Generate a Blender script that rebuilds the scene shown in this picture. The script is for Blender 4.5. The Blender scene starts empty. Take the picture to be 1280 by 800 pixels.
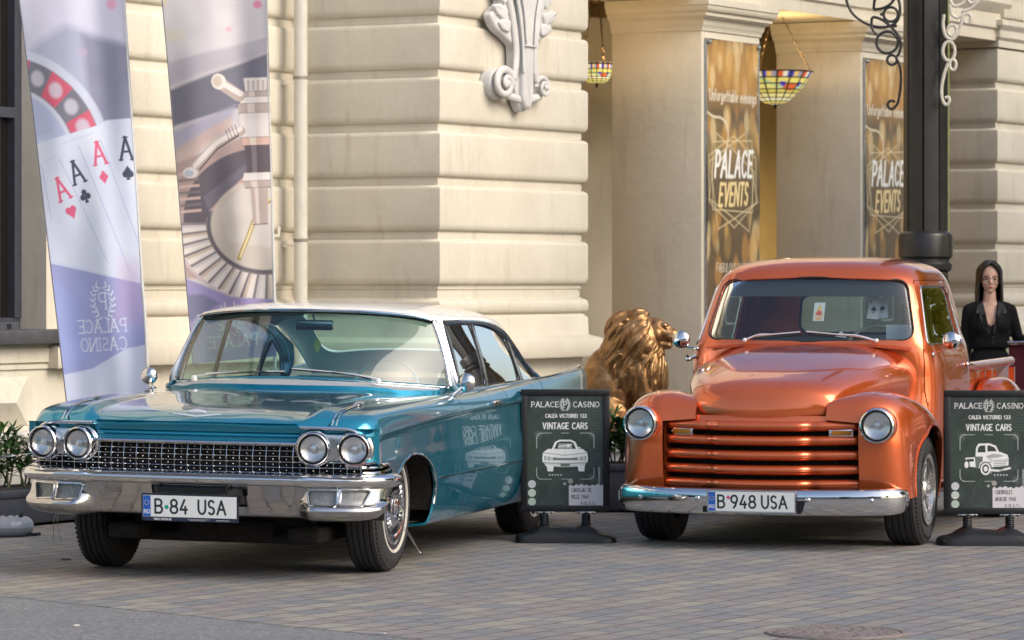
import bpy, bmesh, math, random
import numpy as np
from mathutils import Vector, Matrix
from mathutils.bvhtree import BVHTree
random.seed(7); rng = np.random.default_rng(11)
S = bpy.context.scene
COL = S.collection
R = math.radians
PI = math.pi

# ------------------------------------------------------------ camera
cd = bpy.data.cameras.new('camera'); cam = bpy.data.objects.new('camera', cd); COL.objects.link(cam)
cam.location = (0, 0, 1.6); cam.rotation_euler = (R(90), 0, 0)
cd.sensor_width = 36; cd.lens = 135; cd.shift_y = -50/1280
cd.clip_start = .5; cd.clip_end = 600
cd.dof.use_dof = True; cd.dof.focus_distance = 21.5; cd.dof.aperture_fstop = 6.3
S.camera = cam

# ------------------------------------------------------------ world, sun
SUN_EL, SUN_AZ = R(38), R(122)          # azimuth clockwise from +Y: light comes from the right, a little behind the camera
w = bpy.data.worlds.new('World'); S.world = w; w.use_nodes = True
nt = w.node_tree; bg = nt.nodes['Background']
sky = nt.nodes.new('ShaderNodeTexSky'); sky.sky_type = 'NISHITA'; sky.sun_disc = False
sky.sun_elevation = SUN_EL; sky.sun_rotation = SUN_AZ
sky.air_density = 1.0; sky.dust_density = 3.5; sky.ozone_density = 1.0
nt.links.new(sky.outputs[0], bg.inputs[0]); bg.inputs[1].default_value = .15
sl = bpy.data.lights.new('sun', 'SUN'); so = bpy.data.objects.new('sun', sl); COL.objects.link(so)
sl.energy = .95; sl.angle = R(40); sl.color = (1, .93, .82)
so.rotation_euler = Vector((math.sin(SUN_AZ)*math.cos(SUN_EL), math.cos(SUN_AZ)*math.cos(SUN_EL), math.sin(SUN_EL))).to_track_quat('Z', 'Y').to_euler()
so.location = (8, 0, 12)
S.view_settings.view_transform = 'Standard'; S.view_settings.look = 'None'
S.view_settings.exposure = .68; S.view_settings.gamma = 1
S.render.resolution_x, S.render.resolution_y = 1280, 800
S.cycles.max_bounces = 10; S.cycles.transparent_max_bounces = 16; S.cycles.transmission_bounces = 8

# ------------------------------------------------------------ things and labels
def tag(o, label=None, cat=None, group=None, kind=None):
    if label: o['label'] = label
    if cat: o['category'] = cat
    if group: o['group'] = group
    if kind: o['kind'] = kind
    return o
def thing(name, label, cat, loc=(0, 0, 0), rz=0, group=None):
    o = bpy.data.objects.new(name, None); COL.objects.link(o); o.location = loc; o.rotation_euler = (0, 0, rz)
    o.empty_display_size = .2
    return tag(o, label, cat, group)
def copy_tree(o, parent=None):
    c = o.copy(); COL.objects.link(c); c.parent = parent
    for ch in list(o.children): copy_tree(ch, c)
    return c

# ------------------------------------------------------------ mesh builders
def mobj(name, V, F, mat, parent=None, smooth=True, sharp=38, cols=None):
    me = bpy.data.meshes.new(name)
    V = np.asarray(V, float).reshape(-1, 3)
    me.from_pydata(V.tolist(), [], [list(map(int, f)) for f in F]); me.update()
    if smooth:
        me.polygons.foreach_set('use_smooth', [True]*len(me.polygons)); me.set_sharp_from_angle(angle=R(sharp))
    if mat: me.materials.append(mat)
    if cols is not None:
        a = me.color_attributes.new('art', 'FLOAT_COLOR', 'POINT')
        c = np.ones((len(V), 4), np.float32); c[:, :3] = cols; a.data.foreach_set('color', c.ravel())
    o = bpy.data.objects.new(name, me); COL.objects.link(o)
    if parent: o.parent = parent
    return o

class MB:
    """collects shapes for ONE mesh object"""
    def __init__(s): s.V = []; s.F = []; s.n = 0
    def add(s, V, F, M=None):
        V = np.asarray(V, float).reshape(-1, 3)
        if M is not None:
            M = np.array(M); V = V@M[:3, :3].T+M[:3, 3]
        s.V.append(V); s.F += [[i+s.n for i in f] for f in F]; s.n += len(V); return s
    def box(s, c, d, M=None, bev=0):
        bm = bmesh.new(); bmesh.ops.create_cube(bm, size=1)
        for v in bm.verts: v.co = Vector((c[0]+v.co.x*d[0], c[1]+v.co.y*d[1], c[2]+v.co.z*d[2]))
        if bev: bmesh.ops.bevel(bm, geom=bm.edges[:]+bm.verts[:], offset=bev, segments=2, affect='EDGES', profile=.5)
        s.add([v.co[:] for v in bm.verts], [[v.index for v in f.verts] for f in bm.faces], M); bm.free(); return s
    def bb(s, x0, x1, y0, y1, z0, z1, M=None, bev=0):
        return s.box(((x0+x1)/2, (y0+y1)/2, (z0+z1)/2), (x1-x0, y1-y0, z1-z0), M, bev)
    def tube(s, pts, r, n=10, closed=False, caps=True, flat=None, up=None):
        P = np.asarray(pts, float); m = len(P); r = np.broadcast_to(np.asarray(r, float), (m,))
        T = np.roll(P, -1, 0)-np.roll(P, 1, 0) if closed else np.gradient(P, axis=0)
        T /= np.linalg.norm(T, axis=1, keepdims=True)+1e-12
        ref = np.array(up if up is not None else ((0, 0, 1) if abs(T[0][2]) < .9 else (1, 0, 0)), float)
        N = ref-T[0]*ref.dot(T[0]); N /= np.linalg.norm(N)
        V = []; fl = flat or 1
        for i in range(m):
            N = N-T[i]*N.dot(T[i]); N /= np.linalg.norm(N)+1e-12; B = np.cross(T[i], N)
            a = np.arange(n)/n*2*PI
            V.append(P[i]+r[i]*(np.cos(a)[:, None]*N*fl+np.sin(a)[:, None]*B))
        F = []
        for i in range(m if closed else m-1):
            j = (i+1) % m
            for k in range(n): F.append([i*n+k, i*n+(k+1) % n, j*n+(k+1) % n, j*n+k])
        if caps and not closed: F.append(list(range(n))[::-1]); F.append([(m-1)*n+k for k in range(n)])
        return s.add(np.concatenate(V), F)
    def lathe(s, prof, n=32, M=None, axis='z', caps=True):
        """prof: (r, h) list; axis z/x/y"""
        V = []; m = len(prof)
        for r, h in prof:
            for k in range(n):
                a = 2*PI*k/n; c, d = r*math.cos(a), r*math.sin(a)
                V.append({'z': (c, d, h), 'x': (h, c, d), 'y': (d, h, c)}[axis])
        F = [[i*n+k, i*n+(k+1) % n, (i+1)*n+(k+1) % n, (i+1)*n+k] for i in range(m-1) for k in range(n)]
        if caps:
            if prof[0][0] > 1e-6: F.append(list(range(n))[::-1])
            if prof[-1][0] > 1e-6: F.append([(m-1)*n+k for k in range(n)])
        return s.add(V, F, M)
    def prism(s, poly, h, M=None, bev=0):
        """poly in xy, thickness h along +z"""
        bm = bmesh.new(); vs = [bm.verts.new((p[0], p[1], 0)) for p in poly]; f = bm.faces.new(vs)
        bm.normal_update()
        if f.normal.z < 0: f.normal_flip()
        e = bmesh.ops.extrude_face_region(bm, geom=[f]); top = [v for v in e['geom'] if isinstance(v, bmesh.types.BMVert)]
        for v in top: v.co.z += h
        bmesh.ops.recalc_face_normals(bm, faces=bm.faces)
        if bev:
            te = [g for g in bm.edges if all(v.co.z > h*.5 for v in g.verts)]
            bmesh.ops.bevel(bm, geom=te, offset=bev, segments=3, affect='EDGES', profile=.5)
        bm.verts.index_update()
        s.add([v.co[:] for v in bm.verts], [[v.index for v in q.verts] for q in bm.faces], M); bm.free(); return s
    def sphere(s, c, r, n=16, M=None):
        r = (r, r, r) if np.isscalar(r) else r
        pr = [(math.sin(PI*i/n), -math.cos(PI*i/n)) for i in range(n+1)]
        pr = [(max(a, 1e-4), b) for a, b in pr]
        t = MB().lathe(pr, n*2, caps=True)
        V = np.concatenate(t.V)*np.array(r)+np.array(c)
        return s.add(V, t.F, M)
    def grid(s, P, M=None, flip=False, closeu=False):
        P = np.asarray(P); n, m = P.shape[:2]
        F = grid_faces(n, m, closeu)
        if flip: F = [f[::-1] for f in F]
        return s.add(P.reshape(-1, 3), F, M)
    def build(s, name, mat, parent=None, smooth=True, sharp=38):
        return mobj(name, np.concatenate(s.V), s.F, mat, parent, smooth, sharp)

def grid_faces(n, m, closeu=False):
    F = []
    for i in range(n if closeu else n-1):
        j = (i+1) % n
        for k in range(m-1): F.append([i*m+k, i*m+k+1, j*m+k+1, j*m+k])
    return F
def Mx(loc=(0, 0, 0), rx=0, ry=0, rz=0, sc=(1, 1, 1)):
    return Matrix.Translation(loc)@Matrix.Rotation(rz, 4, 'Z')@Matrix.Rotation(ry, 4, 'Y')@Matrix.Rotation(rx, 4, 'X')@Matrix.Diagonal((*sc, 1))

def pchip(x, y, xs):
    x = np.asarray(x, float); y = np.asarray(y, float); xs = np.asarray(xs, float)
    sh = y.shape; y = y.reshape(len(x), -1); h = np.diff(x)[:, None]; d = np.diff(y, axis=0)/h
    m = np.zeros_like(y)
    if len(x) > 2:
        w1 = 2*h[1:]+h[:-1]; w2 = h[1:]+2*h[:-1]; pr = d[:-1]*d[1:]
        with np.errstate(all='ignore'):
            mm = (w1+w2)/(w1/d[:-1]+w2/d[1:])
        m[1:-1] = np.where(pr > 0, mm, 0)
    m[0] = d[0]; m[-1] = d[-1]
    i = np.clip(np.searchsorted(x, xs, 'right')-1, 0, len(x)-2); hh = h[i]; t = ((xs-x[i])/h[i, 0])[:, None]
    r = (2*t**3-3*t**2+1)*y[i]+(t**3-2*t**2+t)*hh*m[i]+(-2*t**3+3*t**2)*y[i+1]+(t**3-t**2)*hh*m[i+1]
    return r.reshape((len(xs),)+sh[1:])
def crom(x, y, xs):
    """Catmull-Rom (may overshoot a little), non-uniform"""
    x = np.asarray(x, float); y = np.asarray(y, float); xs = np.asarray(xs, float)
    sh = y.shape; y = y.reshape(len(x), -1); m = np.gradient(y, x, axis=0)
    i = np.clip(np.searchsorted(x, xs, 'right')-1, 0, len(x)-2); hh = (x[i+1]-x[i])[:, None]; t = (xs-x[i])[:, None]/hh
    r = (2*t**3-3*t**2+1)*y[i]+(t**3-2*t**2+t)*hh*m[i]+(-2*t**3+3*t**2)*y[i+1]+(t**3-t**2)*hh*m[i+1]
    return r.reshape((len(xs),)+sh[1:])
def curve(pts, n=40, closed=False, f=crom):
    P = np.asarray(pts, float)
    if closed:
        k = len(P); P = np.concatenate([P[-3:], P, P[:3]]); t = np.arange(len(P))-3.
        return f(t, P, np.linspace(0, k, n, endpoint=False))
    d = np.r_[0, np.cumsum(np.linalg.norm(np.diff(P, axis=0), axis=1)**.5)]
    return f(d, P, np.linspace(0, d[-1], n))

# ---- 2D shapes and distances
def rpoly(pts, r, seg=6):
    """polygon with rounded corners; r scalar or list"""
    P = np.asarray(pts, float); n = len(P); out = []
    for i in range(n):
        ri = r[i] if hasattr(r, '__len__') else r
        a, b, c = P[i-1], P[i], P[(i+1) % n]
        u = (a-b)/np.linalg.norm(a-b); v = (c-b)/np.linalg.norm(c-b)
        ang = math.acos(np.clip(u.dot(v), -1, 1)); d = min(ri/math.tan(ang/2), .45*min(np.linalg.norm(a-b), np.linalg.norm(c-b))) if ri > 0 else 0
        if d < 1e-5: out.append(b); continue
        p, q = b+u*d, b+v*d
        for k in range(seg+1):
            t = k/seg; out.append((1-t)**2*p+2*t*(1-t)*b+t*t*q)
    return np.array(out)
def sdpoly(p, poly):
    """signed distance (neg. inside) and nearest boundary point, vectorised"""
    a = poly; b = np.roll(poly, -1, 0); ab = b-a; L = (ab**2).sum(1)+1e-18
    D = np.full(len(p), 1e9); Q = np.zeros((len(p), 2)); ins = np.zeros(len(p), bool)
    for i in range(len(a)):
        t = np.clip(((p-a[i])@ab[i])/L[i], 0, 1); q = a[i]+t[:, None]*ab[i]; d = np.linalg.norm(p-q, axis=1)
        m = d < D; D[m] = d[m]; Q[m] = q[m]
        y0, y1 = a[i][1], b[i][1]
        if y0 != y1:
            c = ((y0 > p[:, 1]) != (y1 > p[:, 1])) & (p[:, 0] < a[i][0]+(p[:, 1]-y0)/(y1-y0)*ab[i][0]); ins ^= c
    return np.where(ins, -D, D), Q
def gnormals(P):
    du = np.gradient(P, axis=0); dv = np.gradient(P, axis=1); n = np.cross(du, dv)
    return n/(np.linalg.norm(n, axis=2, keepdims=True)+1e-12)
AX = {'xz': (0, 2, 1), 'yz': (1, 2, 0), 'xy': (0, 1, 2)}
def panel(name, P, mat, parent=None, holes=(), flip=False, flange=.012, sharp=40, offset=0, closeu=False, raw=False):
    """surface from a dense grid, with holes cut ('cut') or everything but a shape removed ('keep') along smooth 2D outlines.
    holes: (plane, poly, mode, cond(V)->bool mask)"""
    P = np.asarray(P, float); n, m = P.shape[:2]; N = gnormals(P)
    if flip: N = -N
    V = P.reshape(-1, 3).copy(); Nn = N.reshape(-1, 3)
    F = np.array(grid_faces(n, m, closeu))
    if flip: F = F[:, ::-1]
    for plane, poly, mode, cond in holes:
        i, j, k = AX[plane]; p = V[:, [i, j]]
        c = cond(V) if cond else np.ones(len(V), bool)
        lo, hi = poly.min(0)-.08, poly.max(0)+.08
        near = c & (p > lo).all(1) & (p < hi).all(1)
        sd = np.full(len(V), 1e3); Q = np.zeros((len(V), 2)); idx = np.where(near)[0]
        if len(idx): sd[idx], Q[idx] = sdpoly(p[idx], poly)
        inside = sd < 0
        if mode == 'cut':
            F = F[~inside[F].all(1)]; mv = np.zeros(len(V), bool); mv[F.ravel()] = True; mv &= inside
        else:
            F = F[inside[F].any(1)]; mv = np.zeros(len(V), bool); mv[F.ravel()] = True; mv &= ~inside & (sd < 1e2)
        d = Q-p; nk = Nn[:, k]; nk = np.where(np.abs(nk) < .15, np.sign(nk+1e-9)*.15, nk)
        dk = -(Nn[:, i]*d[:, 0]+Nn[:, j]*d[:, 1])/nk
        V[mv, i] += d[mv, 0]; V[mv, j] += d[mv, 1]; V[mv, k] += dk[mv]
    if offset: V = V-Nn*offset
    used = np.unique(F.ravel()); mp = -np.ones(len(V), int); mp[used] = np.arange(len(used)); V = V[used]; Nn = Nn[used]; F = mp[F]
    Fl = F.tolist()
    if flange:
        cnt = {}
        for f in Fl:
            for q in range(4):
                e = (f[q], f[(q+1) % 4]); key = (min(e), max(e))
                if key in cnt: cnt[key] = None
                else: cnt[key] = e
        bd = [e for e in cnt.values() if e and e[0] != e[1]]
        bv = sorted({v for e in bd for v in e}); mp2 = {v: len(V)+i for i, v in enumerate(bv)}
        V = np.concatenate([V, V[bv]-Nn[bv]*flange]) if bv else V
        Fl += [[e[1], e[0], mp2[e[0]], mp2[e[1]]] for e in bd]
    if raw: return V, Fl
    return mobj(name, V, Fl, mat, parent, True, sharp)
def bvh_of(o):
    return BVHTree.FromPolygons([v.co[:] for v in o.data.vertices], [p.vertices[:] for p in o.data.polygons])
def project(bvh, pts2, plane, sign, off=0):
    """2D outline dropped onto a surface along one axis"""
    i, j, k = AX[plane]; out = []
    for a, b in pts2:
        o = [0, 0, 0]; o[i] = a; o[j] = b; o[k] = sign*20; d = [0, 0, 0]; d[k] = -sign
        h = bvh.ray_cast(Vector(o), Vector(d))
        if h[0] is not None:
            nn = h[1] if h[1].dot(Vector(d)) < 0 else -h[1]
            out.append(np.array(h[0]+nn*off))
        elif out: q = out[-1].copy(); q[i] = a; q[j] = b; out.append(q)
    return np.array(out)

# ------------------------------------------------------------ materials
class NB:
    def __init__(s, name):
        s.m = bpy.data.materials.new(name); s.m.use_nodes = True; s.t = s.m.node_tree; s.b = s.t.nodes['Principled BSDF']
    def n(s, kind, **kw):
        x = s.t.nodes.new('ShaderNode'+kind)
        for k, v in kw.items(): setattr(x, k, v)
        return x
    def l(s, a, b): s.t.links.new(a, b)
    def val(s, sock, v):
        if hasattr(v, 'is_linked') or isinstance(v, bpy.types.NodeSocket): s.l(v, sock)
        else: sock.default_value = v
    def math(s, op, a, b=0, c=None, clamp=False):
        x = s.n('Math', operation=op, use_clamp=clamp); s.val(x.inputs[0], a); s.val(x.inputs[1], b)
        if c is not None: s.val(x.inputs[2], c)
        return x.outputs[0]
    def coord(s, k='Object'):
        return s.n('TexCoord').outputs[k]
    def mapping(s, v, sc=(1, 1, 1), rot=(0, 0, 0)):
        x = s.n('Mapping'); s.l(v, x.inputs[0]); x.inputs['Scale'].default_value = sc; x.inputs['Rotation'].default_value = rot
        return x.outputs[0]
    def noise(s, scale, detail=4, rough=.55, vec=None, dist=0):
        x = s.n('TexNoise'); x.inputs['Scale'].default_value = scale; x.inputs['Detail'].default_value = detail
        x.inputs['Roughness'].default_value = rough; x.inputs['Distortion'].default_value = dist
        s.l(vec if vec is not None else s.coord(), x.inputs['Vector']); return x.outputs['Fac']
    def ramp(s, fac, stops):
        x = s.n('ValToRGB'); e = x.color_ramp.elements
        while len(e) < len(stops): e.new(.5)
        for q, (p, c) in zip(e, stops): q.position = p; q.color = (*c, 1) if hasattr(c, '__len__') else (c, c, c, 1)
        s.l(fac, x.inputs[0]); return x.outputs[0]
    def mix(s, f, a, b, mode='MIX'):
        x = s.n('Mix', data_type='RGBA', blend_type=mode)
        s.val(x.inputs[0], f)
        for q, v in ((x.inputs[6], a), (x.inputs[7], b)):
            if isinstance(v, bpy.types.NodeSocket): s.l(v, q)
            else: q.default_value = (*v, 1) if len(v) == 3 else v
        return x.outputs[2]
    def bump(s, h, strength=.3, dist=.01):
        x = s.n('Bump'); x.inputs['Strength'].default_value = strength; x.inputs['Distance'].default_value = dist
        s.l(h, x.inputs['Height']); s.l(x.outputs[0], s.b.inputs['Normal']); return x
    def set(s, **kw):
        for k, v in kw.items():
            q = s.b.inputs[k.replace('_', ' ')]
            if isinstance(v, bpy.types.NodeSocket): s.l(v, q)
            else: q.default_value = (*v, 1) if hasattr(v, '__len__') and len(v) == 3 else v
        return s
def simple(name, col, rough=.5, metal=0, **kw):
    return NB(name).set(Base_Color=col, Roughness=rough, Metallic=metal, **kw).m
def varied(name, col, rough=.6, amt=.25, scale=6, metal=0, bump=0, bscale=60, **kw):
    b = NB(name); f = b.noise(scale, 6, .6); k = tuple(c*(1-amt) for c in col); h = tuple(min(1, c*(1+amt*.6)) for c in col)
    b.set(Base_Color=b.ramp(f, [(.3, k), (.7, h)]), Metallic=metal, **kw)
    r = b.noise(scale*3, 3); b.set(Roughness=b.ramp(r, [(.3, max(0, rough-.07)), (.7, min(1, rough+.07))]))
    if bump: b.bump(b.noise(bscale, 5, .6), bump, .004)
    return b.m
def carpaint(name, col, col2, metal=.6, rough=.32):
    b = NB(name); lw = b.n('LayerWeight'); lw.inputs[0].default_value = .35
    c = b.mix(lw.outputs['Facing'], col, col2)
    fl = b.n('TexNoise'); fl.inputs['Scale'].default_value = 1400; b.l(b.coord(), fl.inputs['Vector'])
    d = b.noise(5, 5, .6)
    b.set(Base_Color=c, Metallic=metal, Roughness=b.ramp(d, [(.3, rough-.04), (.7, rough+.06)]), Coat_Weight=1.0, Coat_Roughness=b.ramp(b.noise(9, 4), [(.35, .015), (.75, .05)]), Coat_IOR=1.5)
    # slight waviness of old hand-finished panels, in the clear coat as in the metal
    bp = b.n('Bump'); bp.inputs['Strength'].default_value = .035; bp.inputs['Distance'].default_value = .02
    b.l(b.noise(3.2, 2, .4), bp.inputs['Height']); b.l(bp.outputs[0], b.b.inputs['Normal']); b.l(bp.outputs[0], b.b.inputs['Coat Normal'])
    return b.m
def glassmat(name, tint, refl=1.0, ior=1.5, keep=.9):
    b = NB(name); b.t.nodes.remove(b.b); out = [n for n in b.t.nodes if n.type == 'OUTPUT_MATERIAL'][0]
    tr = b.n('BsdfTransparent'); tr.inputs[0].default_value = (*tint, 1)
    gl = b.n('BsdfGlossy'); gl.inputs['Roughness'].default_value = .01; gl.inputs[0].default_value = (refl, refl, refl, 1)
    fr = b.n('Fresnel'); fr.inputs[0].default_value = ior
    f = b.math('MULTIPLY_ADD', fr.outputs[0], 1.25, .01, clamp=True)
    mx = b.n('MixShader'); b.l(f, mx.inputs[0]); b.l(tr.outputs[0], mx.inputs[1]); b.l(gl.outputs[0], mx.inputs[2]); b.l(mx.outputs[0], out.inputs[0])
    return b.m
def artmat(name, rough=.5, trans=0, **kw):
    b = NB(name); a = b.n('VertexColor'); a.layer_name = 'art'
    b.set(Base_Color=a.outputs[0], Roughness=rough, **kw)
    if trans:
        out = [n for n in b.t.nodes if n.type == 'OUTPUT_MATERIAL'][0]
        t = b.n('BsdfTranslucent'); b.l(a.outputs[0], t.inputs[0]); mx = b.n('MixShader'); mx.inputs[0].default_value = trans
        b.l(b.b.outputs[0], mx.inputs[1]); b.l(t.outputs[0], mx.inputs[2]); b.l(mx.outputs[0], out.inputs[0])
    return b.m

def plaster(name, c0, c1, stain=(.30, .235, .16)):
    b = NB(name); co = b.coord()
    f = b.noise(1.3, 6, .6, co); c = b.ramp(f, [(.3, c0), (.7, c1)])
    # runs of dirt down the wall, wider than tall noise squeezed in z
    st = b.noise(5, 5, .65, b.mapping(co, (1.6, 1.6, .22)), .4)
    c = b.mix(b.ramp(st, [(.56, 0), (.8, .42)]), c, stain, 'MIX')
    sz = b.n('SeparateXYZ'); b.l(co, sz.inputs[0]); rz_ = b.math('FLOOR', b.math('DIVIDE', b.math('SUBTRACT', sz.outputs[2], 1.53), .405)); rx_ = b.math('FLOOR', b.math('MULTIPLY', b.math('ADD', sz.outputs[0], sz.outputs[1]), .8))
    cv = b.n('CombineXYZ'); b.l(rz_, cv.inputs[0]); b.l(rx_, cv.inputs[1]); wn_ = b.n('TexWhiteNoise', noise_dimensions='3D'); cv2 = b.n('CombineXYZ'); b.l(rz_, cv2.inputs[0]); b.l(cv2.outputs[0], wn_.inputs[0])
    c = b.mix(b.math('MULTIPLY', wn_.outputs['Value'], .13), c, tuple(x*.62 for x in c0))
    fn = b.noise(26, 4, .6, co); c = b.mix(b.ramp(fn, [(.35, .0), (.8, .16)]), c, tuple(x*.72 for x in c0))
    sp = b.noise(70, 3, .5, co); c = b.mix(b.ramp(sp, [(.70, 0), (.76, .35)]), c, stain)
    b.set(Base_Color=c, Roughness=.82, Specular_IOR_Level=.3)
    h = b.math('ADD', b.noise(9, 5, .6, co), b.math('MULTIPLY', b.noise(120, 3, .6, co), .25)); b.bump(h, .35, .012)
    return b.m
M = {}
M['plaster'] = plaster('cream_plaster', (.60, .55, .445), (.71, .665, .555))
M['plaster_grey'] = plaster('pillar_plaster', (.62, .565, .455), (.70, .645, .525))
M['ochre'] = varied('ochre_wall', (.74, .49, .16), .75, .15, 2, bump=.15)
M['stone_white'] = varied('white_stone', (.62, .61, .59), .7, .14, 5, bump=.35, bscale=40)
M['plinth'] = varied('plinth_paint', (.62, .60, .55), .7, .2, 6, bump=.3)
M['slate'] = varied('sill_slate', (.075, .075, .085), .55, .3, 12, bump=.2)
M['winframe'] = varied('window_frame_paint', (.045, .05, .065), .45, .2, 20)
M['iron'] = varied('black_iron_paint', (.022, .020, .019), .36, .3, 10, bump=.15, bscale=40)
M['iron_sunlit'] = varied('sunlit_iron_paint', (.62, .58, .48), .5, .2, 25)  # the same iron for the right-hand scrolls, sunlight painted in as a pale colour
M['chrome'] = NB('chrome').m
b = NB('chrome_aged'); b.set(Base_Color=(.66, .66, .67), Metallic=1, Roughness=b.ramp(b.noise(14, 5), [(.35, .035), (.8, .16)])); M['chrome'] = b.m
b = NB('chrome_ground_reflection'); b.set(Base_Color=(.47, .46, .46), Metallic=1, Roughness=b.ramp(b.noise(14, 5), [(.35, .05), (.8, .18)])); M['chrome_dark'] = b.m  # darker copy of the chrome: the paving's dim reflection is put into the tint
b = NB('chrome_pitted'); c_ = b.ramp(b.noise(160, 3, .7), [(.52, (.66, .66, .67)), (.7, (.30, .27, .24))]); b.set(Base_Color=c_, Metallic=1, Roughness=b.ramp(b.noise(60, 5), [(.3, .10), (.8, .33)])); M['chrome_old'] = b.m
M['rubber'] = varied('tyre_rubber', (.022, .022, .024), .78, .3, 30, bump=.2, bscale=200)
M['black'] = simple('matt_black', (.008, .008, .009), .9)
M['blackplastic'] = varied('black_plastic', (.009, .010, .012), .45, .2, 30, Specular_IOR_Level=.35)
M['rust'] = varied('underbody_dirt', (.016, .013, .011), .95, .5, 18, bump=.6, bscale=90)
M['whitewall'] = varied('whitewall_rubber', (.50, .48, .43), .6, .15, 30)
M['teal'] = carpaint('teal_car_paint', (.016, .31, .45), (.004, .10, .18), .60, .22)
M['whitepaint'] = NB('white_roof_paint').set(Base_Color=(.86, .87, .88), Roughness=.35, Coat_Weight=1.0, Coat_Roughness=.03).m
M['teal_dark'] = simple('dark_teal_trim', (.01, .035, .075), .25)
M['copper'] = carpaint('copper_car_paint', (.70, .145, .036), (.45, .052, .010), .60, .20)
M['glass'] = glassmat('tinted_car_glass', (.62, .80, .76))
M['glass_clear'] = glassmat('windscreen_glass', (.74, .82, .82))
M['clear'] = glassmat('clear_glass', (.93, .94, .94))
M['gasket'] = simple('rubber_gasket', (.012, .012, .013), .6)
M['lamp_reflector'] = simple('lamp_reflector', (.55, .56, .57), .22, 1)
M['amber'] = NB('amber_lens').set(Base_Color=(.55, .22, .01), Roughness=.2, Transmission_Weight=.3).m
M['frost'] = NB('fluted_lens').set(Base_Color=(.62, .64, .64), Roughness=.25, Transmission_Weight=.35, Coat_Weight=1.).m
# ============================================================ ground
UA = math.atan2(.8746, .4848)            # direction of the facade
CN = np.array([-.54, 28.7])
U2 = np.array([.4848, .8746]); V2 = np.array([-.8746, .4848])
def bw(x, y, z=0): p = CN+x*U2+y*V2; return (p[0], p[1], z)

def asphalt_mat():
    b = NB('asphalt'); co = b.coord()
    c = b.ramp(b.noise(140, 5, .8, co), [(.3, (.09, .094, .10)), (.5, (.15, .156, .165)), (.72, (.32, .32, .325))])
    c = b.mix(b.ramp(b.noise(2.2, 5, .6, co), [(.35, 0), (.75, .45)]), c, (.10, .10, .105))
    sp = b.n('TexVoronoi'); sp.inputs['Scale'].default_value = 55; b.l(co, sp.inputs['Vector']); c = b.mix(b.ramp(sp.outputs['Color'], [(.5, 0), (.95, .55)]), c, (.34, .34, .335)); c = b.mix(b.ramp(b.noise(30, 6, .75, co), [(.32, .5), (.5, 0)]), c, (.055, .055, .06))
    b.set(Base_Color=c, Roughness=.85); b.bump(b.noise(260, 3, .7, co), .6, .006); return b.m
def paver_mat():
    b = NB('block_paving'); co = b.coord(); mp = b.mapping(co, (1, 1, 1), (0, 0, -UA))
    wob = b.n('TexNoise'); wob.inputs['Scale'].default_value = 1.5; b.l(co, wob.inputs['Vector'])
    va = b.n('VectorMath', operation='MULTIPLY_ADD'); b.l(wob.outputs['Color'], va.inputs[0]); va.inputs[1].default_value = (.035, .035, 0); b.l(mp, va.inputs[2])
    sx = b.n('SeparateXYZ'); b.l(va.outputs[0], sx.inputs[0])
    L, W = .235, .155
    yv = b.math('DIVIDE', sx.outputs[1], W); row = b.math('FLOOR', yv)
    off = b.math('MULTIPLY', b.math('FLOORED_MODULO', row, 2), .5)
    xv = b.math('ADD', b.math('DIVIDE', sx.outputs[0], L), off); colm = b.math('FLOOR', xv)
    cx = b.n('CombineXYZ'); b.l(colm, cx.inputs[0]); b.l(row, cx.inputs[1])
    wn = b.n('TexWhiteNoise', noise_dimensions='3D'); b.l(cx.outputs[0], wn.inputs[0])
    base = b.ramp(wn.outputs['Value'], [(0, (.145, .162, .182)), (.22, (.18, .188, .20)), (.40, (.20, .182, .18)), (.55, (.225, .195, .19)), (.70, (.225, .215, .19)), (.87, (.285, .268, .225)), (1, (.185, .185, .19))])
    big = b.noise(.55, 4, .6, co); base = b.mix(b.ramp(big, [(.35, 0), (.7, .22)]), base, (.17, .14, .12))
    base = b.mix(b.ramp(b.noise(420, 2, .6, co), [(.4, .0), (.75, .22)]), base, (.36, .35, .34))
    base = b.mix(b.ramp(b.noise(90, 4, .7, co), [(.35, .35), (.6, 0)]), base, (.10, .095, .09))
    fx = b.math('FRACT', xv); fy = b.math('FRACT', yv)
    ex = b.math('MULTIPLY', b.math('MINIMUM', fx, b.math('SUBTRACT', 1, fx)), L)
    ey = b.math('MULTIPLY', b.math('MINIMUM', fy, b.math('SUBTRACT', 1, fy)), W)
    e = b.math('MINIMUM', ex, ey)
    jn = b.n('MapRange', clamp=True); b.l(e, jn.inputs[0]); jn.inputs[1].default_value = .004; jn.inputs[2].default_value = .010
    jw = b.math('MULTIPLY', b.math('SUBTRACT', 1, jn.outputs[0]), b.ramp(b.noise(3.5, 4, .7, co), [(.35, .5), (.65, 1)]))
    base = b.mix(jw, base, (.03, .024, .018))
    b.set(Base_Color=base, Roughness=b.ramp(b.noise(30, 4), [(.3, .62), (.7, .85)]))
    h = b.math('ADD', b.math('MULTIPLY', jn.outputs[0], .7), b.math('MULTIPLY', wn.outputs['Value'], .25))
    h = b.math('ADD', h, b.math('MULTIPLY', b.noise(300, 3, .7, co), .25)); b.bump(h, .55, .006); return b.m
M['asphalt'] = asphalt_mat(); M['pavers'] = paver_mat()
g = mobj('ground', [(-150, -150, -.008), (150, -150, -.008), (150, 200, -.008), (-150, 200, -.008)], [[0, 1, 2, 3]], varied('distant_ground', (.16, .155, .14), .9, .2, .4), None, False); tag(g, kind='structure')
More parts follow.
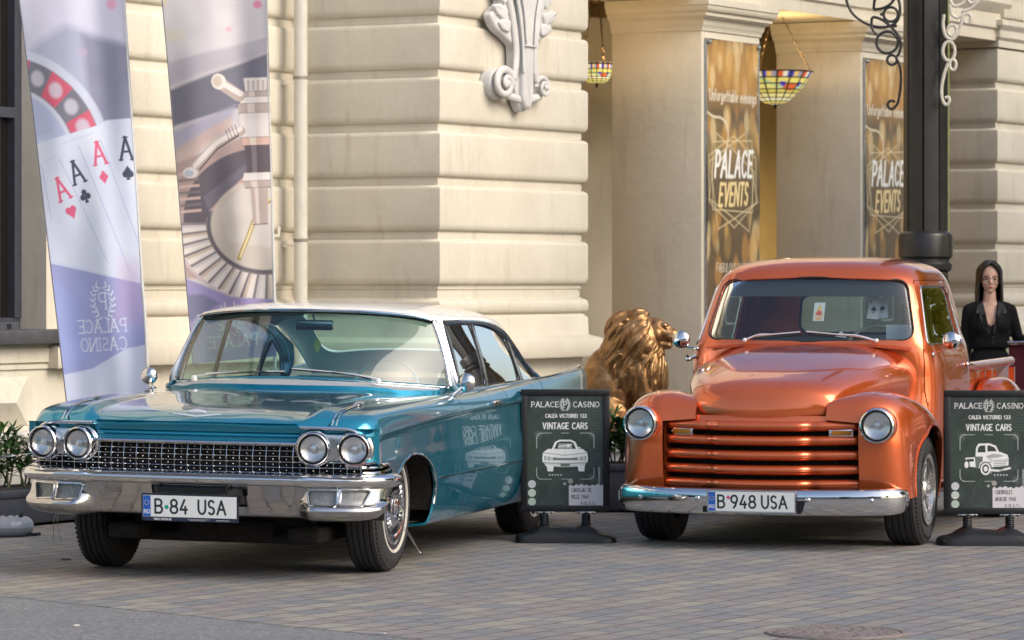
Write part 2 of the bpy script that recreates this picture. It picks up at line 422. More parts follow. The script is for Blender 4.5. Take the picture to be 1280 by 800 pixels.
# paving laid along the building; its front edge is cut on the slant where the asphalt road begins
d_ = np.array([.680, -.733]); p0 = np.array([-2.59, 19.44]); a_ = p0-d_*14; c_ = p0+d_*22
pv = mobj('pavement', [(*a_, 0), (*c_, 0), (40, c_[1], 0), (40, 55, 0), (-25, 55, 0), (-25, a_[1], 0)], [[0, 1, 2, 3, 4, 5]], M['pavers'], None, False); tag(pv, kind='structure')
rd = mobj('road', [(*a_, -.0015), (-40, a_[1], -.0015), (-40, -30, -.0015), (40, -30, -.0015), (40, c_[1]+.3, -.0015), (*c_, -.0015), (*(c_+[.3, .3]), -.0015), (*(a_+[.3, .3]), -.0015)], [[0, 1, 2, 3, 4, 5, 6, 7]], M['asphalt'], None, False); tag(rd, kind='structure')

# ============================================================ casino building
B = thing('casino_building', 'cream stucco building with banded stone piers and a pillared porch', 'building', (CN[0], CN[1], 0), UA)
def offset_path(path, d):
    P = np.asarray(path, float); n = len(P); out = []
    for i in range(n):
        ns = []
        for a, c in ((i-1, i), (i, i+1)):
            if 0 <= a and c < n:
                t = P[c]-P[a]; t /= np.linalg.norm(t); ns.append(np.array([t[1], -t[0]]))
        if len(ns) == 1: out.append(P[i]+ns[0]*d)
        else:
            m = ns[0]+ns[1]; out.append(P[i]+m*d/(1+ns[0].dot(ns[1])))
    return np.array(out)
def prof_wall(mb, path, prof, sub=None):
    """profile (d outward, z) swept along a plan path (outward = right-hand side of travel)"""
    G = []
    for d, z in prof:
        q = offset_path(path, d); G.append(np.c_[q, np.full(len(q), z)])
    G = np.array(G)                                         # (nz, np, 3)
    mb.grid(G, flip=False)
def rustic(z0, z1, first, pitch=.405, gd=.042, gh=.058, r=.052):
    """banded stonework: blocks with rounded edges between horizontal channels"""
    pr = [(-gd, z0)]; z = first
    while z < z1:
        t = min(z+pitch-gh, z1)
        for k in range(7):
            a = PI/2*k/6; pr.append((-gd+gd*math.sin(a), z+r*1.15*(1-math.cos(a))))
        for k in range(7):
            a = PI/2*k/6; pr.append((-gd+gd*math.cos(a), t-r*.7*(1-math.sin(a))))
        pr.append((-gd, t+.001)); pr.append((-gd+.004, t+gh*.45)); pr.append((-gd, t+gh-.001)); z += pitch
    return pr
base_prof = [(-.035, .0), (-.035, .99), (.085, .99), (.092, 1.0), (.092, 1.125), (.075, 1.14), (.008, 1.165), (.004, 1.17), (.0, 1.30), (-.035, 1.335)]
base_prof += [(-.03+.035*math.sin(a)*1.0, 1.395-.055*math.cos(a)) for a in np.linspace(0, PI, 9)]
base_prof += [(-.035, 1.455), (-.05, 1.465), (-.05, 1.50), (-.052, 1.525)]
TOP = 4.0
first = 1.56
# right-hand travel with outward on the right: walk the facade from right to left of local x? outward is -y, so walk +x
def wallpart(name, path, z1=6.5, mat='plaster', base=True):
    mb = MB(); pr = (base_prof if base else [])+rustic(1.53, z1, first)
    prof_wall(mb, path, pr); return mb.build(name, M[mat], B, sharp=50)
wallpart('facade_wall', [(-3.12, 1.6), (-3.12, 1.27), (0.1, 1.27)])
wallpart('pier', [(0, 1.45), (0, 0), (2.37, 0), (2.37, 1.3)])
wallpart('pier', [(11.14, 1.45), (11.14, 0), (13.6, 0), (13.6, 1.3)])
wallpart('facade_wall', [(13.5, 1.27), (24, 1.27)])
# window bay on the left
mb = MB(); mb.bb(-3.25, -3.10, 1.25, 1.6, 1.24, 6.5); mb.bb(-12, -4.9, 1.27, 1.6, 1.24, 6.5); mb.bb(-5, -3.2, 1.27, 1.6, 4.9, 6.5)
mb.bb(-12, -3.08, 1.28, 1.6, 0, 1.17)
mb.bb(-12, -3.05, 1.255, 1.30, 1.035, 1.13); mb.bb(-12, -3.05, 1.262, 1.30, .99, 1.02)
mb.build('window_surround', M['plaster'], B, smooth=False)
mb = MB(); mb.bb(-5.1, -3.02, 1.14, 1.52, 1.165, 1.262, bev=.012); mb.build('window_sill', M['slate'], B)
win = MB(); win.bb(-4.9, -3.25, 1.47, 1.56, 1.262, 1.34); win.bb(-3.33, -3.25, 1.46, 1.56, 1.34, 4.9); win.bb(-4.9, -4.82, 1.46, 1.56, 1.34, 4.9)
win.bb(-4.12, -4.05, 1.455, 1.55, 1.34, 4.9); win.bb(-4.82, -3.33, 1.457, 1.55, 2.72, 2.79); win.bb(-3.56, -3.52, 1.475, 1.55, 1.34, 4.9)
wf = win.build('window', M['winframe'], B, smooth=False)
mobj('pane', [(-4.85, 1.52, 1.3), (-3.3, 1.52, 1.3), (-3.3, 1.52, 4.9), (-4.85, 1.52, 4.9)], [[0, 1, 2, 3]], NB('window_pane').set(Base_Color=(.012, .010, .009), Roughness=.06, Coat_Weight=1.0).m, wf, False)
mb = MB(); mb.bb(-4.6, -3.36, 1.40, 1.46, 1.255, 1.31); mb.bb(-3.50, -3.47, 1.36, 1.40, 1.215, 1.30); mb.build('sill_flashing', varied('grey_metal', (.16, .17, .19), .4, .2, 20, .6), B)
# panel with a diamond-pointed stone and a pale plinth course under the window
mb = MB(); V = [(-4.62, 1.28, .60), (-3.42, 1.28, .60), (-3.42, 1.28, .94), (-4.62, 1.28, .94), (-4.3, 1.16, .77), (-3.72, 1.16, .77)]
mb.add(V, [[0, 1, 5, 4], [1, 2, 5], [2, 3, 4, 5], [3, 0, 4]]); mb.build('diamond_stone', M['plaster'], B, smooth=False)
mb = MB(); mb.bb(-12, -.03, 1.10, 1.28, 0, .50); mb.bb(-12, -.03, 1.06, 1.28, .50, .57, bev=.015); mb.build('plinth', M['plinth'], B)
# pillars
def pillar(x0, x1):
    mb = MB(); mb.bb(x0, x1, 0, .86, 0, 4.0, bev=.008); p = mb.build('pillar', M['plaster_grey'], B)
    path = [(x0, .86), (x0, 0), (x1, 0), (x1, .86)]
    pr = [(.0, 3.715), (.012, 3.72), (.014, 3.745), (.022, 3.76), (.03, 3.775)]+[(.03+.035*(1-math.cos(a)), 3.775+.05*math.sin(a)) for a in np.linspace(.2, PI/2, 6)]
    pr += [(.07, 3.835), (.085, 3.84), (.085, 3.865)]+[(.085+.035*math.sin(a), 3.87+.055*(1-math.cos(a))) for a in np.linspace(0, PI/2, 6)]+[(.13, 3.93), (.13, 3.985), (.0, 3.99)]
    c = MB(); prof_wall(c, path, pr)
    c.build('capital', M['plaster_grey'], p, sharp=30); return p
pillar(4.43, 5.58); pillar(7.76, 8.91)
# beam over the porch, ceiling, back wall, floor
mb = MB(); path = [(2.3, 1.0), (2.3, 0.01), (11.2, 0.01), (11.2, 1.0)]
mb.bb(2.3, 11.2, .03, .9, 3.992, 6.5)
prof_wall(mb, [(2.2, .03), (11.3, .03)], [(0, 3.992), (.03, 3.994), (.03, 4.10), (.055, 4.12), (.055, 4.26), (.09, 4.30), (.13, 4.36), (.13, 4.45), (0, 4.5)])
mb.build('porch_beam', M['plaster_grey'], B, sharp=30)
mb = MB(); mb.bb(2.0, 14.0, .9, 2.5, 4.12, 4.2); 
for k in range(5): mb.bb(2.4+k*1.9, 2.6+k*1.9, .9, 2.19, 4.0, 4.119)
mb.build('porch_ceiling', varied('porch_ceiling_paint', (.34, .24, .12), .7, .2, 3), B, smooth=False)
mb = MB(); mb.bb(1.8, 14.0, 2.2, 2.4, 0, 4.15); mb.build('porch_wall', M['ochre'], B, smooth=False)
mb = MB(); mb.bb(5.5, 6.68, 2.0, 2.2, 0, 4.12, bev=.01); mb.build('pilaster', M['plaster_grey'], B)
mb = MB(); mb.bb(1.9, 2.36, 1.3, 2.2, 0, 4.15); mb.build('porch_side_wall', M['plaster'], B, smooth=False); mb = MB(); mb.bb(13.62, 14.0, 1.3, 2.2, 0, 4.15); mb.build('porch_side_wall', M['plaster'], B, smooth=False)
# right cornice with leaves, above the far pier
mb = MB(); path = [(11.14, 1.45), (11.14, 0), (13.6, 0), (13.6, 1.3)]
prof_wall(mb, path, [(0, 3.93), (.02, 3.935), (.02, 4.0), (.05, 4.03), (.05, 4.10), (.09, 4.15), (.09, 4.20), (.02, 4.22), (.02, 4.5), (.16, 4.6), (.16, 4.75), (0, 4.8)])
for k in range(26):                        # a row of upright leaves
    x = 11.2+k*.095
    q = rpoly([(-.04, 0), (.04, 0), (.05, .13), (0, .24), (-.05, .13)], .03); mb.prism(q, .05, Mx((x, -.02, 4.22), rx=PI/2), bev=.015)
for k in range(14):
    y = .05+k*.095; q = rpoly([(-.04, 0), (.04, 0), (.05, .13), (0, .24), (-.05, .13)], .03); mb.prism(q, .05, Mx((11.12, y, 4.22), rx=PI/2, rz=-PI/2), bev=.015)
mb.build('cornice', M['plaster'], B, sharp=35)
# everything above the porch: upper floor wall so that nothing floats
mb = MB(); mb.bb(-12, 24, .95, 1.6, 6.5, 7.6); mb.bb(-12, 24, 2.5, 12, 4.2, 7.6); mb.bb(0, 14, .0, 1.0, 6.5, 7.2); mb.build('upper_wall', M['plaster'], B, smooth=False)
# ============================================================ drawing flat artwork (prints, posters, plates) into the mesh colour of a finely divided sheet
class Art:
    def __init__(s, w, h, res, bg):
        s.w, s.h = w, h; s.nx, s.ny = int(w/res)+1, int(h/res)+1; s.res = res
        X, Y = np.meshgrid(np.linspace(0, w, s.nx), np.linspace(0, h, s.ny), indexing='ij'); s.X, s.Y = X, Y
        s.C = np.ones((s.nx, s.ny, 3))*np.array(bg, float)
    def _box(s, x0, x1, y0, y1):
        i0, i1 = max(0, int((x0)/s.w*(s.nx-1))-2), min(s.nx, int(x1/s.w*(s.nx-1))+3); j0, j1 = max(0, int(y0/s.h*(s.ny-1))-2), min(s.ny, int(y1/s.h*(s.ny-1))+3)
        return slice(i0, max(i0, i1)), slice(j0, max(j0, j1))
    def put(s, sl, a, col, alpha=1):
        a = np.clip(a, 0, 1)[..., None]*alpha; s.C[sl] = s.C[sl]*(1-a)+np.array(col)*a
    def seg(s, pts, wd, col, closed=False, alpha=1):
        P = np.asarray(pts, float)
        if closed: P = np.concatenate([P, P[:1]])
        pad = wd+s.res*2; sl = s._box(P[:, 0].min()-pad, P[:, 0].max()+pad, P[:, 1].min()-pad, P[:, 1].max()+pad)
        X, Y = s.X[sl], s.Y[sl]
        if X.size == 0: return
        D = np.full(X.shape, 1e9)
        for a, b in zip(P[:-1], P[1:]):
            ab = b-a; L = ab.dot(ab)+1e-15; t = np.clip(((X-a[0])*ab[0]+(Y-a[1])*ab[1])/L, 0, 1); D = np.minimum(D, np.hypot(X-a[0]-t*ab[0], Y-a[1]-t*ab[1]))
        s.put(sl, (wd/2-D)/s.res+.5, col, alpha)
    def poly(s, pts, col, alpha=1, soft=1):
        P = np.asarray(pts, float); pad = s.res*(soft+1); sl = s._box(P[:, 0].min()-pad, P[:, 0].max()+pad, P[:, 1].min()-pad, P[:, 1].max()+pad)
        X = s.X[sl]
        if X.size == 0: return
        sd, _ = sdpoly(np.c_[X.ravel(), s.Y[sl].ravel()], P); s.put(sl, -sd.reshape(X.shape)/(s.res*soft)+.5, col, alpha)
    def disc(s, c, r, col, alpha=1, soft=1, ry=None, r0=0):
        ry = ry or r; pad = s.res*(soft+1)+s.res; sl = s._box(c[0]-r-pad, c[0]+r+pad, c[1]-ry-pad, c[1]+ry+pad); X, Y = s.X[sl], s.Y[sl]
        d = (np.hypot((X-c[0])/r, (Y-c[1])/ry)-1)*min(r, ry); a = -d/(s.res*soft)+.5
        if r0: a = np.minimum(a, (np.hypot(X-c[0], Y-c[1])-r0)/s.res+.5)
        s.put(sl, a, col, alpha)
    def rect(s, x0, x1, y0, y1, col, alpha=1): s.poly([(x0, y0), (x1, y0), (x1, y1), (x0, y1)], col, alpha)
    def noise(s, amp, cell, seed=0):
        r = np.random.default_rng(seed); nx, ny = int(s.w/cell)+3, int(s.h/cell)+3; g = r.random((nx, ny)); u = s.X/cell; v = s.Y/cell; i, j = u.astype(int), v.astype(int); fu, fv = u-i, v-j; fu = fu*fu*(3-2*fu); fv = fv*fv*(3-2*fv)
        n = g[i, j]*(1-fu)*(1-fv)+g[i+1, j]*fu*(1-fv)+g[i, j+1]*(1-fu)*fv+g[i+1, j+1]*fu*fv
        s.C *= 1+amp*(2*n[..., None]-1); return n
    def text(s, txt, x, y, h, col, wd=.13, style='sans', sx=1.0, shear=0, center=True, alpha=1, rot=0, gap=.24, jig=0):
        """letters of height h; y is the baseline"""
        adv = []; tot = 0
        for ch in txt:
            w_ = LW.get(ch, .62)*sx if ch != ' ' else .38*sx; adv.append(tot); tot += w_+gap
        tot -= gap; x0 = x-(tot*h/2 if center else 0); k = 0; cr, sr = math.cos(rot), math.sin(rot)
        for ch, a in zip(txt, adv):
            w_ = LW.get(ch, .62)*sx; k += 1; jy = jig*((k*7919 % 13)/13-.5)
            for st in LET.get(ch, []):
                P = np.array(st, float)
                P = np.c_[(P[:, 0]*w_+a)+shear*P[:, 1], P[:, 1]+jy]*h
                px = x0-x+P[:, 0]; py = P[:, 1]; Q = np.c_[x+px*cr-py*sr, y+px*sr+py*cr]
                ww = wd*h
                if style == 'serif' and len(P) == 2 and P[0][1] != P[-1][1] and P[0][0] < P[-1][0]-1e-6 and ch in 'AVNMW': ww *= 1.35
                s.seg(Q, ww, col, alpha=alpha)
                if style == 'serif':
                    for q in (st[0], st[-1]):
                        if q[1] in (0, 1) and ch not in 'OSCG0368&': 
                            e = np.array([[(q[0]*w_+a)-.11, q[1]], [(q[0]*w_+a)+.11, q[1]]])*h; e = np.c_[x+(x0-x+e[:, 0])*cr-e[:, 1]*sr, y+(x0-x+e[:, 0])*sr+e[:, 1]*cr]; s.seg(e, .05*h+s.res*.3, col, alpha=alpha)
    def sheet(s, name, mat, parent, fn, flip=False, thick=0):
        """fn(X,Y)->(nx,ny,3) positions"""
        P = fn(s.X, s.Y); F = grid_faces(s.nx, s.ny)
        if flip: F = [f[::-1] for f in F]
        return mobj(name, P.reshape(-1, 3), F, mat, parent, True, 180, cols=s.C.reshape(-1, 3))
def arc(cx, cy, rx, ry, a0, a1, n=12): return [(cx+rx*math.cos(R(a0+(a1-a0)*k/n)), cy+ry*math.sin(R(a0+(a1-a0)*k/n))) for k in range(n+1)]
LET = {
 'A': [[(0, 0), (.5, 1)], [(.5, 1), (1, 0)], [(.19, .36), (.81, .36)]],
 'B': [[(0, 0), (0, 1)], [(0, 1), (.5, 1)]+arc(.5, .76, .42, .24, 90, -90)+[(0, .52)], [(0, .52), (.55, .52)]+arc(.55, .26, .45, .26, 90, -90)+[(0, 0)]],
 'C': [arc(.55, .5, .55, .5, 48, 312, 18)], 'D': [[(0, 0), (0, 1)], [(0, 1), (.4, 1)]+arc(.4, .5, .6, .5, 90, -90, 14)+[(0, 0)]],
 'E': [[(0, 0), (0, 1)], [(0, 1), (1, 1)], [(0, .52), (.8, .52)], [(0, 0), (1, 0)]], 'F': [[(0, 0), (0, 1)], [(0, 1), (1, 1)], [(0, .52), (.8, .52)]],
 'G': [arc(.55, .5, .55, .5, 48, 350, 18)+[(.6, .42)]], 'H': [[(0, 0), (0, 1)], [(1, 0), (1, 1)], [(0, .5), (1, .5)]], 'I': [[(.5, 0), (.5, 1)]],
 'L': [[(0, 1), (0, 0)], [(0, 0), (1, 0)]], 'N': [[(0, 0), (0, 1)], [(0, 1), (1, 0)], [(1, 0), (1, 1)]], 'O': [arc(.5, .5, .5, .5, 0, 360, 24)],
 'P': [[(0, 0), (0, 1)], [(0, 1), (.55, 1)]+arc(.55, .73, .45, .27, 90, -90)+[(0, .46)]],
 'R': [[(0, 0), (0, 1)], [(0, 1), (.55, 1)]+arc(.55, .73, .45, .27, 90, -90)+[(0, .46)], [(.5, .46), (1, 0)]],
 'S': [arc(.5, .75, .45, .25, 35, 270, 12)+arc(.5, .25, .47, .25, 90, -145, 12)], 'T': [[(.5, 0), (.5, 1)], [(0, 1), (1, 1)]],
 'U': [[(0, 1), (0, .4)]+arc(.5, .4, .5, .4, 180, 360, 12)+[(1, 1)]], 'V': [[(0, 1), (.5, 0)], [(.5, 0), (1, 1)]], 'Y': [[(0, 1), (.5, .48)], [(1, 1), (.5, .48)], [(.5, .48), (.5, 0)]],
 'Z': [[(0, 1), (1, 1)], [(1, 1), (0, 0)], [(0, 0), (1, 0)]], 'K': [[(0, 0), (0, 1)], [(1, 1), (0, .42)], [(.3, .58), (1, 0)]], 'M': [[(0, 0), (0, 1)], [(0, 1), (.5, .3)], [(.5, .3), (1, 1)], [(1, 1), (1, 0)]],
 '0': [arc(.5, .5, .5, .5, 0, 360, 24)], '1': [[(.15, .75), (.55, 1)], [(.55, 1), (.55, 0)]], '3': [arc(.45, .75, .42, .25, 140, -90, 12)+arc(.45, .25, .48, .25, 90, -145, 12)],
 '4': [[(.62, 1), (0, .28)], [(0, .28), (1, .28)], [(.75, .5), (.75, 0)]], '5': [[(.9, 1), (.15, 1)], [(.15, 1), (.1, .56)], [(.1, .56)]+arc(.45, .32, .48, .32, 100, -140, 12)],
 '6': [arc(.5, .3, .48, .3, 0, 360, 18), [(.04, .35), (.35, .85), (.6, 1)]], '7': [[(0, 1), (1, 1)], [(1, 1), (.35, 0)]],
 '8': [arc(.5, .75, .42, .25, 0, 360, 18), arc(.5, .26, .5, .26, 0, 360, 18)], '9': [arc(.5, .70, .48, .30, 0, 360, 18), [(.96, .65), (.65, .15), (.4, 0)]],
 '.': [[(.3, 0), (.35, .03)]], ',': [[(.3, .05), (.2, -.12)]], '-': [[(0, .45), (1, .45)]], '*': [[(.5, .2), (.5, .21)]], '/': [[(0, 0), (1, 1)]], "'": [[(.5, 1), (.45, .8)]],
 'a': [arc(.45, .3, .42, .3, 0, 360, 14), [(.9, .6), (.9, 0)]], 'b': [arc(.5, .3, .45, .3, 0, 360, 14), [(.05, 1), (.05, 0)]], 'e': [[(.05, .32), (.92, .32)]+arc(.5, .3, .43, .3, 5, 310, 14)],
 'f': [[(.3, 0), (.3, .8), (.55, 1), (.9, .95)], [(0, .58), (.8, .58)]], 'g': [arc(.45, .3, .42, .3, 0, 360, 14), [(.88, .6), (.88, -.15), (.5, -.32), (.05, -.22)]],
 'i': [[(.5, 0), (.5, .6)], [(.5, .8), (.5, .83)]], 'l': [[(.5, 0), (.5, 1)]], 'n': [[(.05, 0), (.05, .6)], [(.05, .4)]+arc(.5, .38, .42, .22, 150, 0, 8)+[(.92, 0)]],
 'o': [arc(.5, .3, .45, .3, 0, 360, 14)], 'r': [[(.15, 0), (.15, .6)], [(.15, .38), (.45, .58), (.85, .58)]], 's': [arc(.5, .45, .38, .15, 30, 270, 8)+arc(.5, .15, .4, .15, 90, -150, 8)],
 't': [[(.45, .95), (.45, .1), (.85, 0)], [(.05, .6), (.85, .6)]], 'v': [[(.05, .6), (.5, 0)], [(.5, 0), (.95, .6)]]}
LW = {'I': .22, '1': .45, 'L': .52, 'E': .52, 'F': .5, 'M': .8, 'O': .72, 'C': .66, 'G': .7, 'A': .72, 'N': .68, 'S': .52, 'P': .52, '.': .2, "'": .15, ',': .2, 'i': .12, 'l': .12, 'f': .34, 't': .36, 'r': .38, 'a': .46, 'b': .48, 'e': .46, 'g': .46, 'n': .46, 'o': .48, 's': .40, 'v': .48, '4': .58, '*': .3}
def laurel(A, cx, cy, r, col, alpha=1, k=1.0):
    """wreath with a P inside"""
    for s in (-1, 1):
        for i, a in enumerate(np.linspace(-60, 58, 7)):
            px, py = cx+s*r*.86*math.cos(R(a))*.82, cy+r*.95*math.sin(R(a)); t = R(a)+PI/2
            dx, dy = math.cos(t)*s, math.sin(t)
            for o, w_ in ((.85, .11), (-.80, .09)):
                ux, uy = dx*math.cos(o)-dy*math.sin(o)*1, dy*math.cos(o)+dx*math.sin(o)
                A.seg([(px, py), (px+ux*r*.27, py+uy*r*.27)], r*w_*1.25*k, col, alpha=alpha)
        A.seg([(cx+s*r*.1, cy-r*.93), (cx+s*r*.38, cy-r*1.06)], r*.10*k, col, alpha=alpha)
    A.text('P', cx, cy-r*.46, r*.92, col, .15*k, 'serif', alpha=alpha)
M['art_plate'] = artmat('plate_face', .35); M['art_print'] = artmat('printed_board', .4, Coat_Weight=.25, Coat_Roughness=.05, Specular_IOR_Level=.3)
def number_plate(parent, loc, txt, dot, frame, rz=0, strip=False, holder=None):
    e = bpy.data.objects.new('number_plate', None); COL.objects.link(e); e.parent = parent; e.location = loc; e.rotation_euler = (R(4), 0, rz)
    A = Art(.52, .112, .0016, (.72, .74, .73)); A.rect(0, .043, 0, .12, (.012, .10, .45))
    for k in range(12): A.disc((.0215+.0125*math.cos(k*PI/6), .075+.0125*math.sin(k*PI/6)), .0018, (.75, .62, .08))
    A.text('RO', .0215, .016, .020, (.8, .8, .8), .17)
    dk = (.012, .02, .025); lay = txt
    for t, x in lay: A.text(t, x, .020, .072, dk, .165, gap=.24, sx=.86)
    A.disc((dot[0], dot[1]), .0115, dot[2]); A.sheet('plate_face', M['art_plate'], e, lambda X, Y: np.stack([X-.26, X*0-.006, Y-.056], -1))
    l = MB(); l.bb(-.262, .262, -.005, .003, -.058, .058, bev=.002); l.build('plate_body', simple('plate_rim', (.6, .61, .6), .4), e)
    l = MB(); t_ = .010; q = frame
    l.bb(-.270, .270, -.004, .008, .0575, .0575+t_, bev=.003); l.bb(-.270, .270, -.004, .008, -.0575-t_*(2.2 if strip else 1), -.0575, bev=.003); l.bb(-.270, -.2615, -.004, .008, -.0575, .0575); l.bb(.2615, .270, -.004, .008, -.0575, .0575)
    l.build('plate_holder', q, e)
    if strip:
        A = Art(.50, .018, .0012, (.02, .03, .06))
        A.text('TRANS EXPEDITION SRL', .10, .005, .009, (.75, .75, .75), .2, sx=.75, gap=.15); A.seg([(.24, .012), (.36, .012)], .002, (.5, .5, .5)); A.seg([(.25, .006), (.34, .006)], .002, (.5, .5, .5)); A.seg([(.40, .009), (.47, .009)], .0035, (.5, .5, .5))
        A.sheet('holder_text', M['art_plate'], e, lambda X, Y: np.stack([X-.25, X*0-.0052, Y-.0785], -1))
    return e
# ============================================================ shared vehicle pieces
def make_wheel(name, parent, loc, side, Rt, wt, Rr, style):
    """side +1: outer face towards +x. tyre radius Rt, width wt, rim radius Rr"""
    e = bpy.data.objects.new(name, None); COL.objects.link(e); e.parent = parent; e.location = loc
    if side < 0: e.rotation_euler = (0, 0, PI)
    h = wt/2; T = MB(); pr = [(Rr-.012, -h*.80), (Rr+.01, -h*.88), (Rr+(Rt-Rr)*.45, -h), (Rt-.045, -h*.93), (Rt-.018, -h*.80), (Rt-.006, -h*.70)]
    for k in range(5):
        c = -h*.62+k*h*.31; pr += [(Rt-.002 if k in (1, 2, 3) else Rt-.004, c-.010), (Rt-.002, c+h*.31-.022), (Rt-.011, c+h*.31-.019), (Rt-.011, c+h*.31-.013)] if k < 4 else [(Rt-.004, c-.010)]
    pr += [(Rt-.006, h*.70), (Rt-.018, h*.80), (Rt-.045, h*.93), (Rr+(Rt-Rr)*.62, h*.985), (Rr+(Rt-Rr)*.45, h), (Rr+.01, h*.88), (Rr-.012, h*.80)]
    T.lathe(pr, 72, axis='x', caps=False)
    # small tread blocks along both shoulders
    for k in range(72):
        a = 2*PI*(k+.5)/72
        for s_ in (-1, 1):
            T.box((s_*h*.79, 0, Rt-.0245), (h*.20, .013, .016), Mx(rx=a)@Mx(ry=-s_*.0))
    T.build('tyre', M['rubber'], e, sharp=30)
    if style == 'cad':
        W = MB(); W.lathe([(Rr+.032, h*.935), (Rr+.035, h*.985+.003), (Rr+.047, h*.995+.003), (Rr+.050, h*.99)], 72, axis='x', caps=False); W.build('whitewall_band', M['whitewall'], e)
        d = MB(); pr = [(Rr+.004, h*.80), (Rr+.004, h*.93), (Rr-.012, h*.99), (Rr-.03, h*.96), (Rr-.045, h*.86), (Rr-.07, h*.90), (Rr-.09, h*.97), (.075, h*1.02), (.072, h*.90), (.05, h*.92), (.048, h*1.08), (.035, h*1.16), (.0005, h*1.19)]
        d.lathe(pr, 64, axis='x', caps=False); hc = d.build('hubcap', M['chrome'], e, sharp=28)
        f = MB()
        for k in range(30):
            a = 2*PI*k/30; f.box((h*.955, 0, Rr-.075), (.012, .007, .042), Mx(rx=a))
        f.build('hubcap_fin', M['chrome'], hc)
        f = MB(); f.lathe([(Rr-.052, h*.80), (Rr-.05, h*.905), (Rr-.062, h*.905), (Rr-.064, h*.8)], 48, axis='x', caps=False); f.build('hubcap_groove', M['gasket'], hc)
    else:
        d = MB(); al = M['alloy']
        d.lathe([(Rr-.02, -h*.8), (Rr-.02, h*.2), (Rr-.012, h*.80), (Rr+.008, h*.93), (Rr+.010, h*.99), (Rr-.004, h*1.0), (Rr-.016, h*.93), (Rr-.026, h*.55), (Rr-.03, h*.2), (Rr-.03, -h*.8)], 64, axis='x', caps=False)
        rim = d.build('rim', al, e, sharp=30)
        d = MB()
        for k in range(5):
            a = 2*PI*k/5+.35
            q = rpoly([(-.034, .045), (.034, .045), (.052, Rr-.015), (-.052, Rr-.015)], .01)
            d.prism([(p[0], p[1]) for p in q], .035, Mx(rx=a)@Mx((h*.42, 0, 0))@Matrix(((0, 0, 1, 0), (1, 0, 0, 0), (0, 1, 0, 0), (0, 0, 0, 1))), bev=.010)
        d.lathe([(.062, h*.35), (.062, h*.82), (.050, h*.92), (.03, h*.95), (.028, h*1.1), (.0005, h*1.12)], 32, axis='x', caps=False)
        d.build('spoke', al, rim, sharp=30)
        d = MB()
        for k in range(5):
            a = 2*PI*k/5; d.lathe([(.0095, h*.6), (.0095, h*.98), (.004, h*1.02), (.0003, h*1.02)], 10, Mx((0, .043*math.sin(a), .043*math.cos(a))), axis='x', caps=False)
        d.build('lug_nut', M['chrome'], rim)
    d = MB(); d.lathe([(Rr-.01, -h*.3), (.02, -h*.3), (.0005, -h*.3)], 32, axis='x', caps=False); d.lathe([(Rr-.012, -h*.8), (Rr-.012, h*.1)], 32, axis='x', caps=False); d.build('brake_drum', M['rust'], e)
    return e
M['alloy'] = varied('cast_alloy', (.62, .61, .59), .25, .12, 20, .9)
def lamp_unit(name, parent, c, r, rz=0, ring=.022, tilt=0, ringmat='chrome', depth=.03):
    """round sealed-beam headlight looking along -y"""
    e = bpy.data.objects.new(name, None); COL.objects.link(e); e.parent = parent; e.location = c; e.rotation_euler = (tilt, 0, rz)
    d = MB(); d.lathe([(r+ring, depth+.02), (r+ring, -.0), (r+ring*.8, -.014), (r+ring*.35, -.020), (r+.002, -.010), (r-.002, .006), (r-.002, .02)], 56, axis='y', caps=False); d.build('bezel', M[ringmat], e)
    d = MB(); d.lathe([(r+.0, .012), (r-.004, -.001), (r-.008, -.001), (r-.008, .012)], 48, axis='y', caps=False); d.build('rubber_ring', M['gasket'], e)
    d = MB(); d.lathe([(.0005, .030), (r*.45, .026), (r*.8, .015), (r-.004, .003)], 40, axis='y', caps=False); d.build('reflector', M['lamp_reflector'], e)
    d = MB(); d.lathe([(r-.004, .001)]+[((r-.004)*math.cos(a), -.014*math.sin(a)) for a in np.linspace(.1, PI/2-.01, 10)], 48, axis='y', caps=False)
    d.build('lens', M['lens'], e)
    d = MB(); d.lathe([(.0005, -.0), (.018, .004), (.020, .03), (.0005, .03)], 20, axis='y', caps=False); d.build('bulb_cap', M['lamp_reflector'], e)
    return e
# sealed-beam glass: clear with moulded flutes
M['parklens'] = varied('parking_lamp_glass', (.20, .21, .21), .3, .3, 30, .3)
b = NB('fluted_headlight_glass'); b.set(Base_Color=(.97, .98, .98), Roughness=.04, Transmission_Weight=.93, IOR=1.12, Metallic=0, Coat_Weight=1.0)
wv = b.n('TexWave', wave_type='BANDS', bands_direction='X'); wv.inputs['Scale'].default_value = 26; b.l(b.coord(), wv.inputs['Vector'])
wv2 = b.n('TexWave', wave_type='BANDS', bands_direction='Z'); wv2.inputs['Scale'].default_value = 6; b.l(b.coord(), wv2.inputs['Vector'])
b.bump(b.math('ADD', wv.outputs['Fac'], wv2.outputs['Fac']), .5, .006); M['lens'] = b.m

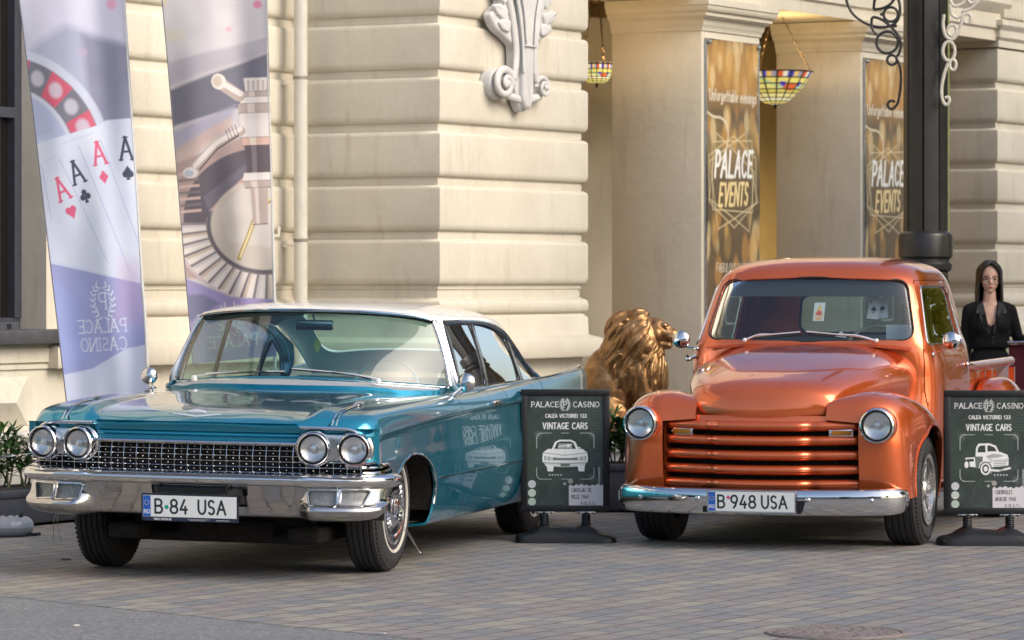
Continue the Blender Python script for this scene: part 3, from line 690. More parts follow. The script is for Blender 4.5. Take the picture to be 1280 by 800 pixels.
# ============================================================ teal saloon
CW = .241
car = thing('vintage_car', 'teal 1960s saloon with a white roof, four round headlights and a wide chrome grille', 'car', (-1.707, 20.43, 0), -CW)
car.rotation_euler = (0, .014, -CW)
ys = [.10, .16, .25, .42, .7, 1.0, 1.45, 1.95, 2.6, 3.4, 4.2, 4.9, 5.35, 5.56]
zc = [.78, .785, .79, .80, .812, .825, .842, .855, .868, .88, .89, .885, .875, .87]          # crease
zt = [.826, .876, .904, .921, .933, .941, .948, .956, .962, .974, .992, 1.018, 1.038, 1.04]    # fender top, then fin
zh = [.838, .872, .901, .921, .937, .953, .980, 1.00, 1.02, 1.0, .975, .955, .93, .90]       # hood / deck centre
fin = [0, 0, 0, 0, 0, 0, 0, 0, .1, .35, .8, 1, 1, 1]
tk = [-.05, -.015, 0, 0, 0, 0, 0, 0, 0, 0, 0, 0, -.03, -.09]                     # plan taper of the sides
rows = []
for i, y in enumerate(ys):
    C, T_, H_, F_, k = zc[i], zt[i], zh[i], fin[i], tk[i]
    L_ = lambda a, b: a*(1-F_)+b*F_
    bulge = max(0, 1-max(0, y-.15)/1.6) if y < 1.75 else 0
    pr = [(.80, .225), (.925, .245), (.955, .30), (.972, .40), (.985, .52), (.984, .62), (.972, .71), (.966, C-.035), (.979, C), (.975, C+.018),
          (L_(.955, .962), L_(T_-.040, T_-.035)), (L_(.920, .950), L_(T_-.010, T_-.004)), (L_(.86, .925), T_), (L_(.775, .86), L_(T_+.002, T_-.035)),
          (L_(.66, .75), L_(T_+.003+.016*bulge*min(1, max(0, y-.1)/.15), (T_+H_)/2-.04)), (L_(.575, .60), L_(T_*.5+H_*.5-.012*bulge*min(1, max(0, y-.1)/.15), H_-.015)), (.45, H_-.008), (.22, H_-.001), (0, H_)]
    rows.append([(x+(k if x > .5 else k*x/.5), z) for x, z in pr])
rows = np.array(rows); NT = rows.shape[1]
def bow(x, y): return .085*(1-(np.abs(x)/.98)**2)*np.exp(-np.maximum(y-.1, 0)/.35)
def body(y0, y1, t0, t1, ny, nt_, side):
    Y = np.linspace(y0, y1, ny) if y0 > .3 else np.r_[y0+(y1-y0)*np.linspace(0, 1, ny)**1.5]
    A = pchip(ys, rows, Y)                                           # (ny, NT, 2)
    tt = np.linspace(t0, t1, nt_); out = np.zeros((ny, nt_, 3))
    for i in range(ny):
        q = pchip(np.arange(NT), A[i], tt); out[i, :, 0] = side*q[:, 0]; out[i, :, 2] = q[:, 1]; out[i, :, 1] = Y[i]-bow(q[:, 0], Y[i])
    return out
def arch_poly(cy, cz, rx, rz, z0=.1, lead=None):
    a = np.linspace(0, PI, 40); p = [(cy+rx*math.cos(t), cz+rz*math.sin(t)**.8) for t in a]
    p = [(cy+rx*.93, z0)]+p+([(cy-rx, z0)] if lead is None else lead)
    return np.array(p)
arF = arch_poly(.905, .36, .455, .30, lead=[(.40, .60), (.33, .632), (.15, .645), (-.4, .65), (-.4, .1)])
arR = arch_poly(4.17, .36, .46, .21)
FR = body(.10, 1.93, 0, 13, 190, 110, 1)
for s in (1, -1):
    fl = s < 0
    G = FR*np.array([s, 1, 1])
    f = panel('fender', G, M['teal'], car, [('yz', arF, 'cut', lambda V: V[:, 2] < .8)], flip=fl)
    # chrome lip round the front arch
    edge = [(y, z) for y, z in arF if y > .3 or z > .3][:46]
    bv = bvh_of(panel('tmp', body(.10, 1.99, 0, 13, 60, 60, s), None, None, flip=fl, flange=0)); bpy.data.objects.remove(bpy.data.objects['tmp'])
    pts = project(bv, arF[:45], 'yz', s, .002)
    l = MB(); l.tube(pts, .006, 6); l.build('arch_lip', M['chrome'], f)
    d1 = panel('door', body(1.94, 3.04, 1.2, 13, 90, 90, s), M['teal'], car, flip=fl)
    d2 = panel('door', body(3.05, 3.98, 1.2, 13, 80, 90, s), M['teal'], car, [('yz', arR, 'cut', lambda V: V[:, 2] < .8)], flip=fl)
    panel('rocker_panel', body(1.40, 3.64, 0, 1.15, 60, 10, s), M['teal'], car, [('yz', arR, 'cut', lambda V: V[:, 2] < .8)], flip=fl)
    q = panel('quarter_panel', body(3.99, 5.56, 0, 14, 130, 100, s), M['teal'], car, [('yz', arR, 'cut', lambda V: V[:, 2] < .8)], flip=fl)
    # chrome spear low on the side, belt moulding, handles
    bv2 = BVHTree.FromPolygons([tuple(v) for v in body(1.35, 5.5, 0, 13, 60, 60, s).reshape(-1, 3)], grid_faces(60, 60))
    for dd, a, bb_ in ((d1, 1.945, 3.035), (d2, 3.055, 3.975), (f, 1.42, 1.925), (q, 3.995, 5.5)):
        l = MB(); yy = np.linspace(a, bb_, 12); pts = project(bv2, [(y, .505+.012*math.sin((y-1.4)*.5)) for y in yy], 'yz', s, .003); l.tube(pts, .0085, 6, flat=.5); l.build('side_trim', M['chrome'], dd)
    for dd, a in ((d1, 2.70), (d2, 3.62)):
        h = MB(); h.bb(s*.985-.016, s*.985+.016, a-.085, a+.085, .873, .897, bev=.008); h.sphere((s*.99, a+.07, .883), (.013, .018, .013), 6); h.build('handle', M['chrome'], dd)
    fb = MB(); yy = np.linspace(2.28, 5.52, 40); A = pchip(ys, rows, yy); fb.tube([(s*(A[i, 12, 0]-.002), yy[i], A[i, 12, 1]+.004) for i in range(40)], .009, 7, flat=.8); fb.build('belt_moulding', M['chrome'], q)
# hood (with the eyebrow over the lamps) and boot lid
Hr = body(.10, 1.98, 13.08, NT-1, 170, 50, 1); Hl = Hr[:, ::-1]*np.array([-1, 1, 1]); HG = np.concatenate([Hr, Hl[:, 1:]], 1)
rearP = [(x, 1.70+.46*(abs(x)/.845)**2.4-.165) for x in np.linspace(-.95, .95, 50)]; rearP = np.array(rearP+[(.95, 2.9), (-.95, 2.9)])
hood = panel('hood', HG, M['teal'], car, [('xy', rearP, 'cut', None)])
Hr = body(4.55, 5.56, 14.05, NT-1, 60, 30, 1); Hl = Hr[:, ::-1]*np.array([-1, 1, 1]); panel('boot_lid', np.concatenate([Hr, Hl[:, 1:]], 1), M['teal'], car)
# cowl between hood and windscreen
# dark structure beneath the skins
u = MB(); u.bb(-.52, .52, .55, 5.3, .27, .66); u.bb(-.90, .90, 1.5, 3.55, .25, .60); u.bb(-.9, .9, 4.75, 5.4, .3, .8)
u.tube([(-.72, .88, .34), (.72, .88, .34)], .035, 10); u.tube([(-.5, .55, .20), (.5, .55, .20)], .03, 8); u.tube([(.35, 1.2, .2), (.35, 3, .19), (.3, 5, .22)], .028, 8)
u.bb(-.25, .3, .5, 1.1, .17, .3, bev=.04); u.bb(.42, .60, .35, 1.1, .19, .27, bev=.02); u.bb(-.60, -.42, .35, 1.1, .19, .27, bev=.02)
u.build('chassis', M['rust'], car, smooth=False)
for cy in (.88, 4.17):
    for s in (1, -1):
        u = MB(); n = 24; P = np.array([[(s*x, cy+.50*math.cos(a), .30+.46*math.sin(a)) for a in np.linspace(.05, PI-.05, n)] for x in (.93 if cy > 1 else .955, .55)])
        u.grid(P, flip=s > 0); u.add([(s*.55, cy+.5*math.cos(a), .3+.46*math.sin(a)) for a in np.linspace(0, PI, 20)], [list(range(20))]); u.build('wheel_well', M['rust'], car)
        make_wheel('wheel', car, (s*.775, cy, .360+s*.775*.014), s, .360, .205, .208, 'cad')

M['wipermetal'] = simple('brushed_wiper_metal', (.74, .75, .76), .40, .55)
# ---- chrome eyebrow line, ridge mouldings and V emblem
def surf(x, y):
    """top-surface height by ray from above onto the hood / fender skins"""
    return TOPB.ray_cast(Vector((x, y, 3)), Vector((0, 0, -1)))[0]
TG = body(.10, 2.3, 8, NT-1, 120, 70, 1); TOPB = BVHTree.FromPolygons([tuple(v) for v in TG.reshape(-1, 3)]+[(-v[0], v[1], v[2]) for v in TG.reshape(-1, 3)], grid_faces(120, 70)+[[i+8400 for i in f] for f in grid_faces(120, 70)])
for s in (1, -1):
    G = FR*np.array([s, 1, 1]); e0 = body(.10, .12, 9, NT-1, 3, 80, s)[0]
    pts = e0[(np.abs(e0[:, 0]) > .575)]+np.array([0, -.006, -.002]); l = MB(); l.tube(pts, .0085, 8); l.build('eyebrow_trim', M['chrome'], hood)
    for dx in (-.010, .014):
        pts = []
        for y in np.linspace(.065, .60, 24):
            h = surf(s*(.755+dx*(1-y)), max(y, .075)+.0)
            if h is not None: pts.append((h.x, h.y, h.z+.003))
        l = MB(); l.tube(pts, .004, 6); l.build('ridge_trim', M['chrome'], hood)
    pts = [surf(s*.757, y) for y in np.linspace(.42, .66, 8)]; pts = [(p.x, p.y, p.z+.006) for p in pts if p]
    l = MB(); l.tube(pts, [.003, .010, .015, .018, .018, .014, .008, .002], 10); l.build('ridge_ornament', M['chrome'], hood)
v = MB(); hz = surf(0, .10).z
v.prism([(-.155, .012), (0, -.008), (.155, .012), (.12, .016), (0, .004), (-.12, .016)], .010, Mx((0, .055, hz-.004), rx=R(62)), bev=.003)
v.build('hood_emblem', M['wipermetal'], hood)
v = MB(); v.prism(rpoly([(-.055, .0), (.055, .0), (.045, .014), (.02, .019), (0, .022), (-.02, .019), (-.045, .014)], .003), .014, Mx((0, .060, hz+.012), rx=R(66)), bev=.003); v.build('hood_crest', M['wipermetal'], hood)
# ---- recessed band below the hood lip
xs_ = np.linspace(-.565, .565, 60)
P = []
for d, z in [(.002, .846), (.012, .838), (.035, .834), (.05, .82), (.05, .795), (.036, .788), (.032, .780), (.036, .772), (.05, .766), (.05, .748), (.03, .742), (.0, .741)]:
    P.append([(x, .10-bow(x, .1)+d, z) for x in xs_])
gp = MB(); gp.grid(np.array(P), flip=True); gp.build('front_panel', M['teal'], car, sharp=60)
for s in (1, -1):
    gp = MB(); P = [[(s*x, .10-bow(x, .1)+d, z) for x in np.linspace(.56, .985, 30)] for d, z in [(.0, .826), (.05, .82), (.06, .70), (.07, .64), (.10, .625), (.2, .62)]]; gp.grid(np.array(P), flip=s > 0)
    gp.build('headlight_panel', M['teal'], car)
tr = MB(); tr.tube([(x, .10-bow(x, .1)-.006, .739) for x in xs_], .014, 8, flat=.7); tr.build('grille_header', M['chrome'], car)
# ---- grille
gr = MB(); P = [[(x, .13-bow(x, .1)+.045, z) for x in np.linspace(-.94, .94, 40)] for z in (.75, .53)]; gr.grid(np.array(P)); gr.build('grille_backing', M['black'], car)
gr = MB(); NV = 25; gx = np.linspace(-.905, .905, NV+1)
def gy(x, z): return .108-bow(x, .1)-.0+.020*((z-.64)/.1)**2
for x in gx:
    zt_ = .735 if abs(x) < .56 else .665
    gr.tube([(x, gy(x, z)-.008, z) for z in np.linspace(.548, zt_, 7)], .0042, 6, flat=.7)
for z in (.556, .585, .614, .643, .672, .701, .728):
    w_ = .905 if z < .66 else .575
    gr.tube([(x, gy(x, z), z) for x in np.linspace(-w_, w_, 60)], .0026, 5)
for i in range(NV):
    x = (gx[i]+gx[i+1])/2
    for z in (.5705, .5995, .6285, .6575, .6865, .7145):
        if abs(x) > .57 and z > .655: continue
        gr.lathe([(.0035, .03), (.0055, .004), (.0045, -.004), (.0006, -.008)], 10, Mx((x, gy(x, z)-.002, z)), axis='y', caps=False)
grille = gr.build('grille', M['chrome'], car)
for s in (1, -1):                         # bright bars that carry the grille round the corner
    gr = MB()
    for z in (.562, .590, .618): gr.tube([(s*.905, gy(.905, z), z), (s*.955, .145, z), (s*.972, .22, z+.002), (s*.975, .38, z+.012)], .011, 8, flat=.8)
    gr.build('grille_wrap', M['chrome'], grille)
# ---- headlights
ba = [(-.1085+.103*math.cos(a), .103*math.sin(a)) for a in np.linspace(R(52), R(318), 34)]+[(.1085+.103*math.cos(a), .103*math.sin(a)) for a in np.linspace(R(222), R(488), 34)]
for s in (1, -1):
    rz = s*.165
    cx = s*.755; yy = .10-bow(.755, .1)+.040
    e = bpy.data.objects.new('headlight_pod', None); COL.objects.link(e); e.parent = car; e.location = (cx, yy, .717); e.rotation_euler = (0, 0, rz)
    pl = MB(); pl.prism(ba, .055, Mx((0, .030, 0), rx=PI/2), bev=.016); pl.build('pod_plate', M['chrome_old'], e)
    for q in (-1, 1): lamp_unit('headlight', e, (q*.1085, -.058, -.002), .0755, 0, ring=.015)
# ---- bumper
bp = np.array([(0, -.005), (.25, .000), (.50, .020), (.70, .055), (.85, .105), (.945, .175), (.992, .275), (1.0, .38), (.995, .45)])
fullp = np.concatenate([bp[::-1]*[-1, 1], bp[1:]]); path = curve(fullp, 150); tn = np.gradient(path, axis=0); tn /= np.linalg.norm(tn, axis=1)[:, None]; nn = np.c_[tn[:, 1], -tn[:, 0]]
def sweep(profs, keys, xr=None):
    k = np.abs(path[:, 0])+np.maximum(path[:, 1]-.2, 0); A = pchip(keys, np.array(profs), k); out = np.zeros((A.shape[1], len(path), 3))
    for j in range(A.shape[1]): out[j, :, :2] = path+nn*A[:, j, :1]; out[j, :, 2] = A[:, j, 1]
    return out if xr is None else out[:, (np.abs(path[:, 0]) <= xr)]
def dens(pr, n=22):
    pr = np.array(pr); return curve(pr, n)
up0 = dens([(-.13, .580), (-.03, .578), (.012, .572), (.030, .556), (.030, .536), (.018, .518), (-.02, .510)])
up1 = dens([(-.13, .590), (-.03, .588), (.035, .580), (.058, .560), (.058, .536), (.040, .512), (-.02, .500)])
up2 = dens([(-.10, .585), (-.03, .583), (.020, .574), (.036, .556), (.036, .538), (.020, .516), (-.02, .506)])
bar = panel('bumper_bar', sweep([up0, up0, up1, up1, up2], [0, .555, .615, .95, 1.35]), M['chrome'], car, flange=.01)
lo0 = dens([(-.012, .515), (-.022, .480), (-.036, .43), (-.052, .385), (-.070, .350), (-.13, .338)])
lo1 = dens([(.012, .510), (.018, .475), (.030, .43), (.060, .400), (.062, .378), (.020, .342), (-.10, .322)])
lo2 = dens([(.020, .510), (.016, .480), (.005, .45), (-.012, .425), (-.04, .40), (-.08, .392)])
lens_polys = []
for s in (1, -1):
    for a, c in ((.625, .785), (.803, .945)):
        lens_polys.append(rpoly([(s*a, .497), (s*c, .497), (s*(c-(.0 if c < .8 else .03)), .410), (s*(a+(.02 if a < .7 else 0)), .418)][::s], .014))
# a chrome plate hole for the number plate lamp slot
LG = sweep([lo0, lo0, lo1, lo1, lo2], [0, .56, .66, .88, 1.14])
LG = np.array([curve(LG[:, j], 60, f=pchip) for j in range(LG.shape[1])]).transpose(1, 0, 2)
low = panel('bumper_valance', LG, M['chrome_dark'], car, [('xz', p, 'cut', lambda V: V[:, 1] < .3) for p in lens_polys], flange=.03)
lb = BVHTree.FromPolygons([tuple(v) for v in LG.reshape(-1, 3)], grid_faces(*LG.shape[:2]))
for p in lens_polys:
    panel('parking_lamp', LG, M['parklens'], car, [('xz', p, 'keep', lambda V: V[:, 1] < .3)], flange=.0, offset=.016)
    pts = project(lb, p, 'xz', -1, .001); l = MB(); l.tube(pts, .005, 6, closed=True); l.build('lamp_frame', M['chrome'], low)
ld = MB()                                  # studs along the stepped ledge above the bumper
P = [[(x, .085-bow(x, .1)*.9+d, z) for x in np.linspace(-.93, .93, 60)] for d, z in [(.03, .556), (-.0, .562), (-.05, .574), (-.055, .57)]]; ld.grid(np.array(P), flip=True)
for k in range(27): x = -.60+k*.0462; ld.box((x, .04-bow(x, .1)*.5, .583), (.006, .045, .006))
ld.build('bumper_ledge', M['chrome_old'], car)
# ---- windscreen, roof, side glass
def wsp(u, v):
    """u -1..1 across, v 0..1 up"""
    a = abs(u); yb = 1.70+.46*a**2.4; xb = .845*u; zb = 1.035-.05*a**2
    yt = 2.07+.19*a**2.2; xt = .70*u; zt_ = 1.425-.035*a**2.5
    k = math.sin(v*PI)*.022
    return (xb+(xt-xb)*v+(.012*math.sin(v*PI)*u), yb+(yt-yb)*v-k*(1-a**3), zb+(zt_-zb)*v+k*.5)
WS = np.array([[wsp(u, v) for v in np.linspace(0, 1, 26)] for u in np.linspace(-1, 1, 70)])
ws = panel('windscreen', WS, M['glass'], car, flange=0, flip=True)
ring = [wsp(u, 0) for u in np.linspace(-1, 1, 60)]+[wsp(1, v) for v in np.linspace(.08, .92, 12)]+[wsp(u, 1) for u in np.linspace(1, -1, 60)]+[wsp(-1, v) for v in np.linspace(.92, .08, 12)]
l = MB(); l.tube(curve(ring, 160, True), .011, 8, closed=True); l.build('windscreen_moulding', M['chrome'], ws)
l = MB(); l.tube(curve([(p[0]*.985, p[1]+.01, p[2]) for p in ring], 160, True), .012, 6, closed=True); l.build('windscreen_seal', M['gasket'], ws)
ry = [2.05, 2.15, 2.35, 2.9, 3.4, 3.8, 4.1, 4.35, 4.55]
rw = [.715, .735, .748, .758, .752, .738, .728, .722, .72]
re = [1.388, 1.387, 1.382, 1.376, 1.366, 1.320, 1.225, 1.105, .995]
rc = [1.432, 1.450, 1.465, 1.477, 1.470, 1.440, 1.365, 1.225, 1.01]
RA = np.c_[rw, re, rc]
def roofrow(y, n=70, front=False):
    w_, e_, c_ = pchip(ry, RA, np.array([y]))[0]; a = np.linspace(-PI/2, PI/2, n); x = w_*np.sin(a); sh = np.abs(np.sin(a))
    z = e_-.012+(c_-e_+.012)*np.sqrt(np.clip(1-sh**2.6, 0, 1))*(.88+.12*np.cos(a))
    yo = np.clip(1-(y-2.05)/.5, 0, 1)*(.17*(np.abs(x)/.72)**2.2)
    return np.c_[x, y+yo, z]
RG = np.array([roofrow(y) for y in np.r_[np.linspace(2.05, 2.6, 30), np.linspace(2.62, 4.55, 70)]])
rwin = rpoly([(-.58, 3.80), (.58, 3.80), (.60, 4.42), (-.60, 4.42)], .12)
roof = panel('roof', RG[:, ::-1], M['whitepaint'], car, [('xy', rwin, 'cut', None)], flange=.016)
panel('rear_window', RG[:, ::-1], M['glass'], car, [('xy', rwin, 'keep', None)], flange=0, offset=.006)
l = MB(); l.tube([(p[0]*.995, p[1]-.008, p[2]-.006) for p in RG[0][2:-2]], .007, 8); l.build('roof_front_trim', M['chrome'], roof)
HL = MB(); HLn = RG[2:, 3:-3].copy(); HLn[:, :, 2] -= .035; HLn[:, :, 0] *= .97; k_ = HLn[:, 0, 1] < 3.75; HL.grid(HLn[k_], flip=True); HL.build('headliner', simple('headliner_cloth', (.42, .43, .40), .9), roof)
def sidep(y, v, s):
    w_, e_, c_ = pchip(ry, RA, np.array([max(y, 2.1)]))[0]; xb = .872; zb = .958
    return (s*(xb+(w_-.002-xb)*v+.012*math.sin(v*PI)), y, zb+(e_-.005-zb)*v)
wins = [rpoly([(2.335, .985), (2.93, .985), (2.93, 1.350), (2.375, 1.354)], .02),
        rpoly([(2.975, .985), (3.80, .985), (3.79, 1.245), (3.52, 1.318), (3.22, 1.345), (2.975, 1.350)], [.02, .02, .06, .15, .2, .02]),
        rpoly([(3.86, .985), (4.28, .985), (4.12, 1.10), (3.86, 1.215)], [.015, .02, .1, .03])]
for s in (1, -1):
    SG = np.array([[sidep(y, v, s) for v in np.linspace(0, 1, 44)] for y in np.linspace(2.30, 4.46, 190)])
    cond = None
    outl = rpoly([(2.30, .962), (4.47, .962), (4.15, 1.190), (3.80, 1.302), (3.38, 1.356), (2.34, 1.374)], [.01, .01, .3, .3, .3, .02])
    sf = panel('side_window_frame', SG, M['chrome_old'], car, [('yz', p, 'cut', None) for p in wins]+[('yz', outl, 'keep', None)], flip=s < 0, flange=.014)
    sb = BVHTree.FromPolygons([tuple(v) for v in SG.reshape(-1, 3)], grid_faces(*SG.shape[:2]))
    for p in wins:
        panel('side_window', SG, M['glass'], car, [('yz', p, 'keep', None)], flip=s < 0, flange=0, offset=.01)
        pts = project(sb, p, 'yz', s, -.002); l = MB(); l.tube(pts, .006, 6, closed=True); l.build('window_trim', M['gasket'], sf)
    pts = project(sb, curve([(2.335, 1.366), (2.9, 1.364), (3.36, 1.345), (3.78, 1.288), (4.11, 1.172), (4.43, .975)], 50), 'yz', s, .004)
    l = MB(); l.tube(pts, .008, 8); l.build('drip_rail', M['chrome'], sf)
    pts = project(sb, curve([(2.35, 1.354), (2.9, 1.352), (3.34, 1.332), (3.74, 1.272), (4.05, 1.158), (4.36, .975)], 50), 'yz', s, .002)
    l = MB(); l.tube(pts, .006, 8); l.build('roof_seal', M['teal_dark'], sf)
    # dog-leg windscreen pillar
    P = curve([(s*.862, 2.30, .965), (s*.865, 2.215, .985), (s*.85, 2.19, 1.03), (s*.80, 2.225, 1.16), (s*.742, 2.275, 1.31), (s*.722, 2.29, 1.375)], 30)
    l = MB(); l.tube(P, [.026]*30, 12, flat=.75); l.build('windscreen_pillar', M['whitepaint'], roof)
    l = MB(); l.tube(P+np.array([s*.020, -.012, .0]), .0075, 8); l.tube(P+np.array([s*.022, .018, .0]), .006, 8); l.build('pillar_trim', M['chrome'], roof)
# ---- wipers, cowl vent, mirrors, interior, plate
def wiper(parent, base, tip0, tip1, r=.006):
    l = MB(); b0 = np.array(base); t0, t1 = np.array(tip0), np.array(tip1); m = (t0+t1)/2
    l.lathe([(.018, -.006), (.018, .012), (.010, .022), (.0005, .024)], 14, Mx(base))
    l.tube(curve([b0+[0, 0, .018], b0*.6+m*.4+[0, -.015, .02], m+[0, -.012, .012]], 16), np.linspace(.008, .004, 16), 8, flat=.6)
    w_ = l.build('wiper', M['wipermetal'], parent)
    l = MB(); l.tube(curve([t0, m+[0, -.004, .004], t1], 16), .0045, 6); l.build('wiper_blade', M['gasket'], w_)
    l = MB(); l.tube(curve([t0+[0, -.004, .006], m+[0, -.009, .010], t1+[0, -.004, .006]], 16), .0035, 6); l.build('wiper_arm', M['wipermetal'], w_)
def on_ws(u, v, d=.014): p = np.array(wsp(u, v)); return p+np.array([0, -d*.8, d*.6])
b = NB('pierced_vent_metal'); co = b.mapping(b.coord(), (62, 62, 1)); vo = b.n('TexVoronoi'); vo.inputs['Scale'].default_value = 1; vo.inputs['Randomness'].default_value = 0; b.l(co, vo.inputs['Vector'])
hm = b.ramp(vo.outputs['Distance'], [(.30, 0), (.36, 1)]); b.set(Base_Color=b.mix(hm, (.01, .01, .012), (.66, .68, .70)), Metallic=b.math('MULTIPLY', hm, .35), Roughness=.3); M['vent'] = b.m
def cowlgrid(u0, u1, lift, n=9, w_=.80):
    P = []
    for k in range(n):
        t = u0+(u1-u0)*k/(n-1); row = []
        for x in np.linspace(-w_, w_, 80):
            yb = 1.70+.46*(abs(x)/.845)**2.4; zb = 1.035-.05*(abs(x)/.845)**2; y1 = yb-.170; h = surf(x, y1-.004); z1 = (h.z if h is not None else .955)
            row.append((x, yb-.008-.162*t, (zb-.008)*(1-t)+z1*t+.012*math.sin(t*PI)*0+lift))
        P.append(row)
    return np.array(P)
cowl = panel('cowl', cowlgrid(0, 1, 0, w_=.835), M['teal'], car, flange=.02, flip=True)
l = MB(); l.grid(cowlgrid(.05, .88, .004)); l.build('cowl_vent', M['vent'], cowl)
for t_ in (.04, .89):
    g_ = cowlgrid(t_, t_+.01, .006, 2); l = MB(); l.tube(g_[0], .0045, 6); l.build('cowl_trim', M['chrome'], cowl)
wiper(cowl, (-.60, 1.80, 1.015), on_ws(-.66, .05), on_ws(-.03, .06)); wiper(cowl, (.52, 1.76, 1.022), on_ws(.02, .10), on_ws(.56, .04))
def round_mirror(parent, c, base, r=.052, face=None):
    l = MB(); l.tube(curve([base, (np.array(base)+np.array(c))/2+[0, 0, -.006], c], 12), np.linspace(.010, .008, 12), 8)
    l.sphere(base, (.026, .034, .010), 8); m_ = l.build('door_mirror', M['chrome'], parent)
    l = MB(); l.lathe([(.0005, -.030), (r*.45, -.026), (r*.8, -.016), (r, -.002), (r+.003, .004), (r-.002, .010), (.0005, .011)], 32, Mx(c), axis='y', caps=False); l.build('mirror_head', M['chrome_old'], m_)
round_mirror(car, (.975, 2.02, 1.022), (.905, 1.97, .950)); round_mirror(car, (-.965, 2.05, 1.022), (-.915, 1.97, .955), .048)
it = simple('teal_upholstery', (.02, .14, .19), .5); it2 = simple('pale_upholstery', (.30, .40, .42), .6)
l = MB(); l.add(*panel('', np.array([[(x, 1.80+.46*abs(x/.845)**2.4+d, .965-.07*(d/.35)-.03*abs(x)**2) for d in np.linspace(0, .35, 8)] for x in np.linspace(-.8, .8, 30)]), None, None, raw=True, flange=0)); l.bb(-.80, .80, 2.28, 2.36, .72, .90, bev=.03); l.build('dashboard', it, car)
for y in (2.95, 3.95):
    l = MB(); l.bb(-.70, .70, y, y+.16, .50, 1.005 if y < 3.5 else .985, bev=.06); l.bb(-.72, .72, y-.55, y+.05, .38, .56, bev=.05); ss = l.build('bench_seat', it, car)
    l = MB(); l.bb(-.62, .62, y-.012, y+.05, .60, .93, bev=.02); l.build('seat_insert', it2, ss)
l = MB(); l.bb(-.88, .88, 2.0, 4.5, .26, .34); l.bb(-.68, .68, 4.12, 4.6, .86, .925); l.build('cabin_floor', it, car)
l = MB(); a = np.linspace(0, 2*PI, 48, endpoint=False); cc = np.array([.38, 2.40, .955]); e1 = np.array([1, 0, 0]); e2 = np.array([0, .45, .89])
l.tube([cc+.20*(math.cos(t)*e1+math.sin(t)*e2) for t in a], .011, 8, closed=True); l.tube([cc-.2*e1, cc-[0, .03, 0], cc+.2*e1], .009, 6); l.tube([cc, cc+[0, -.3, -.14]], .025, 10); l.build('steering_wheel', simple('pale_blue_bakelite', (.12, .36, .46), .3), car)
l = MB(); l.bb(-.115, .115, 2.20, 2.222, 1.305, 1.365, bev=.010); l.tube([(0, 2.21, 1.36), (0, 2.17, 1.41)], .006, 8); l.build('rear_view_mirror', M['chrome_old'], car)
l = MB(); l.prism(rpoly([(-.025, 0), (0, -.055), (.025, 0), (.0, .05)], .02), .004, Mx((.02, 2.21, 1.22), rx=PI/2)); l.tube([(.02, 2.21, 1.27), (0, 2.21, 1.33)], .0012, 4); l.build('air_freshener', simple('yellow_green_card', (.55, .68, .18), .7), car)
number_plate(car, (.002, -.045, .396), (('B', .088), ('84', .200), ('USA', .385)), (.132, .052, (.0, .33, .20)), simple('navy_plate_holder', (.012, .016, .035), .4), strip=True)
l = MB(); l.bb(-.19, .19, -.012, .03, .472, .494); l.tube([(-.2, -.03, .455), (-.2, -.03, .51)], .006, 6); l.tube([(.2, -.03, .455), (.2, -.03, .51)], .006, 6); l.bb(.262, .285, -.045, -.02, .425, .465); l.build('plate_bracket', M['blackplastic'], car)
for s in (1, -1):                          # sprung curb feelers behind the front bumper
    for dx in (0, .022):
        l = MB(); l.tube(curve([(s*.90, .46+dx*1.5, .40), (s*1.0, .60+dx*2, .27), (s*(1.06-dx), .74+dx*3, .13)], 12), .0022, 5); l.sphere((s*(1.06-dx), .74+dx*3, .13), .005, 5); l.build('curb_feeler', M['chrome_old'], car)
# raise the wheels back onto the ground against the slight lean of the body: done in their own z above
# ============================================================ copper pickup
TW = .305
tk_ = thing('vintage_pickup', 'copper orange rounded 1940s pickup truck with a five-bar grille and a chrome bumper', 'pickup truck', (1.428, 22.70, 0), -TW)
Cp = M['copper']
# ---- bonnet
hs = [0, 1, 2, 3, 4, 5, 6, 7, 8, 9]
hc = np.array([(.150, .767, .395, .764), (.142, .82, .397, .775), (.152, .875, .410, .798), (.186, .938, .436, .822), (.258, .988, .470, .842), (.40, 1.032, .515, .858), (.68, 1.092, .600, .865), (.98, 1.145, .662, .86), (1.25, 1.180, .700, .85), (1.44, 1.212, .715, .85)])
rowsH = []
for s_ in np.linspace(0, 9, 150):
    y, zc_, xb, zb = pchip(hs, hc, np.array([s_]))[0]; k = min(1, s_/3); p = .60; q = .72-.14*min(1, s_/5)
    a = np.linspace(-PI/2, PI/2, 81); x = xb*np.sign(a)*np.abs(np.sin(a))**(p if True else 1)
    t = np.cos(a); z = zb+(zc_-zb)*t**q
    # tuck at the bottom of the sides where the bonnet dips in to the wings
    x = x*(1-.05*(1-t)**3*(s_ > 3)); yy = y+(.075*np.abs(x/xb)**2.5+.02*np.abs(x/xb)**2)*(1-.55*min(1, s_/5))
    rowsH.append(np.c_[x, yy, z])
HG = np.array(rowsH)
for s_ in (0, -1):
    pass
bonnet = panel('hood', HG, Cp, tk_, flip=True, flange=.014)
l = MB(); 
for k in (0, -1): l.tube(HG[::3, k]+np.array([0, 0, -.003]), .006, 6)
l.tube(HG[0, :]+np.array([0, .004, -.004]), .006, 6); l.build('hood_seal', M['gasket'], bonnet)
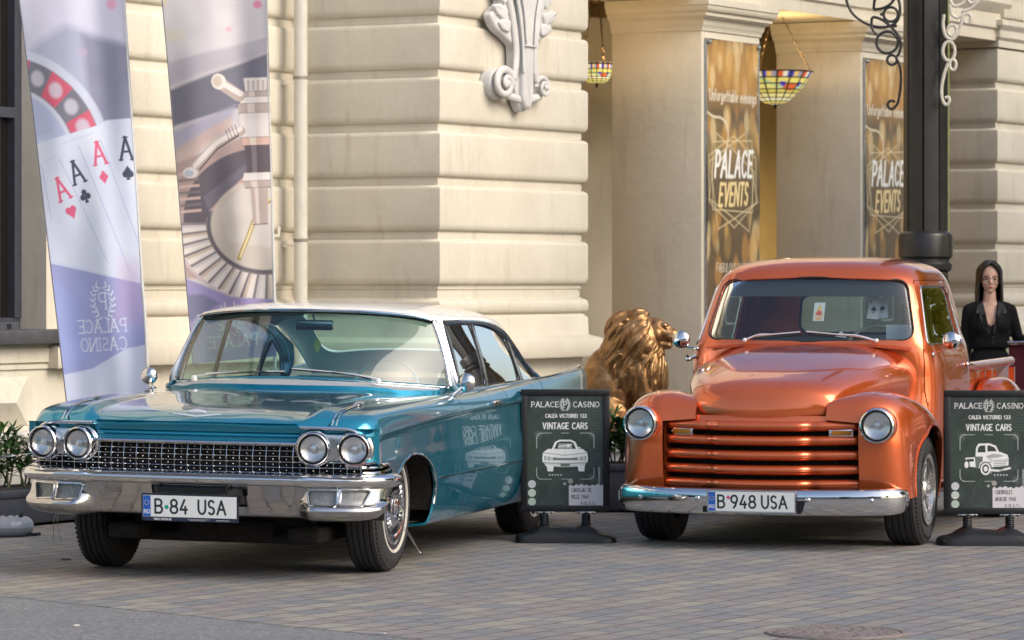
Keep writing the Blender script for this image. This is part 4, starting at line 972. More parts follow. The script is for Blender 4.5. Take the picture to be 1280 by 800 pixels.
# ---- wings: a rib swept over the wheel
WC = np.array([.80, .335]); RA_ = .395
fs = [(.20, .30), (.168, .42), (.150, .55), (.146, .68), (.162, .78), (.205, .86), (.285, .915), (.42, .935), (.58, .925), (.75, .885), (.92, .815), (1.08, .71), (1.21, .585), (1.30, .45), (1.37, .32), (1.42, .24)]
fc = curve(fs, 120)
def wing(s, fc, WC, RA_, xin, xout, drop=0.0):
    rows_ = []
    for i, (cy, cz) in enumerate(fc):
        d = np.array([cy, cz])-WC; L = np.linalg.norm(d); dn = d/L
        e = WC+dn*RA_*np.array([1, 1]); f = i/(len(fc)-1)
        xi = xin(cy, cz, f); xo = xout(cy, cz, f)
        x1 = xi+(xo-xi)*.40; r = []
        for t in np.linspace(0, 1, 18)[:-1]: r.append((xi+(x1-xi)*t, cy, cz, t))
        for a in np.linspace(0, PI/2, 26):
            x = x1+(xo-x1)*math.sin(a)**.85; k = 1-math.cos(a)**.8; p = np.array([cy, cz])*(1-k)+(e)*k
            r.append((x, p[0], p[1], 1))
        r = np.array(r); inner = (r[:, 3] < 1); r[:, 2] -= drop*(1-r[:, 3])**1.6*min(1, max(0, cy-.19)/.22)*min(1, max(0, cz-.78)/.1)
        rows_.append(np.c_[s*r[:, 0], r[:, 1], r[:, 2]])
    return np.array(rows_)
def xin(cy, cz, f):
    if cz < .762 and cy < .4: return .60
    if cy < .4: return .60-.20*min(1, (cz-.762)/.006)
    return .40+.30*min(1, (cy-.4)/.9)
def xout(cy, cz, f): return .885+.035*min(1, max(0, (cy-.15)/.3))-.05*max(0, (cy-1.1)/.3)
for s in (1, -1):
    G = wing(s, fc, WC, RA_, xin, xout, .065)
    w_ = panel('wing', G, Cp, tk_, flip=s > 0, flange=.02)
    a = np.linspace(-.25, PI+.1, 40)
    l = MB(); pts = G[:, -1]; l.tube(pts, .008, 6); l.build('wing_lip', Cp, w_)
    l = MB(); n = 24; P = np.array([[(s*x, WC[0]+.43*math.cos(t), WC[1]+.43*math.sin(t)) for t in np.linspace(-.1, PI+.1, n)] for x in (.86, .45)]); l.grid(P, flip=s > 0)
    l.add([(s*.45, WC[0]+.43*math.cos(t), WC[1]+.43*math.sin(t)) for t in np.linspace(0, PI, 20)], [list(range(20))]); l.build('wheel_well', M['rust'], tk_)
    make_wheel('wheel', tk_, (s*.775, .80, .335), s, .335, .235, .205, 'alloy'); make_wheel('wheel', tk_, (s*.775, 3.70, .335), s, .335, .235, .205, 'alloy')
    lamp_unit('headlight', tk_, (s*.722, .096, .742), .088, s*.05, ring=.018)
    l = MB(); l.lathe([(.110, .06), (.108, .0), (.104, -.004)], 48, Mx((s*.722, .112, .742), rz=s*.05), axis='y', caps=False); l.build('headlight_collar', Cp, w_)
# apron between wings and bonnet lip, grille surround
l = MB()
def gpy(x, d=0): return .125+.10*(abs(x)/.6)**2.2+d
P = [[(x, gpy(x, d), z) for x in np.linspace(-.62, .62, 60)] for d, z in [(.03, .792), (.022, .775), (.02, .755), (.06, .75)]]
l.grid(np.array(P), flip=True); l.build('hood_lip', Cp, tk_)
l = MB(); P = [[(x, gpy(x, .09), z) for x in np.linspace(-.64, .64, 30)] for z in (.77, .26)]; l.grid(np.array(P), flip=True); l.bb(-.45, .45, .30, .35, .26, .74); l.build('grille_backing', M['black'], tk_, smooth=False)
l = MB()
for k in range(40): x = -.44+k*.0226; l.bb(x-.002, x+.002, .265, .30, .33, .72)
l.build('radiator', simple('radiator_grey', (.03, .03, .032), .6), tk_, smooth=False)
for s in (1, -1):
    l = MB(); P = [[(s*x, gpy(.6, d)-.01, z) for z in np.linspace(.345, .765, 12)] for x, d in [(.612, .06), (.606, .00), (.592, -.004), (.590, .07)]]; l.grid(np.array(P), flip=s < 0); l.build('grille_side', Cp, tk_)
for k, z in enumerate([.738, .652, .564, .478, .392]):
    W_ = .600+.007*k; h = .031; pr = [(.055, .030), (.004, .026), (-.012, .018), (-.020, .008), (-.021, -.004), (-.014, -.016), (.0, -.026), (.012, -.031), (.05, -.031)]
    P = []
    for d, dz in curve(pr, 24):
        row = []
        for x in np.linspace(-W_, W_, 110):
            ax = abs(x); dip = .018*math.exp(-((ax-.31)/.040)**2)-.026*(1/(1+math.exp((ax-.30)/.022)))      # centre section steps forward past a soft crease
            end = .045*max(0, (ax-W_+.03)/.03)**2
            row.append((x, gpy(x, d+dip)+end, z+dz-.006*(1-(ax/.6)**2)))
        P.append(row)
    l = MB(); l.grid(np.array(P)); l.build('grille_bar', Cp, tk_)
for s in (1, -1):
    c = (s*.485, gpy(.485)+.012, .695)
    l = MB(); l.box((0, 0, 0), (.150, .03, .046), Mx(c, rz=s*.25), bev=.006); pl = l.build('parking_lamp', M['chrome_old'], tk_)
    l = MB(); l.box((0, -.013, 0), (.118, .016, .028), Mx(c, rz=s*.25), bev=.004); l.build('amber_lens', M['amber'], pl)
    l = MB()
    for q in (-1, 1): l.sphere((q*.067, -.016, 0), .005, 6, Mx(c, rz=s*.25))
    l.build('screw', M['chrome'], pl)
# ---- bumper
bp = np.array([(0, -.01), (.30, -.005), (.55, .02), (.71, .060), (.80, .105), (.848, .165), (.860, .23)]); fullp = np.concatenate([bp[::-1]*[-1, 1], bp[1:]]); path = curve(fullp, 130)
tn = np.gradient(path, axis=0); tn /= np.linalg.norm(tn, axis=1)[:, None]; nn = np.c_[tn[:, 1], -tn[:, 0]]
pr = curve([(-.035, .364), (-.008, .365), (.012, .357), (.025, .335), (.028, .295), (.025, .258), (.014, .222), (-.004, .208), (-.03, .208)], 26); P = np.zeros((26, len(path), 3))
for j, (d, z) in enumerate(pr):
    P[j, :, :2] = path+nn*d; kk = np.clip((np.abs(path[:, 0])-.80)/.085, 0, 1); zc_ = .2865; P[j, :, 2] = zc_+(z-zc_)*(1-.22*kk**2)-.012*(1-(path[:, 0]/.88)**2)+.012
bump = panel('bumper', P, M['chrome'], tk_, flange=.012)
for x in (-.70, -.335, .335, .70): l = MB(); l.sphere((x, float(np.interp(x, path[:, 0], path[:, 1]))-.025, .305), (.016, .010, .016), 8); l.build('bumper_bolt', M['chrome_old'], bump)
l = MB()
for s in (1, -1): l.bb(s*.33-.03, s*.33+.03, .02, .6, .25, .34)
l.build('bumper_bracket', M['black'], bump, smooth=False)
number_plate(tk_, (.0, -.055, .292), (('B', .078), ('948', .212), ('USA', .400)), (.122, .080, (.62, .10, .22)), M['chrome_old'])
l = MB(); l.bb(-.30, -.27, -.04, -.02, .225, .26); l.build('plate_bracket', M['blackplastic'], tk_)
l = MB(); l.prism([(.27, 0), (.32, 0), (.30, -.075), (.272, -.075)], .004, Mx((0, -.045, .30), rx=PI/2)); l.build('plate_bracket', M['blackplastic'], tk_)
# ---- cab
ct = np.array([(.28, .800, 1.34, 2.80, 8), (.60, .808, 1.38, 2.81, 8), (.90, .806, 1.42, 2.81, 8), (1.08, .796, 1.43, 2.80, 8.5), (1.17, .780, 1.44, 2.80, 9), (1.24, .752, 1.455, 2.80, 9.5), (1.32, .728, 1.485, 2.80, 9.5), (1.45, .698, 1.54, 2.79, 9), (1.58, .662, 1.60, 2.77, 8),
               (1.64, .636, 1.635, 2.74, 6.5), (1.685, .590, 1.69, 2.68, 5.2), (1.715, .520, 1.76, 2.60, 3.8), (1.735, .42, 1.86, 2.50, 3.4), (1.746, .28, 1.98, 2.40, 3), (1.750, .13, 2.1, 2.28, 2.5), (1.751, .002, 2.19, 2.20, 2)])
tlev = np.arange(len(ct)); rowsC = []
NA = 420
for t in np.r_[np.linspace(0, 3, 60), np.linspace(3, 8, 110)[1:], np.linspace(8, 15, 50)[1:]]:
    z, w_, yf, yr, n = pchip(tlev, ct, np.array([t]))[0]; a = np.linspace(0, 2*PI, 1600, endpoint=False)-PI/2; cy, ry_ = (yf+yr)/2, (yr-yf)/2
    x = w_*np.sign(np.cos(a))*np.abs(np.cos(a))**(2/n); y = cy+ry_*np.sign(np.sin(a))*np.abs(np.sin(a))**(2/n)
    q = np.c_[x, y]; q = np.concatenate([q, q[:1]]); d = np.r_[0, np.cumsum(np.linalg.norm(np.diff(q, axis=0), axis=1))]; u = np.linspace(0, d[-1], NA+1)
    x = np.interp(u, d, q[:, 0]); y = np.interp(u, d, q[:, 1])
    front = np.clip((cy-y)/ry_, 0, 1); y = y-.05*front**2*(1-(x/w_)**2)*np.clip((z-1.0)/.2, 0, 1)*(w_/.7)
    rowsC.append(np.c_[x, y, np.full(NA+1, z)])
CG = np.array(rowsC).transpose(1, 0, 2)                    # around, up
wsP = rpoly([(-.672, 1.228), (0, 1.216), (.672, 1.228), (.588, 1.600), (0, 1.619), (-.588, 1.600)], [.07, 1.0, .07, .085, 1.2, .085], 8)
dw = rpoly([(1.515, 1.195), (2.50, 1.195), (2.46, 1.56), (1.70, 1.56)], [.03, .05, .09, .05], 6)
dr = rpoly([(1.50, .36), (2.60, .36), (2.64, 1.10), (2.60, 1.60), (1.665, 1.60), (1.475, 1.17), (1.47, .9)], [.05, .10, .4, .10, .05, .3, .4], 8)
rwP = rpoly([(-.38, 1.25), (.38, 1.25), (.36, 1.50), (-.36, 1.50)], .07)
fr = lambda V: V[:, 1] < 2.0; bk = lambda V: V[:, 1] > 2.2; rt = lambda V: V[:, 0] > 0; lf = lambda V: V[:, 0] < 0
cab = panel('cab', CG, Cp, tk_, [('xz', wsP, 'cut', fr), ('xz', rwP, 'cut', bk), ('yz', dr, 'cut', rt), ('yz', dr, 'cut', lf)], flange=.018)
panel('windscreen', CG, M['glass_clear'], tk_, [('xz', wsP, 'keep', fr)], flange=0, offset=.012)
panel('rear_window', CG, M['glass'], tk_, [('xz', rwP, 'keep', bk)], flange=0, offset=.012)
cb = BVHTree.FromPolygons([tuple(v) for v in CG.reshape(-1, 3)], grid_faces(*CG.shape[:2]))
pts = project(cb, wsP, 'xz', -1, -.001); l = MB(); l.tube(pts, .0055, 8, closed=True, up=(0, 1, 0)); l.build('windscreen_seal', M['gasket'], cab)
pts = project(cb, rwP, 'xz', 1, -.001); l = MB(); l.tube(pts, .010, 6, closed=True, up=(0, 1, 0)); l.build('rear_seal', M['gasket'], cab)
drs = dr.mean(0)+(dr-dr.mean(0))*np.array([.992, .994])
for s, c_ in ((1, rt), (-1, lf)):
    d = panel('door', CG, Cp, tk_, [('yz', dw, 'cut', c_), ('yz', drs, 'keep', c_)], flange=.016)
    panel('door_window', CG, M['glass'], d, [('yz', dw, 'keep', c_)], flange=0, offset=.010)
    pts = project(cb, dw, 'yz', s, .001); l = MB(); l.tube(pts, .007, 8, closed=True, up=(1, 0, 0)); l.build('window_trim', M['chrome_old'], d)
    pts = project(cb, dr.mean(0)+(dr-dr.mean(0))*1.004, 'yz', s, -.010); l = MB(); l.tube(pts, .008, 5, closed=True, up=(1, 0, 0)); l.build('door_seal', M['gasket'], d)
    l = MB(); l.tube([(s*.803, 2.50, 1.055), (s*.845, 2.50, 1.055), (s*.850, 2.46, 1.056), (s*.846, 2.36, 1.058)], [.010, .010, .011, .007], 8); l.sphere((s*.806, 2.50, 1.055), (.010, .024, .020), 8); l.build('handle', M['chrome'], d)
    l = MB(); P = np.array([[(s*x, y, z) for y in np.linspace(1.40, 3.25, 10)] for x, z in [(.76, .36), (.86, .352), (.895, .34), (.90, .315), (.89, .27)]]); l.grid(P, flip=s < 0); l.build('running_board', Cp, tk_)
    # mirrors on long chrome stalks
    b0 = (s*.765, 1.56, 1.135) if s > 0 else (-.735, 1.50, 1.165); c0 = (.892 if s > 0 else -.842, 1.50, 1.222)
    l = MB(); l.tube(curve([b0, (s*.84, 1.52, (b0[2]+c0[2])/2-.006), (c0[0], c0[1]+.01, c0[2])], 10), .0055, 8); l.sphere(b0, (.016, .022, .016), 8); m_ = l.build('door_mirror', M['chrome'], tk_)
    l = MB(); l.lathe([(.0005, -.022), (.030, -.018), (.050, -.007), (.056, .004), (.050, .010), (.0005, .011)], 32, Mx(c0, rz=-s*.1), axis='y', caps=False); l.build('mirror_head', M['chrome'], m_)
l = MB(); l.tube([(-.742, 1.50, 1.12), (-.785, 1.485, 1.10), (-.80, 1.47, 1.125)], [.012, .014, .008], 8); l.sphere((-.79, 1.475, 1.098), (.020, .014, .014), 6); l.build('spot_lamp_bracket', M['chrome'], tk_)
# cowl strip between bonnet and cab
l = MB(); P = [[(x, 1.40+d-.02*(1-(x/.72)**2), zz-.04*abs(x/.72)**3) for x in np.linspace(-.655, .655, 50)] for d, zz in [(-.02, 1.190), (.02, 1.205), (.05, 1.212), (.09, 1.205)]]; l.grid(np.array(P), flip=False); l.build('cowl', Cp, tk_)
# wipers
def tws(x, z, off=.016):
    h = cb.ray_cast(Vector((x, -3, z)), Vector((0, 1, 0)))[0]; return np.array([h.x, h.y-off, h.z])
for a, t0, t1 in (((-.40, 1.212), (-.40, 1.236), (-.045, 1.272)), ((.44, 1.212), (.42, 1.234), (-.005, 1.275))):
    b0 = tws(a[0], 1.222, .012); p0, p1 = tws(*t0), tws(*t1); m = (p0+p1)/2
    l = MB(); l.lathe([(.014, .0), (.014, -.018), (.008, -.024), (.0005, -.025)], 12, Mx(b0), axis='y', caps=False)
    l.tube(curve([b0+[0, -.014, 0], p0*.5+m*.5+[0, -.016, .010], m+[0, -.010, .004]], 14), np.linspace(.007, .005, 14), 8); wv_ = l.build('wiper', M['wipermetal'], cab)
    l = MB(); l.tube(curve([p0*.85+p1*.15, m, p1], 14), .004, 6); l.build('wiper_blade', M['gasket'], wv_)
    l = MB(); l.tube(curve([p0*.85+p1*.15+[0, -.007, .003], m+[0, -.012, .005], p1+[0, -.007, .003]], 14), .0045, 6); l.build('wiper_arm', M['wipermetal'], wv_)
# interior
g_ = simple('grey_cab_trim', (.16, .17, .18), .7); l = MB(); l.bb(-.66, .66, 1.55, 1.72, 1.05, 1.20, bev=.03); l.bb(-.70, .70, 1.5, 1.58, .8, 1.1); l.build('dashboard', g_, tk_)
l = MB(); l.bb(-.62, .62, 2.38, 2.52, .60, 1.16, bev=.05); l.bb(-.62, .62, 1.95, 2.4, .55, .72, bev=.05); l.build('bench_seat', simple('tan_leather', (.22, .17, .13), .5), tk_)
l = MB(); l.bb(-.60, .60, 2.52, 2.60, 1.16, 1.24, bev=.02); l.bb(-.78, .78, 1.5, 2.78, .30, .36); l.build('cab_lining', g_, tk_)
HLc = CG[:, -60:].copy(); HLc[:, :, 2] -= .03; HLc[:, :, :2] = (HLc[:, :, :2]-[0, 2.2])*.965+[0, 2.2]; l = MB(); l.grid(HLc, flip=True); l.build('headliner', simple('grey_headliner', (.05, .052, .055), .9), tk_)
l = MB(); a = np.linspace(0, 2*PI, 44, endpoint=False); cc = np.array([.33, 1.86, 1.14]); e2 = np.array([0, .55, .83])
l.tube([cc+.20*(math.cos(t)*np.array([1, 0, 0])+math.sin(t)*e2) for t in a], .010, 8, closed=True); l.tube([cc-[.2, 0, 0], cc-[0, .03, 0], cc+[.2, 0, 0]], .008, 6); l.tube([cc, cc+[0, -.3, -.2]], .022, 8); l.build('steering_wheel', simple('ivory_wheel', (.5, .48, .42), .35), tk_)
l = MB(); l.bb(-.02, .13, 1.70, 1.72, 1.515, 1.565, bev=.008); l.tube([(.05, 1.71, 1.55), (.05, 1.67, 1.60)], .005, 6); l.build('rear_view_mirror', M['chrome_old'], tk_)
# stickers and papers behind the windscreen
def onglass(x, z, off=-.014): h = cb.ray_cast(Vector((x, -3, z)), Vector((0, 1, 0)))[0]; return (h.x, h.y-off, h.z)
A = Art(.07, .115, .0022, (.62, .66, .66)); A.poly([(.006, .03), (.035, .112), (.064, .03), (.05, .004), (.02, .004)], (.75, .42, .22)); A.disc((.035, .045), .018, (.62, .12, .08)); A.disc((.035, .078), .010, (.72, .55, .12)); A.seg([(.015, .03), (.055, .03)], .006, (.8, .72, .6)); 
p = onglass(.055, 1.40); A.sheet('windscreen_sticker', artmat('sticker_print', .6), tk_, lambda X, Y: np.stack([p[0]+X-.035, p[1]+.01+(Y-.057)*.50, p[2]+Y-.057], -1))
for k, (x, z, rz, red) in enumerate(((.36, 1.415, -.10, 0), (.41, 1.42, .06, 1))):     # playing cards standing on the dashboard
    A = Art(.075, .125, .002, (.78, .79, .78)); cc_ = (.03, .03, .035)
    A.poly([(.0375, .082), (.055, .058), (.048, .047), (.0375, .054), (.027, .047), (.020, .058)], cc_); A.seg([(.0375, .055), (.0375, .038)], .004, cc_); A.seg([(.03, .038), (.045, .038)], .003, cc_); A.text('A', .012, .100, .016, cc_, .16)
    c1, s1 = math.cos(rz), math.sin(rz); A.sheet('playing_card', artmat('card_print', .4), tk_, lambda X, Y: np.stack([x+(X-.037)*c1-(Y-.06)*s1, 1.68+.02*k+X*0+(Y)*.28, z+(X-.037)*s1+(Y-.06)*c1], -1))
l = MB(); l.bb(.46, .62, 1.60, 1.603, 1.215, 1.32); l.build('paper_notice', simple('pale_notice', (.5, .55, .58), .6), tk_)
l = MB(); l.prism([(-.03, 0), (.045, -.01), (.01, .035)], .003, Mx((.17, 1.57, 1.245), rx=PI/2)); l.build('paper_slip', simple('white_slip', (.75, .77, .78), .6), tk_)
# ---- bed and rear wings
for s in (1, -1):
    l = MB(); l.bb(s*.66-.015, s*.66+.015, 2.90, 4.75, .55, 1.015, bev=.006); l.tube([(s*.68, 2.88, 1.022), (s*.68, 4.78, 1.03)], .032, 14)
    for y in (2.95, 3.85, 4.72): l.bb(s*.70-.02, s*.70+.02, y-.02, y+.02, .58, .99)
    l.build('bed_side', Cp, tk_, sharp=30)
    fr_ = curve([(3.10, .34), (3.13, .52), (3.24, .74), (3.42, .89), (3.66, .945), (3.92, .90), (4.12, .77), (4.25, .58), (4.30, .36)], 80)
    G = wing(s, fr_, np.array([3.70, .335]), .40, lambda cy, cz, f: .70, lambda cy, cz, f: .935)
    panel('rear_wing', G, Cp, tk_, flip=s > 0, flange=.02)
    l = MB(); l.lathe([(.028, 0), (.032, .02), (.020, .04), (.0005, .042)], 16, Mx((s*.86, 4.31, .70)), axis='y', caps=False); l.build('tail_lamp', simple('red_lens', (.4, .01, .01), .2), tk_)
l = MB(); l.bb(-.66, .66, 2.9, 4.74, .55, .60); l.bb(-.66, .66, 2.89, 2.93, .55, .99); l.bb(-.66, .66, 4.70, 4.75, .50, .99); l.build('bed', Cp, tk_, smooth=False)
l = MB(); l.bb(-.42, .42, .30, 4.6, .28, .50); l.bb(-.75, .75, 1.5, 2.8, .26, .34); l.tube([(-.7, .80, .30), (.7, .80, .30)], .035, 8); l.tube([(-.7, 3.7, .335), (.7, 3.7, .335)], .04, 8); l.bb(-.15, .25, .6, 1.1, .20, .35, bev=.03); l.build('chassis', M['rust'], tk_, smooth=False)
# ============================================================ poster stands
WHT = (.70, .71, .70)
def sign(name_lines, X, Y, rz, label, kind):
    t = thing('poster_stand', label, 'sign', (X, Y, 0), rz, 'vintage car poster stands')
    W, H = .478, .690
    A = Art(W, H, .0022, (.034, .046, .045)); A.noise(.28, .09, 5 if kind == 'car' else 6); A.noise(.22, .025, 8); A.noise(.15, .006, 3)
    c = np.array((.035, .055, .036)); A.disc((.10, .34), .22, c, .5, 60); A.disc((.38, .52), .16, c, .4, 50)
    for k in range(9): A.seg(arc(.30, .06, .05+.014*k, .05+.014*k, 20, 200, 16), .0022, (.20, .23, .22), alpha=.35); A.seg(arc(.44, .66, .04+.018*k, .04+.018*k, 150, 300, 16), .002, (.22, .25, .24), alpha=.35)
    A.text('PALACE', .116, .612, .030, WHT, .115, 'serif', gap=.27, sx=1.12); A.text('CASINO', .368, .612, .030, WHT, .115, 'serif', gap=.27, sx=1.10); laurel(A, .239, .627, .036, WHT, k=.75)
    A.text('CALEA VICTORIEI 133', W/2+.005, .547, .0205, WHT, .19, gap=.2, sx=.86); A.text('VINTAGE CARS', W/2, .478, .036, WHT, .17, gap=.2, sx=.76)
    # smudged print: little gaps through the letters
    r = np.random.default_rng(4)
    for k in range(60): x, y = r.uniform(.08, .40), r.uniform(.48, .57); A.seg([(x, y), (x+r.uniform(-.008, .008), y+r.uniform(-.006, .006))], .0022, (.08, .10, .10), alpha=.7)
    fx0, fx1, fy0, fy1 = .065, .415, .170, .452; lw = .0032; fc_ = (.50, .53, .51)
    for cx, cy, a0 in ((fx0+.03, fy0+.03, 180), (fx1-.03, fy0+.03, 270), (fx1-.03, fy1-.03, 0), (fx0+.03, fy1-.03, 90)): A.seg(arc(cx, cy, .03, .03, a0, a0+90), lw, fc_)
    for x0, x1 in ((fx0+.03, .155), (.215, .262), (.33, fx1-.03)):
        A.seg([(x0, fy0), (x1, fy0)], lw, fc_, alpha=.8); A.seg([(x0, fy1), (x1, fy1)], lw, fc_, alpha=.8)
    for y0, y1 in ((fy0+.03, .24), (.36, fy1-.03)): A.seg([(fx0, y0), (fx0, y1)], lw, fc_); A.seg([(fx1, y0), (fx1, y1)], lw, fc_)
    for cx, cy in ((fx0+.01, fy1-.01), (fx1-.01, fy1-.01), (fx1-.01, fy0+.01)):
        for k in range(8): a = k*PI/4+.2; A.seg([(cx+.006*math.cos(a), cy+.006*math.sin(a)), (cx+.026*math.cos(a), cy+.026*math.sin(a))], .0016, fc_, alpha=.5)
    W_ = (.72, .73, .72); D_ = (.036, .048, .046)
    if kind == 'car':
        q = lambda pts: [(.239+x, .303+y) for x, y in pts]
        A.poly(q([(-.085, .045), (-.062, .095), (-.035, .108), (.035, .108), (.062, .095), (.085, .045)]), W_); A.poly(q([(-.068, .050), (-.050, .090), (-.03, .098), (.03, .098), (.050, .090), (.068, .050)]), D_)
        A.poly(q([(-.045, .055), (-.038, .085), (.036, .085), (.045, .055)]), (.32, .34, .33)); A.seg(q([(-.04, .066), (.04, .078)]), .006, W_, alpha=.8); A.disc((.239+.02, .303+.072), .009, W_)
        A.poly(q([(-.135, .03), (-.105, .052), (.105, .052), (.135, .03), (.140, -.005), (.137, -.030), (-.137, -.030), (-.140, -.005)]), W_)
        A.seg(q([(-.132, .028), (-.04, .018), (0, .012), (.04, .018), (.132, .028)]), .003, D_); A.seg(q([(0, .012), (0, .05)]), .002, D_, alpha=.8)
        A.poly(q([(-.128, .008), (-.040, -.003), (.040, -.003), (.128, .008), (.126, -.018), (-.126, -.018)]), (.16, .18, .17))
        for x in (-.112, -.085, .085, .112): A.disc((.239+x, .303-.006), .0105, W_); A.disc((.239+x, .303-.006), .0055, (.3, .32, .31))
        A.poly(q([(-.13, -.03), (.13, -.03), (.12, -.052), (.03, -.058), (-.03, -.058), (-.12, -.052)]), (.60, .61, .60)); A.seg(q([(-.13, -.032), (0, -.040), (.13, -.032)]), .003, D_); A.rect(.239-.028, .239+.028, .303-.055, .303-.036, (.12, .14, .13))
        for x in (-.115, .075): A.poly(q([(x, -.045), (x+.045, -.050), (x+.042, -.085), (x+.008, -.085)]), W_)
        A.seg(q([(.075, .062), (.092, .058)]), .006, W_)
        st = [(.145+k*.017, .196) for k in range(5)]
    else:
        q = lambda pts: [(.232+x, .300+y) for x, y in pts]
        A.poly(q([(-.075, .0), (-.070, .075), (-.055, .098), (.01, .100), (.05, .085), (.068, .05), (.068, .0)]), W_); A.poly(q([(-.062, .045), (-.058, .074), (-.045, .086), (-.015, .088), (-.012, .045)]), D_); A.poly(q([(-.002, .050), (-.002, .086), (.012, .088), (.042, .075), (.056, .052)]), D_)
        A.poly(q([(-.135, .012), (-.078, .016), (-.072, -.045), (-.125, -.040)]), W_); A.poly(q([(-.128, .004), (-.085, .007), (-.082, -.010), (-.122, -.012)]), D_); A.poly(q([(-.075, .02), (-.02, .02), (-.015, -.055), (-.072, -.050)]), (.13, .15, .14)); A.seg(q([(-.02, .04), (-.02, -.05)]), .004, W_)
        A.poly(q([(-.03, .030), (.02, .050), (.075, .048), (.12, .030), (.128, .005), (.125, -.035), (.02, -.045), (-.03, -.01)]), W_)
        A.poly(q([(-.01, .022), (.03, .036), (.07, .034), (.10, .022), (.05, .012), (.0, .008)]), (.35, .37, .36))
        A.poly(q([(-.055, -.05), (-.045, -.018), (-.015, .0), (.015, -.012), (.028, -.05), (.022, -.085), (.01, -.06)]), W_); A.disc((.232-.012, .300-.055), .038, D_, ry=.044); A.disc((.232-.012, .300-.055), .031, W_, ry=.037); A.disc((.232-.012, .300-.055), .021, D_, ry=.027); A.disc((.232-.012, .300-.055), .012, W_, ry=.016)
        for k in range(5): A.seg(q([(.038, -.004-.010*k), (.112, -.001-.010*k)]), .0035, (.10, .12, .11))
        A.disc((.232+.018, .300-.006), .011, D_); A.disc((.232+.018, .300-.006), .008, W_); A.disc((.232+.118, .300-.002), .009, D_); A.disc((.232+.118, .300-.002), .0065, W_)
        A.seg(q([(.01, -.062), (.07, -.066), (.135, -.05)]), .012, W_); A.disc((.232-.128, .300-.03), .020, D_, ry=.03); A.disc((.232-.128, .300-.03), .012, W_, ry=.02)
        A.disc((.232+.085, .300-.07), .016, D_, .5); st = [(.275+k*.018, .208) for k in range(5)]
    for x, y in st:
        a = np.arange(10)*PI/5+PI/2; rr = np.where(np.arange(10) % 2, .0026, .0062); A.poly(np.c_[x+rr*np.cos(a), y+rr*np.sin(a)], WHT)
    A.disc((.272, .158), .0155, (.32, .29, .26)); A.disc((.236, .142), .008, (.38, .38, .36))
    for k, (y, cl) in enumerate(((.140, (.55, .57, .62)), (.086, (.52, .58, .52)), (.032, (.42, .52, .45)))):
        A.disc((.036, y), .0235, cl); A.disc((.036, y), .018, tuple(v*.72 for v in cl), r0=.015)
        for j in range(3): A.seg([(.022, y+.007-.007*j), (.050, y+.007-.007*j)], .0022, tuple(v*.5 for v in cl))
    nt_ = [(.262+.003*math.sin(k*3.1), y) for k, y in enumerate(np.linspace(.004, .130, 12))]+[(x, .134+.005*math.sin(x*190)+.003*math.sin(x*61)) for x in np.linspace(.262, .474, 24)]+[(.474, .004)]
    A.poly(nt_, (.58, .56, .58)); ink = (.04, .04, .05)
    x0_ = .279
    for i, ln in enumerate(name_lines):
        A.text(ln, x0_+(0, 0, .058)[i], (.094, .052, .014)[i], (.0205, .0205, .017)[i], ink, .16, sx=.62, gap=.2, center=False, jig=.05, style='serif' if i < 2 else 'sans')
    A.text('PALACECASINO.RO', .452, .185, .010, (.55, .57, .55), .16, rot=PI/2, gap=.18)
    A.C *= 1.0
    P = t
    tl = R(-2); zb = .212
    bd = A.sheet('poster', M['art_print'], t, lambda X_, Y_: np.stack([X_-W/2, -.016-(0*Y_), Y_+zb], -1))
    l = MB(); l.bb(-.262, .262, -.012, .012, zb-.022, zb+H+.022, bev=.004); l.build('backboard', M['blackplastic'], t)
    l = MB(); f = .032
    for x0, x1, z0, z1 in ((-.272, .272, zb+H-.010, zb+H+.030), (-.272, .272, zb-.030, zb+.010), (-.272, -.232, zb+.008, zb+H-.008), (.232, .272, zb+.008, zb+H-.008)): l.bb(x0, x1, -.024, .014, z0, z1, bev=.006)
    l.build('frame', M['blackplastic'], t)
    for s in (-1, 1):
        l = MB(); l.lathe([(.026, .060), (.026, .100), (.030, .104), (.030, .112), (.026, .116)]+[(.0255+(.003 if k % 2 else 0), .118+.006*k) for k in range(8)]+[(.022, .168), (.022, .182)], 24, Mx((s*.128, 0, 0))); l.build('spring_post', M['blackplastic'], t, sharp=25)
        l = MB(); l.lathe([(.024, .150), (.0245, .151), (.0245, .162), (.024, .163)], 24, Mx((s*.128, 0, 0))); l.bb(s*.128-.06, s*.128+.06, -.020, .020, .172, .186, bev=.004); l.build('clamp', M['chrome_old'], t)
        for q in (-1, 1):
            l = MB(); l.lathe([(.006, 0), (.006, .012), (.0005, .013)], 8, Mx((s*.128+q*.045, -.020, .176), rx=PI/2)); l.build('bolt', M['gasket'], t)
    # water-filled base: wide, low, waisted, with moulded feet
    n, m = 70, 40; P = np.zeros((n, m, 3))
    for i, a in enumerate(np.linspace(0, 2*PI, n)):
        ca, sa = math.cos(a), math.sin(a); rx = .315*abs(ca)**.35*np.sign(ca); ry = .215*abs(sa)**.55*np.sign(sa); 
        ry *= .80+.20*abs(ca)**2
        for j, t_ in enumerate(np.linspace(0, 1, m)):
            k = (1-t_**2.0); h = .092*(1-(1-t_)**2.4)
            sc = (1-t_)
            xx = rx*sc**.55 if t_ < 1 else 0; yy = ry*sc**.7 if t_ < 1 else 0
            hh = .012+.034*min(1, t_*6)**.5+.046*math.exp(-((abs(xx)-.128)/.075)**2)*min(1, t_*2.2)+.020*(1-min(1, abs(xx)/.3))*min(1, t_*2)
            P[i, j] = (xx, yy, hh if t_ > 0 else 0.0)
    l = MB(); l.grid(P, flip=False); l.build('base', M['blackplastic'], t, sharp=60)
    return t
